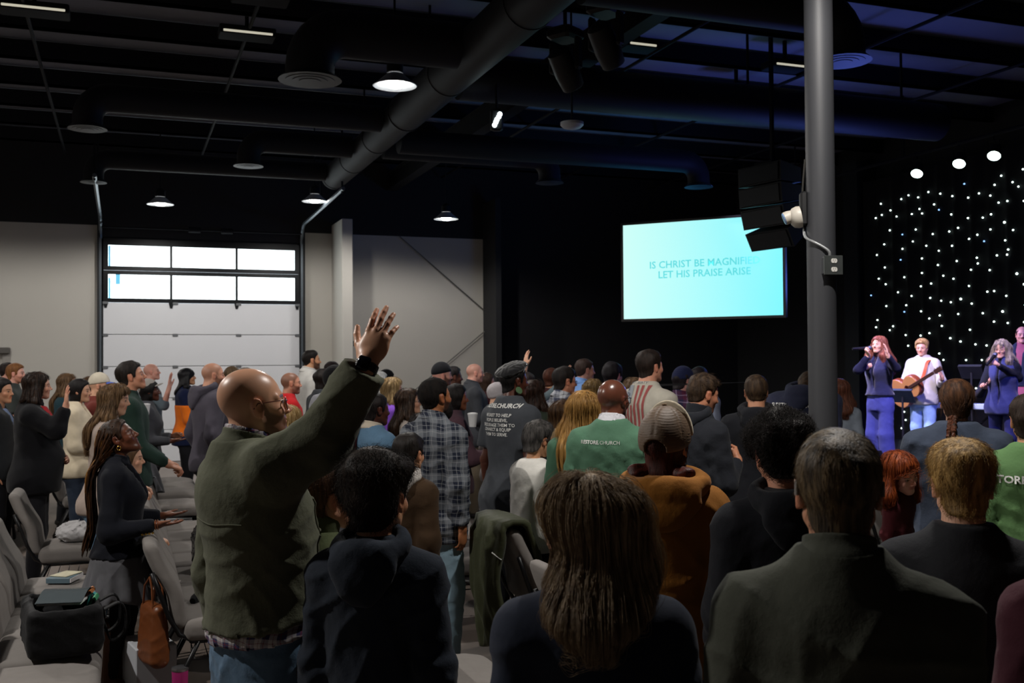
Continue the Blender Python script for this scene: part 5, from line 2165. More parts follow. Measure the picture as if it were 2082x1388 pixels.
hpart(p, 'cap_front', fpan, (.0, -.13, .02), (.16, .13, .22), FB('#c8bca6'), .006, ho)
hpart(p, 'cap_button', lambda Q: ell(Q, (-.012, 0, .166), (.011, .011, .006)), (-.04, -.03, .14), (.02, .03, .18), FB('#7b6650'), .004, ho)
hpart(p, 'cap_patch', lambda Q: np.maximum(np.abs(ell(Q, (-.012, 0, .036), (.1330, .1065, .1340))) - .004, np.sqrt((Q[:, 1])**2 + (Q[:, 2] - .09)**2) - .035) + np.maximum(0, .05 - Q[:, 0]), (.04, -.06, .03), (.16, .06, .17), plain('white_patch', C('#cfc6c4'), .6), .004, ho)

p = person('teenager with thick curly black hair and black hooded sweatshirt, seen from behind', 1586, 830, 3.35, 70, hs=.96, W=1.0, ht=.04, hyaw=6, hp=-12, skin='#c58c70', arms=('slack', 'slack'))
dress(p, FB('#16171d', bump=.35), BLKTR, hood='down', fit=.030, wr_=.009, name='hoodie', boxy=.4)
short_hair(p, '#100c0b', 'short', .034, .020, .008, 50, '#2c2421', st=9000, ln=.034, up=.6, curl=.010, back=.022, k=9, rad=.0006)
print_on(p, 'Yours truly', .026, .05, p.z_of(.665), plain('grey_print', C('#8a8c90'), .7))

# ---------- middle rows, left to right
p = person('bearded man in blue and grey checked flannel shirt and light jeans', 886, 768, 6.35, 34, ht=.008, hyaw=-14, hp=9, skin='#9a6440', beard=('#120c09', .96), W=1.02, arms=('slack', 'slack'))
wear(p, plaid(C('#1d2230'), C('#6c7076'), C('#84868a'), per=.085), fit=.024, collar='shirt', wr_=.008, hem=.435, name='flannel_shirt', h=.012)
trousers(p, FB('#7f98a6', vary=.25), wide=.020, wr_=.010)
shoes(p, plain('black_sneaker', C('#1b1b1d'), .45))
for s in (1, -1):
    a = p.an[s]
    part(p, 'shoe_panel', lambda P, a=a, s=s: np.maximum(rc(((P - a) @ rot(s * 8)) * A3(1, 1, 1.25), A3(-.035, 0, -.045), A3(.135, .004 * -s, -.062), .0475, .0435), np.abs(((P - a) @ rot(s * 8))[:, 0] - .03) - .028) + np.maximum(0, .02 - P[:, 2]), a - A3(.12, .11, .09), a + A3(.24, .11, .09), .010, WHTSHOE, deform=False)
short_hair(p, '#0d0a09', 'fade', .014, .009, .0008, 160, '#17110e', rough=.9)
hpart(p, 'beard', lambda Q: smax(ell(Q, (.055, 0, -.090), (.052, .056, .062)), -(ell(Q, (.02, 0, -.01), (.075, .062, .055))), .01) - .0015 * np.sin(Q[:, 2] * 300 + 3 * np.sin(Q[:, 1] * 120)), (-.03, -.09, -.18), (.14, .09, .0), hair_mat(C('#0b0807'), C('#1a120d'), .8), .006)

p = person('woman in black feathered beret and charcoal printed church t-shirt', 1046, 733, 7.1, 20, 'f', W=1.22, G=1.2, ht=.035, hyaw=-14, skin='deep', rough=.38, arms=('slack', 'slack'))
dress(p, FB('#3f4247', bump=.3), BLKTR, sleeve='short', fit=.022, hem=.425, wr_=.007, name='t_shirt')
zpx = lambda py, dd: at(1020, py, dd)[2]
for s_, sz, py_t, bo in (('RESTORE.CHURCH', .040, 829, .0014), ('WE EXIST TO HELP', .030, 847, .0005), ('PEOPLE BELIEVE,', .030, 857, .0005), ('ENCOURAGE THEM TO', .030, 867, .0005), ('CONNECT & EQUIP', .030, 876, .0005), ('THEM TO SERVE.', .030, 886, .0005)):
    print_on(p, s_, sz, .0, zpx(py_t, 6.95), WHTPR, bo)
short_hair(p, '#0a0807', 'short', .012, .008, .001, 120)


def beret(Q):
    q = (Q - A3(-.025, 0, .080)) @ rot(0, 22, 6)
    d = ell(q, (0, 0, .012), (.128, .110, .046))
    d = smin(d, ell(q, (.0, 0, -.025), (.098, .082, .03)), .02)
    return d - .004 * np.sin(70 * q[:, 0] + 3 * np.sin(60 * q[:, 1])) * np.sin(80 * q[:, 1] + 2 * np.sin(50 * q[:, 0]))


bo = hpart(p, 'beret', beret, (-.20, -.15, -.02), (.13, .15, .19), FB('#0f0f12', sheen=.5), .007)
hpart(p, 'hat_pin', lambda Q: ell(Q, (.070, -.055, .125), (.014, .014, .012)), (.04, -.09, .09), (.10, -.02, .16), plain('silver', C('#b8bcc0'), .25, 1), .004, bo)
for s in (1, -1):
    mb = MB()
    c = p.bend((p.hc + p.R @ (A3(-.008, s * .086, -.062) * p.hs))[None])[0]
    mb.lathe([(.001, -.004), (.026, -.003), (.026, .003), (.001, .004)], 20, Matrix.Translation(Vector(c)) @ Matrix.Rotation(math.radians(90 + 25 * s), 4, 'X'))
    mb.build('earring', plain('green_earring', C('#4f6a4a'), .4), p.o, True)

p = person('elderly woman with short grey black hair in white fleece jacket', 1097, 853, 6.6, 12, 'f', W=1.16, G=1.16, ht=.02, hyaw=6, hp=-6, lean=5, skin='tan', arms=('rail', 'rail'))
dress(p, FB('#e0ddd6', bump=.4), BLKTR, fit=.028, wr_=.008, hem=.46, collar='crew', name='jacket', boxy=.4)
short_hair(p, '#22201f', 'short', .024, .018, .003, 70, '#55514e', st=2500, ln=.028, up=.12, comb='down', jit=.2, rad=.0009)
glasses(p, plain('silver_frame', C('#8a8a8e'), .3, .8))
mb = MB()
p = person('woman with very long straight blonde hair and green top, seen from behind', 1186, 792, 6.1, 62, 'f', W=1.0, ht=.018, skin='pale', arms=('slack', 'slack'))
dress(p, FB('#4a6e58', bump=.3), DKDEN, fit=.022, wr_=.007, name='sweatshirt')
long_hair(p, '#8a6534', .34, '#c79b5c', w=.115, dp=.050, st=3500, zr=-.02, rough=.35, jit=.007)
p = person('bald dark skinned man with glasses in green church sweatshirt over white collar', 1247, 771, 5.75, 47, W=1.08, G=1.08, ht=0, hyaw=-18, hp=2, skin='#6a4030', rough=.26, spec=.6, arms=('slack', 'slack'), stubble=('#2a1710', .2), beard=('#2a1710', .3))
dress(p, FB('#547a62', bump=.4), DKDEN, fit=.026, wr_=.009, name='sweatshirt', boxy=.3)
zt_ = zpx(904, 5.6)
print_on(p, 'RESTORE.', .027, .03, zt_, WHTPR, .0008, align='RIGHT')
print_on(p, 'CHURCH', .027, .028, zt_, WHTPR, .0, align='LEFT')
part(p, 'shirt_collar', lambda P: np.maximum(np.abs(np.sqrt((((P - p.nb - A3(.004, 0, .018)) @ rot(0, -16, 0))[:, :2]**2).sum(1)) - (.066 + .30 * np.clip(.025 - ((P - p.nb - A3(.004, 0, .018)) @ rot(0, -16, 0))[:, 2], 0, .05))) - .005, np.abs(((P - p.nb - A3(.004, 0, .018)) @ rot(0, -16, 0))[:, 2]) - .030), p.nb - A3(.13, .13, .08), p.nb + A3(.13, .13, .10), .007, FB('#d4d4da'))
glasses(p, plain('dark_gold_frame', C('#3a2a18'), .25, .3), w=.025, hgt=.019)
p = person('tall man in cream t-shirt with a striped flag printed on the back', 1322, 711, 7.6, 13, W=1.08, G=1.02, ht=.014, hyaw=-2, hp=4, skin='#d0947a', arms=('slack', 'slack'))
dress(p, FB('#b9b3a6', bump=.3), KHAKI, sleeve='short', fit=.022, wr_=.007, hem=.44, name='t_shirt')
short_hair(p, '#1c1411', 'short', .022, .010, .002, 80, '#2e221c')
RED, NVP = plain('red_print', C('#9a4a48'), .8, 0, .08), plain('navy_print', C('#3f4c60'), .8, 0, .08)
z1, z0 = zpx(785, 7.45), zpx(873, 7.45)
for k in range(7):
    ya = .135 - .255 * (k + .5) / 7 - .006
    zt = z1 if k > 3 else z1 - .145
    patch(p, 'printed_stripe', [(ya + .012, z0, ya - .006, zt)], RED)
patch(p, 'printed_canton', [(.13, z1 - .135, .01, z1)], plain('pale_print', C('#8f959c'), .8))
patch(p, 'printed_star', [(.10, z1 - .095, .045, z1 - .045), (.085, z1 - .12, .06, z1 - .012), (.12, z1 - .085, .025, z1 - .06)], NVP)
print_on(p, 'LAND OF LIBERTY', .022, .005, z1 + .012, NVP)

p = person('man in dark grey padded jacket with clasped hands raised', 1432, 760, 6.4, 4, W=1.12, G=1.1, ht=.016, hyaw=-4, hp=-10, lean=4, skin='#c98a6a', arms=('chestclasp', 'chestclasp'), stubble=('#4a3428', .35), beard=('#6a4a38', .35))
dress(p, FB('#26282e', bump=.45), BLKTR, fit=.030, wr_=.010, hood='down', hem=.43, name='jacket', collar='stand')
short_hair(p, '#241a14', 'fade', .022, .008, .002, 90, '#4a3828', st=1500, ln=.03, up=.25, comb=(.8, 0, .2), jit=.2, rad=.0008)
p = person('man with short brown hair in black hooded sweatshirt, seen from behind', 1537, 761, 7.3, 57, W=1.06, G=1.08, ht=.014, skin='#c48c6c', arms=('slack', 'clasp'))
dress(p, FB('#1a1b20', bump=.35), KHAKI, fit=.028, wr_=.008, hood='down', hem=.43, name='hoodie', boxy=.4)
short_hair(p, '#2c2018', 'fade', .016, .008, .001, 100, '#4c3a28')
p = person('person bowed forward in navy church hooded sweatshirt behind the pillar', 1648, 742, 8.4, 38, W=1.16, G=1.1, ht=.014, lean=25, hp=-45, hz_off=-.11, skin='fair', arms=('down', 'down'), H=1.93)
dress(p, FB('#2a2d42', bump=.35), BLKTR, fit=.030, wr_=.008, hood='down', hem=.43, name='hoodie')
for s_, sz, zz, bo in (('RESTORE.CHURCH', .052, .778, .0016), ('WE EXIST TO HELP', .036, .742, .0007), ('PEOPLE BELIEVE,', .036, .720, .0007), ('ENCOURAGE THEM TO', .036, .698, .0007)):
    print_on(p, s_, sz, .0, p.z_of(zz), WHTPR, bo)
short_hair(p, '#2c2018', 'short', .016, .008, .001, 100, '#4c3a28')
BOW = p
p = person('woman in pale cardigan with brown hair just right of the pillar', 1706, 768, 10.0, 60, 'f', W=.95, ht=.02, skin='pale', arms=('slack', 'slack'))
dress(p, FB('#8f98a6', bump=.3), BLKTR, name='cardigan')
long_hair(p, '#4a2c22', .10, '#7a4a38', st=0)

p = person('woman with one long braid in slate blue sweatshirt, seen from behind', 1944, 769, 5.35, 46, 'f', W=1.24, G=1.18, ht=.014, hyaw=4, skin='pale', arms=('clasp', 'slack'))
dress(p, FB('#3a4252', bump=.45), BLKTR, fit=.034, wr_=.011, fr=7, name='sweatshirt', boxy=.6, arm=1.1)
o = short_hair(p, '#2c1a11', 'short', .016, .014, .0012, 60, '#5e3c24', back=.016, st=3500, ln=.05, up=.03, comb=(-.8, 0, -.5), jit=.12)
a = p.hc + p.R @ (A3(-.105, .0, -.075) * p.hs)
mb = MB()
for k in range(3):
    pts, rs = [], []
    for t in np.linspace(0, 1, 44):
        z = a[2] - .27 * t
        xb = np.interp(z, p.prof[:, 0], p.prof[:, 3] - p.prof[:, 2]) - .072
        ph = 2 * PI * (t * 5.5 + k / 3)
        pts.append(np.array([min(a[0], xb) * min(1, t * 4) + a[0] * (1 - min(1, t * 4)) + .008 * math.cos(2 * ph), .018 + .030 * t + .014 * math.sin(ph), z]))
        rs.append(.0115 * (1 - .5 * t) + .001)
    mb.tube(pts, rs, 8)
mb.build('braid', hair_mat(C('#2c1a11'), C('#5e3422')), o, True)
print_on(p, 'RISE', .020, -.035, p.z_of(.735), WHTPR, .0004)
BRAID = p
p = person('small red haired child in dark red held against the woman with the braid', 1831, 916, 5.15, -75, hs=.82, W=.62, G=.75, ht=.022, hyaw=-8, hp=-16, hr=18, skin='rosy', arms=('slack', 'slack'), legs=True, fz=.44, name='person', spread=.06)
dress(p, FB('#4a1a20', bump=.3), BLKTR, name='jumper', fit=.014)
long_hair(p, '#5a2410', .06, '#9a4a20', w=.085, dp=.045, top=.022, side=.020, st=1800, zr=-.03, wave=.002, rad=.0007)
p = person('person in green church sweatshirt cut off by the right frame edge', 2092, 800, 4.9, 48, W=1.05, G=1.05, ht=.014, skin='tan', arms=('slack', 'slack'))
dress(p, FB('#55764a', bump=.4), DKDEN, fit=.026, wr_=.008, name='sweatshirt')
print_on(p, 'RESTORE.CHURCH', .050, .02, p.z_of(.765), WHTPR, .0014)
short_hair(p, '#241a14')
p = person('person in maroon sweater cut off by the right frame edge, lower corner', 2290, 905, 2.1, 47, W=1.08, G=1.05, ht=.014, skin='fair', arms=('slack', 'slack'))
dress(p, FB('#3e1a24', bump=.4), DKDEN, fit=.026, wr_=.008, name='sweater')
short_hair(p, '#241a14')

# ---------- left side of the crowd
p = person('man in dark green sweater looking upward with clasped hands', 268, 733, 8.3, 2, W=.98, ht=.016, hp=14, hyaw=-6, skin='#c98f72', arms=('rail', 'rail'), stubble=('#4a3428', .2))
dress(p, FB('#22352e', bump=.3), DKDEN, fit=.016, hem=.46, name='sweater')
short_hair(p, '#15110f', 'short', .022, .009, .002, 80, '#2a221d')
p = person('young woman with long ash brown hair in beige pullover leaning on a chair', 238, 778, 7.5, -4, 'f', ht=.018, hyaw=-6, hp=-3, skin='pale', arms=('rail', 'rail'), lean=6)
dress(p, FB('#a4948a', bump=.3), DENIM, fit=.018, name='pullover', collar='turtle')
long_hair(p, '#4c3826', .22, '#8a6c4c', st=2500, zr=-.02, rad=.0008)
p = person('child in pale blue sweater mostly hidden behind the woman with braids', 262, 895, 6.75, -6, hs=.88, W=.80, ht=.02, skin='pale', arms=('down', 'rail'))
dress(p, FB('#9db4c4', bump=.3), DKDEN, fit=.020, name='sweater')
short_hair(p, '#4c3826', 'full', .02, .015)
p = person('woman with black bun hair in cream v-neck sweater', 163, 769, 9.9, -10, 'f', W=1.1, G=1.1, ht=.014, hyaw=-5, skin='#c99a7c', arms=('clasp', 'clasp'))
dress(p, FB('#cdbfa6', bump=.3), DKDEN, fit=.022, name='sweater', open_=(.05, .775))
o = short_hair(p, '#100c0c', 'full', .014, .012, .001, 90)
p = person('man in off-white cap with blue brim and rust shirt', 203, 756, 10.6, -4, W=1.05, ht=.03, hyaw=-2, hp=-4, skin='fair', arms=('slack', 'slack'), beard=('#20140e', .85))
dress(p, FB('#6a2f28'), BLKTR, fit=.02, name='shirt')
cap(p, FB('#c9c0ae'), FB('#4a66c0'))
p = person('stout woman in black blazer over red top, one hand raised beside her face', 78, 755, 8.6, -2, 'f', W=1.20, G=1.20, ht=.014, hyaw=8, skin='#cf9a80', arms=('clasp', dict(eo=(.20, .10, -.12), wo=(.07, -.02, .20), hd=(.05, .12, 1), hn=(-1, .3, .0), world=False, curl=.12, spread=.22)))
wear(p, FB('#0c0c10'), fit=.028, collar='shirt', name='blazer', hem=.44, girth=.045, open_=(.10, .64))
part(p, 'red_top', lambda P: np.maximum(np.maximum(loft(P, p.prof + np.array([0, .012, .016, 0], np.float32)), p.z_of(.6) - P[:, 2]), P[:, 2] - p.z_of(.835)), A3(-.3, -.3, p.z_of(.58)), A3(.34, .3, p.z_of(.86)), .016, FB('#a81c24'))
trousers(p, BLKTR)
shoes(p, BLKSHOE)
long_hair(p, '#140f0e', .03, '#3a281e', top=.014, side=.010)
p = person('person in dark jacket over blue shirt cut off by the left frame edge', 4, 768, 9.7, -6, W=1.05, ht=.014, hyaw=-18, skin='#c08c6c', arms=('clasp', 'slack'))
dress(p, FB('#1d1f22'), BLKTR, fit=.02, name='jacket', open_=(.06, .66))
part(p, 'blue_shirt', lambda P: np.maximum(np.maximum(loft(P, p.prof + np.array([0, .010, .012, 0], np.float32)), p.z_of(.6) - P[:, 2]), P[:, 2] - p.z_of(.84)), A3(-.3, -.3, p.z_of(.58)), A3(.34, .3, p.z_of(.86)), .016, FB('#5a6a8a'))
short_hair(p, '#14100f', 'short', .02, .012)
p = person('ginger haired man in dark grey t-shirt near the left frame edge', 33, 738, 12.2, -8, ht=.014, hyaw=-6, hp=2, skin='rosy', arms=('slack', 'clasp'), beard=('#a06038', .5))
dress(p, FB('#3a3e3c'), KHAKI, sleeve='short', name='t_shirt')
short_hair(p, '#6a4426', 'short', .018, .010, .001, 80, '#8a5c34')
p = person('dark haired man in teal shirt half hidden behind the ginger man', 18, 736, 13.2, -8, ht=.014, skin='rosy', arms=('slack', 'slack'))
dress(p, FB('#2f7484'), BLKTR, name='shirt')
short_hair(p, '#1c1412', 'fade', .014, .008)
p = person('woman with long light brown hair in dark teal top by the pale wall', 138, 758, 12.0, -12, 'f', ht=.016, skin='fair', arms=('slack', 'slack'))
dress(p, FB('#233a42'), BLKTR, name='top')
long_hair(p, '#4a3626', .28, '#7c6044')
p = person('woman with brown hair behind the man in the off-white cap', 183, 764, 13.0, -12, 'f', ht=.016, skin='fair', arms=('slack', 'slack'))
dress(p, FB('#3a3a3e'), BLKTR, name='top')
long_hair(p, '#3a2a1e', .18, '#5c4430')
p = person('bald man in grey blue shirt raising an open hand', 309, 739, 14.0, -6, W=1.04, G=1.06, ht=0, hp=8, skin='rosy', arms=('slack', dict(eo=(.20, .06, -.20), wo=(.07, .02, .25), hd=(.08, .0, 1), hn=(-1, -.3, .1), world=False, curl=.08, spread=.16)), stubble=('#b08070', .3))
dress(p, FB('#6c7a84'), KHAKI, sleeve='elbow', name='shirt')
p = person('dark skinned woman in grey newsboy cap and charcoal top holding a cup', 305, 768, 10.8, -4, 'f', ht=.03, hp=4, skin='deep', arms=('hold', 'palmup'))
dress(p, FB('#3c3d42'), BLKTR, name='top', fit=.018)
short_hair(p, '#0c0a0a', 'full', .012, .016)
cap(p, FB('#8a8580'), pitch=14)
p = person('woman in black headscarf and navy and orange jacket', 381, 747, 13.4, -4, 'f', W=1.06, ht=.018, hp=8, skin='tan', arms=('cross', 'cross'))
wear(p, FB('#141c3a'), fit=.026, hem=.44, name='jacket')
f1 = p.fshirt
part(p, 'orange_band', lambda P: np.maximum(f1(P) - .008, np.abs(P[:, 2] - p.z_of(.62)) - .20), A3(-.4, -.5, p.z_of(.44)), A3(.6, .5, p.z_of(.80)), .020, FB('#e0701c'))
trousers(p, BLKTR)
shoes(p, BLKSHOE)
beanie(p, FB('#0e0e12'), 'headscarf', -.09)
long_hair(p, '#0c0b0e', .10, '#141216')
p = person('man with shaved head in plum grey hooded sweatshirt', 434, 737, 9.6, 14, W=1.12, G=1.1, ht=.004, hyaw=-8, skin='#d39c80', arms=('pocket', 'pocket'), stubble=('#6a4a38', .45), beard=('#5a3c2c', .6))
dress(p, FB('#4a4650', bump=.35), BLKTR, fit=.028, hood='down', name='hoodie')
p = person('woman with light brown hair behind the bald man in front', 474, 744, 13.0, 10, 'f', ht=.016, skin='fair', arms=('slack', 'slack'))
dress(p, FB('#4a4a4e'), BLKTR, name='top')
short_hair(p, '#4a3a28', 'full', .016, .014)
p = person('grey haired person far behind the bald man in front', 500, 746, 15.5, 0, ht=.014, skin='rosy', arms=('slack', 'slack'))
dress(p, FB('#5a5a5e'), BLKTR, name='top')
short_hair(p, '#6a625a', 'short', .016, .012)
p = person('man with cropped hair and moustache in bright red t-shirt', 592, 756, 10.8, 4, W=1.05, ht=.006, hyaw=-6, skin='#cf9478', arms=('slack', 'slack'), stubble=('#3a2a20', .7), beard=('#4a3226', .55))
dress(p, FB('#b01c20'), DKDEN, sleeve='short', name='t_shirt', fit=.02)
p = person('young blonde girl just beyond the chin of the bald man', 588, 822, 7.4, 40, 'f', hs=.90, W=.8, ht=.016, skin='pale', arms=('slack', 'slack'))
dress(p, FB('#a88c84'), DKDEN, name='top')
long_hair(p, '#9a7a48', .12, '#cdb080')
p = person('tall man with dark beard in white quarter zip pullover', 634, 711, 12.2, 6, W=1.06, ht=.014, hyaw=-4, hp=4, skin='tan', arms=('slack', 'slack'), beard=('#1c120d', .85))
dress(p, FB('#c4c2be'), KHAKI, collar='shirt', name='pullover', fit=.022)
short_hair(p, '#120e0c', 'fade', .016, .007)
p = person('young person with dark hair and dark olive cap behind the white pullover', 658, 745, 11.4, 20, ht=.03, skin='pale', arms=('slack', 'slack'))
dress(p, FB('#33363a'), BLKTR, name='top')
short_hair(p, '#15100e', 'full', .012, .014)
p = person('dark haired person between white pullover and black beanie', 676, 734, 14.2, 8, ht=.014, skin='tan', arms=('slack', 'slack'))
dress(p, FB('#2a2a2e'), BLKTR, name='top')
short_hair(p, '#1a1211', 'short', .016, .012)
p = person('person in black beanie and light grey hooded sweatshirt with black sleeves', 684, 741, 8.2, 30, W=1.1, G=1.06, ht=.022, skin='fair', arms=('slack', 'slack'))
wear(p, FB('#8a8a90', bump=.35), fit=.028, sleeve='none', hood='down', name='hoodie', hem=.43)
f2 = f_top(p, .46, .020, 'long')
part(p, 'sleeves', lambda P: smax(f2(P), .16 * p.S - np.abs(P[:, 1]), .01), np.minimum(p.wr[-1], p.sh[-1]) - .2, np.maximum(p.wr[1], p.sh[1]) + .2, .016, FB('#131316'))
trousers(p, FB('#77777c'))
shoes(p, WHTSHOE)
beanie(p, FB('#0d0d10'), low=-.05, tall=.006)
p = person('elderly woman with white hair far back by the pale wall', 774, 754, 13.2, 0, 'f', ht=.018, skin='pale', arms=('slack', 'slack'))
dress(p, FB('#8a8a8e'), BLKTR, name='top')
long_hair(p, '#8f8f8f', .06, '#c4c4c2', side=.018)
p = person('person in black head covering beyond the white haired woman', 787, 750, 15.0, -6, ht=.014, skin='tan', arms=('slack', 'slack'))
dress(p, FB('#2a2a2e'), BLKTR, name='top')
beanie(p, FB('#101014'), low=-.04)
p = person('woman with shoulder length blonde streaked hair in bright purple top', 799, 766, 10.2, 0, 'f', ht=.016, hyaw=-4, skin='fair', arms=('slack', 'slack'))
dress(p, FB('#7a4ab8'), DENIM, name='top', fit=.018)
long_hair(p, '#6a5436', .05, '#b09468', side=.018)
p = person('girl with black and dark red ponytail in denim jacket, hand at her face', 764, 797, 7.0, 26, 'f', W=1.05, G=1.04, ht=.012, hyaw=-10, skin='deep', arms=('slack', dict(eo=(.22, .10, -.22), wo=(.09, -.10, .20), hd=(.10, -.3, 1), hn=(-.4, .9, .1), world=False, curl=.9)))
DJ = FB('#54718a', vary=.25, bump=.45)
dress(p, DJ, BLKTR, fit=.030, wr_=.010, name='denim_jacket', collar='shirt', collar_mat=FB('#b0a594', sheen=.4), hem=.48)
o = short_hair(p, '#0b0808', 'short', .012, .010, .001, 120, '#1c1413')
a = p.hc + p.R @ (A3(-.11, .0, .0) * p.hs)
for k, (cc, cd) in enumerate((('#0b0808', '#1c1010'), ('#2a0a10', '#4a1018'))):
    mb = MB()
    for i in range(8):
        pts = []
        for t in np.linspace(0, 1, 12):
            pts.append(np.array([a[0] - .05 * math.sin(min(1, t * 3) * PI / 2) - .03 * t, a[1] + .02 + (.012 * (i % 4) - .018) + .008 * math.sin(6 * t + i), a[2] + .015 - .60 * t * (.5 + .5 * k) - .02 * (i // 4)]))
        mb.tube(pts, .007, 6)
    mb.build('ponytail', hair_mat(C(cc), C(cd)), o, True)
p = person('woman with long dark brown hair and wire glasses in pale floral top', 832, 788, 8.8, -4, 'f', ht=.016, hyaw=-6, hp=6, skin='fair', arms=('slack', 'clasp'))
dress(p, FB('#9a9088'), DENIM, name='top')
long_hair(p, '#1f1612', .22, '#4c3626')
glasses(p, plain('silver_frame', C('#8a8a8e'), .3, .8), w=.026)
p = person('woman in black coat right behind the flannel shirt man', 862, 838, 8.4, 18, 'f', ht=.014, skin='tan', arms=('slack', 'slack'))
dress(p, FB('#121215'), BLKTR, name='coat', fit=.026)
long_hair(p, '#100c0b', .12, '#1e1512')
p = person('person in brown jacket with white fleece hood beside the wavy haired boy', 832, 880, 5.6, 40, hs=.9, W=.9, ht=.01, skin='tan', arms=('slack', 'slack'))
dress(p, FB('#3d2c1c', bump=.35), FB('#4a4640'), fit=.026, hood='down', hood_mat=FB('#c0bab4'), name='jacket')
short_hair(p, '#15100d', 'short', .016, .01)
p = person('bearded man in black cap worn backwards near the pale wall', 899, 735, 10.6, 4, W=1.06, ht=.028, hyaw=-6, skin='rosy', arms=('slack', 'slack'), beard=('#3a2418', .85))
dress(p, FB('#26282c'), BLKTR, name='shirt')
cap(p, FB('#15161a'), brim=False)
p = person('dark skinned man looking over the shoulder of the black capped man', 922, 744, 11.6, 2, ht=.012, skin='#5a3828', arms=('slack', 'slack'), hyaw=-4)
dress(p, FB('#4a4c52'), BLKTR, name='shirt')
short_hair(p, '#1a1718', 'fade', .016, .010)
p = person('woman in plum jacket holding a cup behind the flannel shirt', 928, 779, 8.7, -4, 'f', ht=.014, skin='brown', arms=('slack', dict(eo=(.10, .05, -.27), wo=(.22, -.02, .02), hd=(.9, -.4, .1), hn=(.2, 1, .2), world=False, curl=.8)))
dress(p, FB('#4a343c', bump=.35), DENIM, name='jacket', fit=.026)
short_hair(p, '#0f0b0a', 'full', .014, .018)
PLUM = p
p = person('heavy set bald man in charcoal polo shirt by the dark partition', 966, 739, 12.4, -8, W=1.15, G=1.25, ht=.002, hyaw=0, skin='rosy', arms=('slack', 'clasp'), stubble=('#8a6a5c', .4))
dress(p, FB('#3c3e43'), KHAKI, sleeve='elbow', name='polo_shirt', girth=.05, collar='shirt')
p = person('woman with brown hair in maroon sweatshirt at the edge of the pale wall', 991, 757, 13.0, -10, 'f', W=1.1, ht=.014, skin='rosy', arms=('slack', 'slack'))
dress(p, FB('#3c1a20'), BLKTR, name='sweatshirt')
short_hair(p, '#2c1e17', 'full', .014, .016)
p = person('person in white knit hat beside the printed church t-shirt', 1013, 775, 9.4, 0, ht=.022, hs=.88, skin='pale', arms=('slack', 'slack'))
dress(p, FB('#6a6260'), BLKTR, name='top')
beanie(p, FB('#a9a3a6'), low=-.02)
p = person('person with both arms stretched up in front of the black wall', 1072, 756, 11.6, 12, ht=.014, skin='pale', arms=(dict(eo=(.10, .05, .20), wo=(.05, .0, .24), hd=(.1, 0, 1), hn=(-1, 0, .2), world=False, curl=.15), dict(eo=(.28, -.04, .10), wo=(.17, .0, .19), hd=(.55, 0, .85), hn=(-.8, 0, .5), world=False, curl=.05)))
dress(p, FB('#5c6a70'), BLKTR, name='shirt', sleeve='three')
short_hair(p, '#2a2220', 'short', .016, .012)
p = person('woman with dark brown hair in dark olive sweater behind the elderly woman', 1086, 771, 8.9, 30, 'f', ht=.016, skin='tan', arms=('slack', 'slack'))
dress(p, FB('#2a3228'), BLKTR, name='sweater')
long_hair(p, '#1c120e', .12, '#3a241a')
p = person('person in dark maroon hooded top in front of the black wall', 1122, 748, 12.0, 30, ht=.014, skin='tan', arms=('slack', 'slack'))
dress(p, FB('#3a1e20'), BLKTR, name='hoodie', hood='down')
short_hair(p, '#3a1e14', 'short', .018, .014)
p = person('young man with glasses in white and navy checked shirt', 1149, 745, 9.0, 6, ht=.016, hyaw=-6, hp=-3, skin='#c08468', arms=('slack', 'slack'))
dress(p, plaid(C('#c4c6cc'), C('#4a5066'), C('#23283c'), per=.11), DKDEN, collar='shirt', name='shirt', fit=.02)
short_hair(p, '#14100f', 'short', .024, .014, .003, 60, '#231b18')
glasses(p, GLF)
p = person('woman with brown ponytail in black coat with fur trimmed hood', 1146, 812, 7.9, 40, 'f', ht=.016, skin='fair', arms=('slack', 'slack'))
dress(p, FB('#131316'), BLKTR, name='coat', fit=.028, hood='down', hood_mat=FB('#7a664a', sheen=.5))
long_hair(p, '#2e1e14', .08, '#5a4028')
p = person('man in light blue dress shirt against the black wall', 1190, 729, 10.8, 4, ht=.012, hyaw=-6, skin='#b08070', arms=('slack', 'slack'))
dress(p, FB('#6f94cc'), BLKTR, collar='shirt', name='shirt', fit=.02)
short_hair(p, '#2a1e1a', 'fade', .014, .008)
p = person('small blonde head above the very long haired blonde woman', 1206, 770, 9.45, 50, 'f', hs=.9, ht=.014, skin='pale', arms=('slack', 'slack'))
dress(p, FB('#4a4a50'), BLKTR, name='top')
long_hair(p, '#5c482c', .08, '#94784c')
p = person('dark haired man in dark shirt left of the flag t-shirt', 1246, 736, 9.8, 40, ht=.014, skin='#b08090', arms=('slack', 'slack'), hyaw=-10)
dress(p, FB('#1a1a20'), BLKTR, name='shirt')
short_hair(p, '#120e12', 'short', .022, .014)
p = person('woman with light brown hair touching the shoulder of the flag t-shirt', 1288, 766, 8.7, 60, 'f', ht=.016, skin='pale', arms=('slack', 'slack'))
dress(p, FB('#8a8478'), BLKTR, name='top')
long_hair(p, '#4c3a2a', .25, '#7c6248', w=.09)
p = person('man in navy cap and purple checked shirt', 1389, 744, 9.2, 18, W=1.08, ht=.026, hyaw=-8, hp=-8, skin='#b08078', arms=('slack', 'clasp'))
dress(p, plaid(C('#4a1c34'), C('#22203c'), C('#8a7c96'), per=.15), BLKTR, collar='shirt', name='shirt', fit=.024)
short_hair(p, '#181316', 'short', .010, .008)
cap(p, FB('#1c2140'))
p = person('dark haired person beyond the navy cap', 1422, 745, 10.6, 30, ht=.014, skin='tan', arms=('slack', 'slack'))
dress(p, FB('#7c8296'), BLKTR, name='top')
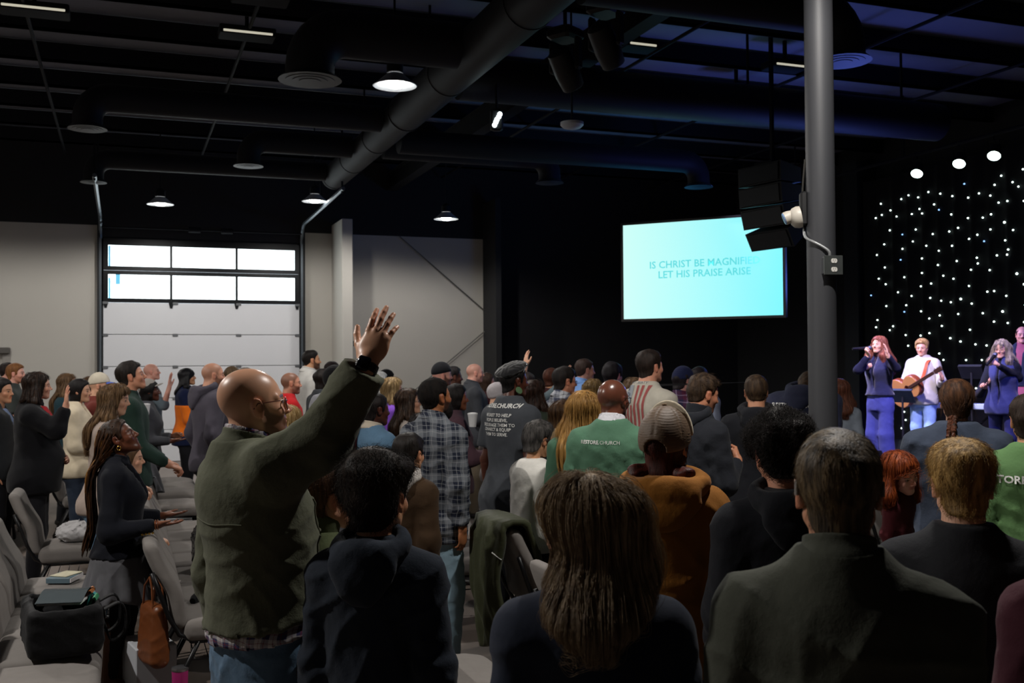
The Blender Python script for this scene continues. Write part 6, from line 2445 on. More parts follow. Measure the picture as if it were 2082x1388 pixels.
short_hair(p, '#181214', 'short', .018, .012)

# ---------- the band on the stage
p = person('singer with long wavy auburn hair in padded vest and wide navy trousers', 1786, 682, 13.4, 190, 'f', ht=.016, fz=SZ, hyaw=10, hp=6, skin='pale', arms=(dict(el=(1822, 748, 13.1), wr=(1805, 722, 13.0), hd=_u0 - .2 * _r, hn=_r - .3 * _f, curl=.2, spread=.14), dict(el=(1744, 752, 13.2), wr=(1766, 722, 13.15), hd=.55 * _u0 - .35 * _r - .3 * _f, hn=-_f * .3 - .9 * _r, curl=1.2, thumb=.8)))
wear(p, FB('#14162a'), fit=.006, collar='turtle', name='jumper', hem=.545)
wear(p, FB('#1d2140', bump=.5, sheen=.3), fit=.032, sleeve='none', collar='stand', name='vest', hem=.55, open_=(.03, .5))
trousers(p, FB('#3c4284', bump=.25), wide=.055, fit=.008)
shoes(p, WHTSHOE)
long_hair(p, '#5a2e24', .30, '#9a5c46', w=.13, front=.07, st=1500, wave=.006, zr=-.02, rad=.0012)
SINGER = p
p = person('young guitarist with blond hair in cream shirt and pale jeans', 1874, 688, 14.8, 205, W=1.05, ht=.02, fz=SZ, hyaw=10, hp=-6, skin='pale', arms=('fret', 'strum'))
dress(p, FB('#c4c2b4'), FB('#8fb0d8', vary=.25), WHTSHOE, fit=.028, sleeve='three', name='shirt', boxy=.3, wide=.02)
short_hair(p, '#7a5c34', 'short', .030, .016, .003, 50, '#c4a068')
GUIT = p
p = person('singer with curly grey blonde hair and glasses in navy padded vest', 2036, 690, 13.0, 200, 'f', W=1.1, G=1.08, ht=.02, fz=SZ, hyaw=4, hp=-2, skin='pale', arms=(dict(el=(2070, 768, 12.9), wr=(2026, 740, 12.72), hd=-.8 * _r + .5 * _u0, hn=-_f + .3 * _u0, curl=1.2, thumb=.8), dict(el=(1992, 800, 12.9), wr=(2003, 786, 12.65), hd=.3 * _u0 - .6 * _r - .4 * _f, hn=_u0 * .6 - .5 * _r, curl=.9)))
wear(p, FB('#10131c'), fit=.008, name='jumper')
wear(p, FB('#262c58', bump=.5, sheen=.3), fit=.034, sleeve='none', collar='stand', name='vest', hem=.44, open_=(.02, .46))
trousers(p, FB('#20244c'))
shoes(p, BLKSHOE)
long_hair(p, '#5a5248', .16, '#a89a84', w=.13, front=.06, dp=.055, side=.028, top=.022, wave=.010, st=1800, zr=-.03, rad=.0012)
glasses(p, GLF)
SING2 = p
p = person('balding musician with moustache in dark waistcoat at the right edge', 2078, 664, 14.2, 205, W=1.1, G=1.1, ht=0, fz=SZ, hyaw=22, skin='rosy', arms=('fret', 'strum'), stubble=('#5a4438', .2))
dress(p, FB('#8a4a5c'), FB('#4a7ac0'), BLKSHOE, fit=.022, name='shirt', collar='shirt')
wear(p, FB('#1c2438'), fit=.034, sleeve='none', name='waistcoat', hem=.55, open_=(.05, .6))
hpart(p, 'moustache', lambda Q: ell(Q, (.086, 0, -.042), (.012, .03, .008)), (.05, -.06, -.07), (.12, .06, -.01), hair_mat(C('#2a1a14')), .005)
hpart(p, 'hair', lambda Q: smax(hair_cap(Q, 'short', .008, .008, .001, 3), Q[:, 2] - .055 - .25 * Q[:, 0], .01), (-.16, -.12, -.15), (.13, .12, .16), hair_mat(C('#2a1c16')))
MAN4 = p
print('PEOPLE', len(PEOPLE), [(q.o['label'][:18], round(float(q.H), 2)) for q in PEOPLE if not 1.55 < q.H < 1.9])


# ================================================================== chairs
CHF = fabric(C('#7b7672'), rough=.9, bump=.2, scale=520, vary=.12, name='chair_fabric')
CHM = plain('black_chair_frame', C('#131315'), .4, .3, .1)


def rbox(P, c, b, r):
    q = np.abs(P - np.asarray(c, np.float32)) - (np.asarray(b, np.float32) - r)
    return np.sqrt((np.maximum(q, 0)**2).sum(1)) + np.minimum(q.max(1), 0) - r


def seat_f(P):
    # local: back edge at x = 0, seat to x = .50, centre y = 0
    x = P[:, 0]
    q = P.copy()
    q[:, 2] += .03 * np.clip((x - .30) / .2, 0, 1)**2
    d = rbox(q, (.27, 0, .415), (.25, .262, .062), .045)
    d = d - .010 * np.exp(-((x - .25) / .16)**2 - (P[:, 1] / .17)**2)
    return d + .004 * np.exp(-((x - .36) / .012)**2) * (P[:, 2] > .42)


def back_f(P):
    q = P.copy()
    q[:, 0] += (P[:, 2] - .42) * .36 - .03 * np.exp(-((P[:, 2] - .62) / .10)**2)
    wz = .245 - .018 * np.clip((P[:, 2] - .7) / .2, 0, 1)
    d = rbox(q * np.stack([np.ones(len(P)), .245 / wz, np.ones(len(P))], 1), (.015, 0, .66), (.042, .245, .235), .040)
    return d + .003 * np.exp(-((np.abs(P[:, 1]) - .17) / .010)**2) * (q[:, 0] > .02)


VS_, QS_ = nets(seat_f, (-.03, -.29, .30), (.56, .29, .52), .014)
VB_, QB_ = nets(back_f, (-.30, -.29, .38), (.12, .29, .94), .014)
SEATM, BACKM = mesh('seat', VS_, QS_), mesh('backrest', VB_, QB_)
SEATM.materials.append(CHF)
BACKM.materials.append(CHF)
mb = MB()
for y in (-.235, .235):
    mb.tube([(.06, y, .36), (.44, y, .35)], .013, 8)
mb.tube([(.06, -.235, .36), (.06, .235, .36)], .012, 8)
mb.tube([(.44, -.235, .35), (.44, .235, .35)], .012, 8)
FRM = mesh('seat_frame', mb.v, mb.f)
LEGM = []
for sx, y in ((0, -.235), (0, .235), (1, -.235), (1, .235)):
    mb = MB()
    pts = [(.44, y, .35), (.47, y, .18), (.49, y, .0)] if sx else [(.10, y, .36), (.02, y, .2), (-.09, y, .0)]
    mb.tube(pts, .013, 8)
    LEGM.append(mesh('leg', mb.v, mb.f))
UPM = []
for y in (-.235, .235):
    mb = MB()
    mb.tube([(.10, y, .35), (-.0, y, .40), (-.055, y, .50), (-.105, y, .64), (-.14, y, .74)], .013, 8)
    UPM.append(mesh('back_post', mb.v, mb.f))
mb = MB()
for i in range(5):
    mb.tube([(.08 + .07 * i, -.23, .26), (.08 + .07 * i, .23, .26)], .003, 5)
for y in (-.23, .23):
    mb.tube([(.06, y, .36), (.06, y, .26), (.38, y, .26), (.40, y, .35)], .004, 5)
RACK = mesh('book_rack', mb.v, mb.f)
for m_ in LEGM + UPM + [FRM, RACK]:
    m_.materials.append(CHM)
CHAIR_PARTS = [('seat', SEATM), ('backrest', BACKM), ('seat_frame', FRM)] + [('leg', m_) for m_ in LEGM] + [('back_post', m_) for m_ in UPM] + [('book_rack', RACK)]
proto = None
CHAIRS = []


def chair(x, y, label, group):
    """the first call builds the chair, later calls copy it and each of its parts"""
    global proto
    if proto is None:
        r = empty('padded_chair', (x, y, 0), 0, label, 'chair', group)
        for n_, m_ in CHAIR_PARTS:
            link(n_, m_, None, r)
        proto = r
    else:
        r = proto.copy()
        COL.objects.link(r)
        r.location = (x, y, 0)
        r['label'] = label
        r['group'] = group
        for ch in list(proto.children):
            c = ch.copy()
            COL.objects.link(c)
            c.parent = r
    CHAIRS.append((x, y, r))
    return r


PA = np.array(PTS)
RX = -.68
ROWS = {k: RX + .90 * k for k in range(-3, 8)}
ROWS[0], ROWS[1] = -.62, .28
fill = 0


def px_of(w):
    v = np.asarray(w) - CAM
    d = v @ _f
    return 1041 + F * (v @ _r) / d, 694 - F * (v @ _u) / d, d


ORD = ['nearest', 'second', 'third', 'fourth', 'fifth', 'sixth', 'seventh', 'eighth', 'ninth', 'tenth', 'eleventh', 'twelfth', 'thirteenth', 'fourteenth', 'fifteenth', 'sixteenth', 'seventeenth', 'eighteenth', 'nineteenth', 'twentieth', 'twenty-first', 'twenty-second', 'twenty-third', 'twenty-fourth']
RN = {-3: 'third row out on the far left', -2: 'row at the far left edge', -1: 'row just left of the bag row', 0: 'row with the black bag', 1: 'row ahead of the woman with braids', 2: 'row ahead of the bald man', 3: 'row with the hanging green coat', 4: 'row before the printed church t-shirt', 5: 'row before the green sweatshirts', 6: 'row by the grey pillar', 7: 'front row before the stage'}
FORCED = [(2.24, 5.74), (4.24, 6.62), (5.13, 5.80)]
chair(*FORCED[0], 'grey padded chair that carries the hanging dark green coat', 'grey padded chairs in rows')
chair(*FORCED[1], 'grey padded chair just right of the mustard hooded sweatshirt', 'grey padded chairs in rows')
chair(*FORCED[2], 'grey padded chair between the grey haired man and the blond boy', 'grey padded chairs in rows')
for k, x in ROWS.items():
    n_ = 0
    for j in range(32):
        y = 2.86 + .535 * j
        if y > 17.5 or (k < 0 and y < 5.5) or (k == 1 and y < 6.0) or (k == 0 and y < 4.4):
            continue
        a = px_of((x + .25, y, .5))
        if a[2] < 2.6 or a[0] < -120 or a[0] > 2150 or a[1] > 1600:
            continue
        if k >= 3 and y > 9.6 or k >= 1 and y > 13.5:
            continue
        if k <= 0 and y > 15.4:
            continue
        if any(abs(x - fx) < .62 and abs(y - fy) < .54 for fx, fy in FORCED):
            continue
        dx, dy = PA[:, 0] - x, PA[:, 1] - y
        if ((dx > -.23) & (dx < (.58 if k == 0 else .64 if k < 2 else .72)) & (np.abs(dy) < (.40 if k < 2 else .47))).any():
            continue
        if math.hypot(x + .2 - px_, y - py_) < .55:
            continue
        lab = 'grey padded chair, %s of the %s' % (ORD[min(n_, 23)], RN[k])
        chair(x, y, lab, 'grey padded chairs in rows')
        n_ += 1
print('CHAIRS', len(CHAIRS))


def near_chair(x, y):
    return min(CHAIRS, key=lambda c: (c[0] - x)**2 + (c[1] - y)**2)


# ---- coats on chairs: cloth draped over a back
def drape(name, x, y, mat, label, w=.46, front=.28, backd=.45, seed=1, thick=.014, bulge=.02, top=.895):
    r = np.random.default_rng(seed)
    ph = r.uniform(0, 6.28, 6)
    nu, nv = 26, 44
    V, Fc = [], []
    L = front + backd
    for side_ in (1, 0):
        for j in range(nv):
            t = j / (nv - 1) * L
            for i in range(nu):
                u = (i / (nu - 1) - .5)
                s = t - front
                if s < 0:
                    z = top + s
                    xx = .062 - (z - .42) * .36
                    nx = 1
                elif s < .09:
                    q = s / .09 * PI
                    z = top + .03 * math.sin(q)
                    xx = -.158 + .047 * math.cos(q)
                    nx = math.cos(q)
                else:
                    z = top - (s - .09)
                    xx = -.208 - .012 * math.sin((s - .09) * 6)
                    nx = -1
                ww = w * (1 + .14 * math.sin(5 * t + ph[0]) + .10 * max(0, abs(s) - .2))
                fold = .016 * math.sin(u * 17 + 2 * math.sin(t * 7 + ph[1]) + ph[2]) + .010 * math.sin(u * 34 + t * 9 + ph[3])
                th = thick * side_
                xx += nx * (bulge * (1 - (2 * u)**2) + fold * (1 if abs(s - .04) > .07 else .3) + th + .012)
                zz = z + .02 * math.sin(u * 9 + ph[4]) * (abs(s) > .15) + (th if 0 <= s < .09 else 0)
                V.append((xx - (.895 - .62) * .0, u * ww + .02 * math.sin(t * 8 + ph[5]), zz))
    for sd_ in (0, 1):
        o = sd_ * nu * nv
        for j in range(nv - 1):
            for i in range(nu - 1):
                f = (o + j * nu + i, o + j * nu + i + 1, o + (j + 1) * nu + i + 1, o + (j + 1) * nu + i)
                Fc.append(f if sd_ == 0 else f[::-1])
    o = nu * nv
    for j in range(nv - 1):
        for i in (0, nu - 1):
            a, b_ = j * nu + i, (j + 1) * nu + i
            Fc.append((a, b_, o + b_, o + a) if i == 0 else (b_, a, o + a, o + b_))
    for i in range(nu - 1):
        for j in (0, nv - 1):
            a, b_ = j * nu + i, j * nu + i + 1
            Fc.append((b_, a, o + a, o + b_) if j == 0 else (a, b_, o + b_, o + a))
    ob_ = link(name, mesh(name, V, Fc), mat)
    ob_.location = (x, y, 0)
    return tag(ob_, label, 'coat')


c = FORCED[0]
drape('hanging_coat', c[0], c[1], FB('#3a3d2a', bump=.5, rough=.6), 'dark green coat hung over a chair back in the middle of the picture', .40, .30, .78, 4, .03, .04)
c = near_chair(ROWS[0], at(105, 945, 9.8)[1])
drape('hanging_coat', c[0], c[1], FB('#4a4b4f', bump=.5), 'grey coat thrown over a chair back behind the woman with braids', .56, .30, .28, 8, .03, .05)
c = near_chair(ROWS[1], at(372, 905, 11.2)[1])
drape('hanging_coat', c[0], c[1], FB('#23262f', bump=.5), 'navy jacket hung on a chair back behind the bald man', .40, .36, .30, 12)


def blob(name, fn, lo, hi, h, mat, loc, rz, label, cat):
    V, Q = nets(fn, lo, hi, h)
    o = link(name, mesh(name, V, Q), mat)
    o.location = Vector(loc)
    o.rotation_euler = (0, 0, rz)
    return tag(o, label, cat)


SEAT_Z = .487


def on_seat(px, py, d0):
    """room point on the seat plane seen at that pixel"""
    v = at(px, py, 1) - CAM
    return CAM + v * ((SEAT_Z - CAM[2]) / v[2])


# white fleece on a seat
q = on_seat(140, 1068, 0)
c = near_chair(q[0] - .2, q[1])
blob('fleece_blanket', lambda P: ell(P, (0, 0, .075), (.15, .17, .085)) - wrinkle(P, 3, .014, 22), (-.22, -.24, -.03), (.22, .24, .22), .011, FB('#b9b7b8', sheen=.5, bump=.5), (c[0] + .28, c[1], SEAT_Z - .01), .4, 'white fleece blanket bundled on a chair seat', 'blanket')
# black shoulder bag with a notebook on top
bq = on_seat(95, 1322, 0)
c = near_chair(ROWS[0], bq[1])
bq = np.array([c[0] + .36, bq[1], SEAT_Z])
BAGM = FB('#141416', bump=.5, rough=.7)
bag = empty('black_bag', (bq[0] - .02, bq[1] + .02, SEAT_Z + .003), math.radians(8), 'soft black shoulder bag lying open on a chair at the lower left', 'bag')


def bagf(P):
    d = rbox(P, (0, 0, .12), (.17, .235, .12), .05)
    d = smax(d, -rbox(P, (.0, 0, .24), (.12, .20, .10), .04), .02)
    return d - wrinkle(P, 9, .009, 11) * (P[:, 2] > .03)


V, Q = nets(bagf, (-.24, -.30, -.02), (.24, .30, .30), .010)
link('bag_body', mesh('bag_body', V, Q), BAGM, bag)
for y0, sgn in ((.10, 1), (-.10, -1)):
    pts = [(.17, y0 - .08, .20), (.24, y0 - .06, .22), (.275, y0, .16), (.275, y0 + .03, .06), (.22, y0 + .06, .015), (.19, y0 + .08, .10)]
    mb = MB()
    pts = np.array(pts)
    pts = np.stack([curve(np.arange(len(pts)), pts[:, k], 26)[1] for k in range(3)], 1)
    for o_ in (-.015, -.009, -.003, .003, .009, .015):
        mb.tube([(a, b_ + o_, c_) for a, b_, c_ in pts], .0048, 6)
    mb.build('strap', BAGM, bag, True)
nb_ = empty('spiral_notebook', (bq[0] + .0, bq[1] + .06, SEAT_Z + .225), math.radians(-12), 'spiral notebook with shiny grey cover resting on the black bag', 'notebook')
mb = MB()
mb.box((-.10, -.14, 0), (.10, .14, .012), .002)
mb.build('pages', plain('paper', C('#c9c4c4'), .7, 0, .03), nb_)
V, Fc = [], []
for i in range(13):
    for j in range(2):
        u = i / 12
        V.append((-.105 + .21 * j, -.145 + .29 * u, .014 + .035 * math.sin(u * PI) ** 1.4))
for i in range(12):
    Fc.append((2 * i, 2 * i + 1, 2 * i + 3, 2 * i + 2))
V += [(v[0], v[1], v[2] - .003) for v in V]
Fc += [(a + 26, d + 26, c_ + 26, b_ + 26) for a, b_, c_, d in Fc[:12]]
link('cover', mesh('cover', V, Fc), plain('glossy_cover', C('#5b6468'), .22, .4), nb_)
mb = MB()
for i in range(16):
    x_ = -.095 + .19 * i / 15
    mb.tube([(x_, .146 + .010 * math.cos(a), .010 + .010 * math.sin(a)) for a in np.linspace(0, 2 * PI, 9)[:-1]], .0013, 5, True)
mb.build('spiral_wire', plain('dark_wire', C('#26262a'), .4, .6), nb_)['kind'] = 'stuff'
for nm, col_, y_, dy, lab in (('teal_ribbon', '#3fa6a8', -.05, .02, 'teal lanyard ribbon sticking out of the black bag'), ('snack_packet', '#b06a34', .05, .07, 'orange and white snack packet inside the black bag'), ('green_folder', '#2f8a5c', -.12, .06, 'green folder edge sticking out of the black bag')):
    w0 = bag.matrix_basis @ Vector((.10, y_, .17))
    mb = MB()
    n_ = 8
    V, Fc = [], []
    for i in range(n_ + 1):
        t = i / n_
        V += [(.0 + .04 * t, -dy, .09 * math.sin(t * 2.2)), (.0 + .04 * t + .01, dy, .085 * math.sin(t * 2.2))]
    m_ = len(V)
    V += [(v[0] + .004, v[1], v[2] + .003) for v in V]
    for i in range(n_):
        Fc += [(2 * i, 2 * i + 1, 2 * i + 3, 2 * i + 2), (m_ + 2 * i + 2, m_ + 2 * i + 3, m_ + 2 * i + 1, m_ + 2 * i)]
    mb.add(V, Fc)
    o = mb.build(nm, plain(nm, C(col_), .4, 0, .3, 40), None, True)
    o.location = w0
    tag(o, lab, 'bag contents')
# book, keys and strap on the next chairs
q = on_seat(128, 1140, 0)
c = near_chair(ROWS[0], q[1])
q = np.array([c[0] + .33, c[1] - .02, SEAT_Z])
o = empty('book', (q[0] - .06, q[1], SEAT_Z + .004), math.radians(70), 'blue grey book lying on a chair seat behind the braided woman', 'book')
mb = MB()
mb.box((-.10, -.075, 0), (.10, .075, .035), .004)
mb.build('book_cover', plain('blue_grey_cover', C('#566a74'), .55), o)
mb = MB()
mb.box((-.097, -.079, .005), (.097, -.07, .030))
mb.build('pages', plain('paper', C('#c9c4c4'), .7, 0, .03), o)
o = empty('folded_leaflet', (q[0] - .05, q[1] + .01, SEAT_Z + .04), math.radians(55), 'white and yellow leaflet on top of the blue grey book', 'leaflet')
mb = MB()
mb.box((-.08, -.06, 0), (.08, .06, .006), .001)
mb.build('leaflet_sheet', plain('leaflet_paper', C('#b9b39a'), .6, 0, .3, 45), o)
o = empty('key_ring', (q[0] + .10, q[1] - .07, SEAT_Z + .006), 0, 'small bunch of keys beside the blue grey book', 'keys')
mb = MB()
mb.tube([(.015 * math.cos(a), .015 * math.sin(a), .002) for a in np.linspace(0, 2 * PI, 14)[:-1]], .0015, 5, True)
mb.build('ring', plain('steel', C('#a0a0a4'), .3, .9), o)
for k in range(3):
    mb = MB()
    a = 1 + k * .7
    Mx = Matrix.Rotation(a, 4, 'Z')
    mb.box((.014, -.006, 0), (.055, .006, .003), .001, Mx)
    mb.build('key', plain('brass_key', C('#a8935a'), .35, .8), o)
for px, py, d_, lab in ((1012, 1128, 5.9, 'folded white leaflet sticking out beside the hanging green coat'), (312, 1190, 5.9, 'white leaflet tucked under the nearest chair beside the leather handbag')):
    q = at(px, py, d_)
    o = empty('folded_leaflet', q, math.radians(60), lab, 'leaflet')
    mb = MB()
    Mx = Matrix.Rotation(math.radians(35), 4, 'X')
    mb.box((-.05, -.035, 0), (.05, .035, .004), .001, Mx)
    mb.build('leaflet_sheet', plain('leaflet_white', C('#c0c0bc'), .6, 0, .05), o)
# brown leather bag held against the chair
q = at(312, 1285, 5.6)
o = empty('leather_handbag', (q[0], q[1], q[2] - .17), math.radians(20), 'tan leather handbag hanging beside the woman with brown boots', 'bag')
V, Q = nets(lambda P: smax(rbox(P * A3(1, 1 + .0, 1), (0, 0, .17), (.055, .13, .18), .05) + .25 * np.maximum(P[:, 2] - .1, 0) * .3 - wrinkle(P, 21, .005, 14), -1 * (.37 - P[:, 2]), .01), (-.12, -.20, -.03), (.12, .20, .40), .009)
link('bag_body', mesh('bag_body', V, Q), plain('tan_leather', C('#6e3a18'), .42, 0, .2, 12, .2, 60), o)
for s_ in (-1, 1):
    mb = MB()
    mb.tube([(.03 * s_, -.07, .30), (.028 * s_, -.05, .42), (.02 * s_, .0, .47), (.028 * s_, .05, .42), (.03 * s_, .07, .30)], .006, 8)
    mb.build('handle', plain('tan_leather', C('#6e3a18'), .42, 0, .2, 12, .2, 60), o, True)
# glossy black handbag and black zip pouch on the chairs ahead
q = on_seat(392, 1150, 0)
c = near_chair(q[0] - .2, q[1])
GLS = plain('glossy_black', C('#0b0c0d'), .12, 0, .1, 10, .5, 26)
o = empty('glossy_handbag', (c[0] + .26, c[1] - .02, SEAT_Z + .002), math.radians(8), 'glossy black patent handbag on a chair beside the olive jacket', 'bag')
V, Q = nets(lambda P: smin(rbox(P, (0, 0, .13), (.10, .20, .13), .06), rbox(P, (.0, 0, .24), (.08, .17, .05), .04), .04) - wrinkle(P, 31, .010, 20), (-.17, -.27, -.02), (.17, .27, .34), .010)
link('bag_body', mesh('bag_body', V, Q), GLS, o)
mb = MB()
mb.tube([(.0, -.14, .25), (-.02, -.11, .31), (-.02, .0, .33), (-.02, .11, .31), (.0, .14, .25)], .010, 8)
mb.build('handle', GLS, o, True)
mb = MB()
mb.box((.112, -.012, .06), (.118, .012, .15), .003)
mb.box((.112, -.028, .118), (.118, .028, .132), .003)
mb.build('metal_charm', plain('silver', C('#b8b4aa'), .25, .9), o)
mb = MB()
mb.tube([(.108, -.17 + .34 * i / 20, .045 + .004 * math.sin(i)) for i in range(21)], .004, 6)
mb.build('zipper', plain('gold_zip', C('#a88a50'), .3, .9), o)
q = on_seat(405, 1215, 0)
o = empty('folding_umbrella', (q[0] + .02, q[1], SEAT_Z + .004), math.radians(60), 'small folded black umbrella on the seat next to the glossy handbag', 'umbrella')
mb = MB()
Mx = Matrix.Translation((0, 0, .03)) @ Matrix.Rotation(math.radians(78), 4, 'Y')
mb.lathe([(.018, -.13), (.028, -.10), (.026, .06), (.018, .08)], 14, Mx)
mb.build('canopy', FB('#121214'), o, True)
mb = MB()
mb.lathe([(.010, .08), (.012, .10), (.016, .13), (.012, .14)], 12, Mx)
mb.build('handle', GLS, o, True)
# white paper bag and pink tumbler on the floor


def on_floor(px, py):
    v = at(px, py, 1) - CAM
    return CAM + v * (-CAM[2] / v[2])


q = on_floor(304, 1420)
o = empty('paper_bag', (q[0], q[1] + .1, 0), math.radians(12), 'white paper carrier bag standing on the floor below the handbag', 'bag')
mb = MB()
mb.box((-.11, -.17, .0), (.11, .16, .30), .006)
mb.build('bag_body', plain('white_paper', C('#b9bcc2'), .6, 0, .05, 6, .2, 20), o)
q = on_floor(366, 1442)
o = empty('pink_tumbler', (q[0], q[1], 0), 0, 'pink metal tumbler with steel lid standing on the floor', 'tumbler')
mb = MB()
mb.lathe([(.034, 0), (.038, .01), (.043, .21)], 24)
mb.build('tumbler_body', plain('pink_enamel', C('#b02c74'), .35), o, True)
mb = MB()
mb.lathe([(.044, .21), (.046, .216), (.044, .228), (.02, .234)], 24)
mb.build('lid', plain('steel', C('#a0a0a4'), .3, .9), o, True)
# cups held in the crowd


def cup(label, q, col_='#c4c4c4'):
    o = empty('paper_cup', q, 0, label, 'cup')
    mb = MB()
    mb.lathe([(.028, -.05), (.040, .05), (.038, .051)], 18)
    mb.build('cup_body', plain('cup_paper', C(col_), .6), o, True)
    mb = MB()
    mb.lathe([(.042, .05), (.041, .062), (.02, .066)], 18)
    mb.build('lid', plain('white_lid', C('#d0d0d0'), .5), o, True)


cup('white paper cup held by the woman in the plum jacket', at(961, 855, 8.45))
cup('white travel cup held by the woman in the newsboy cap', at(297, 833, 10.5))

# ---- stage things: microphones, guitar, stands, keyboard


def mic(label, a, b2):
    a, b2 = np.asarray(a), np.asarray(b2)
    o = empty('microphone', a, 0, label, 'microphone')
    v = b2 - a
    n_ = np.linalg.norm(v)
    t = v / n_
    mb = MB()
    mb.tube([t * .03, t * n_], [.022, .016], 12)
    mb.build('mic_body', plain('black_plastic', C('#141416'), .35), o, True)
    mb = MB()
    M_ = Vector(t).to_track_quat('Z', 'Y').to_matrix().to_4x4()
    mb.lathe([(.008, -.03), (.022, -.018), (.027, .0), (.024, .02), (.020, .032)], 14, M_)
    mb.build('mic_grille', plain('steel_mesh', C('#8a8c90'), .35, .8), o, True)


mic('microphone of the singer with auburn hair', at(1769, 707, 13.25), at(1733, 709, 13.2))
mic('microphone of the singer in the long padded vest', at(2024, 720, 12.75), at(2006, 742, 12.65))


def guitar(label, p, off, col_='#b07a48'):
    M_ = p.o.matrix_basis.copy()
    o = empty('acoustic_guitar', (0, 0, 0), 0, label, 'guitar')
    # guitar frame: X along the neck, Y across the top, Z out of the front
    nx = Vector((.42, .82, .40)).normalized()
    nz = Vector((.97, -.06, -.12)).normalized()
    ny = nz.cross(nx)
    nz = nx.cross(ny)
    L = Matrix(((nx[0], ny[0], nz[0], off[0]), (nx[1], ny[1], nz[1], off[1]), (nx[2], ny[2], nz[2], off[2]), (0, 0, 0, 1)))
    o.matrix_world = M_ @ L

    def body(P):
        q = P * A3(1, 1, 0)
        d = smin(ell(q, (-.13, 0, 0), (.18, .23, 1)), ell(q, (.15, 0, 0), (.14, .17, 1)), .05)
        d = smax(np.maximum(d, np.abs(P[:, 2]) - .05), -(np.sqrt((P[:, 0] - .06)**2 + P[:, 1]**2 + (P[:, 2] - .06)**2 * .4) - .045), .004)
        return d
    V, Q = nets(body, (-.36, -.28, -.09), (.36, .28, .09), .012)
    link('guitar_body', mesh('guitar_body', V, Q), plain('guitar_back', C('#7a3a24'), .3), o)
    V, Q = nets(lambda P: np.maximum(np.maximum(smin(ell(P * A3(1, 1, 0), (-.13, 0, 0), (.175, .225, 1)), ell(P * A3(1, 1, 0), (.15, 0, 0), (.135, .165, 1)), .05), np.abs(P[:, 2] - .052) - .006), -(np.sqrt((P[:, 0] - .06)**2 + P[:, 1]**2) - .046)), (-.36, -.28, .03), (.36, .28, .08), .009)
    link('soundboard', mesh('soundboard', V, Q), plain('guitar_top', C(col_), .3), o)
    mb = MB()
    mb.box((.10, -.024, .052), (.66, .024, .075), .006)
    mb.build('neck', plain('guitar_neck', C('#3a2218'), .4), o)
    mb = MB()
    mb.box((.66, -.034, .046), (.82, .034, .064), .008)
    hd_ = mb.build('headstock', plain('guitar_neck', C('#3a2218'), .4), o)
    for k in range(6):
        mb = MB()
        s_ = 1 if k < 3 else -1
        mb.box((.69 + .05 * (k % 3), s_ * .034 - .012, .05), (.705 + .05 * (k % 3), s_ * .034 + .012, .060), .003)
        mb.build('tuning_peg', plain('steel', C('#a0a0a4'), .3, .9), hd_)
    mb = MB()
    mb.box((-.17, -.07, .058), (-.15, .07, .068), .003)
    mb.build('bridge', plain('guitar_neck', C('#3a2218'), .4), o)
    mb = MB()
    mb.box((.0, -.11, .058), (.08, -.045, .0605), .001)
    mb.build('pick_guard', plain('green_guard', C('#2f6a54'), .3), o)
    return o


g = guitar('acoustic guitar with green pick guard played by the blond guitarist', GUIT, (.26, -.12, GUIT.z_of(.585)))
# strap over the shoulder
pts = [(.20, .05, .63), (.165, .09, .70), (.15, .115, .76), (.09, .12, .815), (-.03, .115, .835), (-.12, .06, .79), (-.15, -.05, .70), (-.10, -.19, .62)]
mb = MB()
P_ = np.array([(x_ * 1.02 + (.03 if x_ > 0 else -.02), y_, GUIT.z_of(z_)) for x_, y_, z_ in pts])
P_ = np.stack([curve(np.arange(len(P_)), P_[:, k], 30)[1] for k in range(3)], 1)
for o_ in (-.018, -.009, 0, .009, .018):
    mb.tube([q_ + np.array([0, o_, 0]) for q_ in P_], .006, 6)
so = mb.build('guitar_strap', plain('orange_strap', C('#c0562c'), .6), None, True)
so.location, so.rotation_euler = GUIT.o.location, GUIT.o.rotation_euler
tag(so, 'orange guitar strap over the shoulder of the blond guitarist', 'strap')


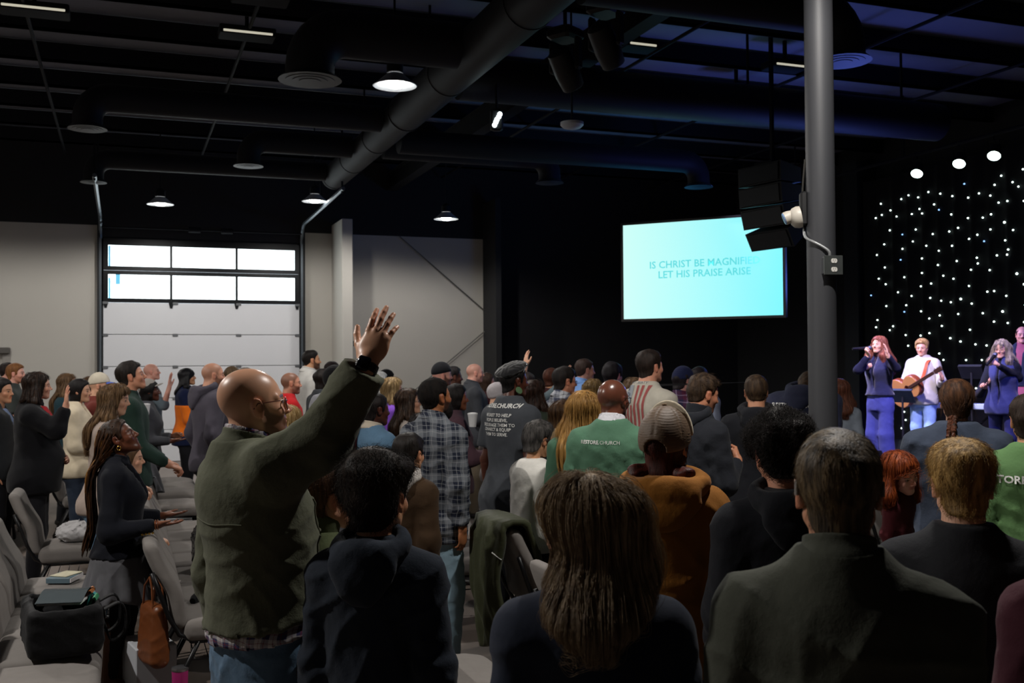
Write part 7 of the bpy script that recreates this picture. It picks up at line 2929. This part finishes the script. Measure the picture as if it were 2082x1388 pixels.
def stand(name, x, y, h, label, tray, cat):
    o = empty(name, (x, y, SZ), math.radians(200), label, cat)
    mb = MB()
    mb.tube([(0, 0, .1), (0, 0, h)], .014, 8)
    mb.build('pole', STEEL, o, True)
    for k in range(3):
        a = k * 2.09
        mb = MB()
        mb.tube([(0, 0, .2), (.26 * math.cos(a), .26 * math.sin(a), .008)], .010, 8)
        mb.build('leg', STEEL, o, True)
    mb = MB()
    Mx = Matrix.Translation((0, 0, h)) @ Matrix.Rotation(math.radians(-55), 4, 'Y')
    mb.box((-.10, -.16, -.006), (.10, .16, .006), .004, Mx)
    mb.box((.09, -.16, -.006), (.105, .16, .04), .002, Mx)
    mb.build('tray', plain(name + '_tray', C(tray), .5), o)
    return o


q = at(1975, 757, 13.9)
stand('music_stand', q[0], q[1], q[2] - SZ, 'black music stand between the guitarist and the second singer', '#14161c', 'stand')
q = at(1835, 806, 14.0)
stand('tablet_stand', q[0], q[1], q[2] - SZ, 'stand with a dark tray beside the auburn haired singer', '#24303c', 'stand')
q = at(1968, 824, 14.8)
o = empty('keyboard', (q[0], q[1], SZ), math.radians(110), 'white topped keyboard on a stand behind the second singer', 'keyboard')
mb = MB()
mb.box((-.45, -.14, q[2] - SZ - .05), (.45, .14, q[2] - SZ + .03), .01)
mb.build('keyboard_body', plain('white_case', C('#a8b8c4'), .4), o)
mb = MB()
for s_ in (-1, 1):
    mb.tube([(.35 * s_, -.12, q[2] - SZ - .05), (-.35 * s_, .0, .01)], .015, 8)
mb.build('cross_stand', STEEL, o)
# low monitor boxes on the stage front
for px, lab in ((1795, 'black floor monitor wedge at the feet of the first singer'), (2020, 'black floor monitor wedge before the second singer')):
    v = at(px, 800, 1) - CAM
    q = CAM + v * ((SX + .35 - CAM[0]) / v[0])
    o = empty('floor_monitor', (SX + .40, q[1] + .4, SZ), 0, lab, 'speaker')
    mb = MB()
    mb.add([(-.2, -.28, 0), (.2, -.28, 0), (.2, .28, 0), (-.2, .28, 0), (-.2, -.28, .30), (.02, -.28, .30), (.02, .28, .30), (-.2, .28, .30)], [(0, 3, 2, 1), (4, 5, 6, 7), (0, 1, 5, 4), (1, 2, 6, 5), (2, 3, 7, 6), (3, 0, 4, 7)])
    mb.build('speaker_cabinet', SPK, o)
    mb = MB()
    Mx = Matrix.Translation((.115, 0, .155)) @ Matrix.Rotation(math.radians(59), 4, 'Y')
    mb.box((-.15, -.25, -.0), (.15, .25, .012), .004, Mx)
    mb.build('speaker_grille', plain('speaker_grille', C('#17181c'), .5, .3), o)
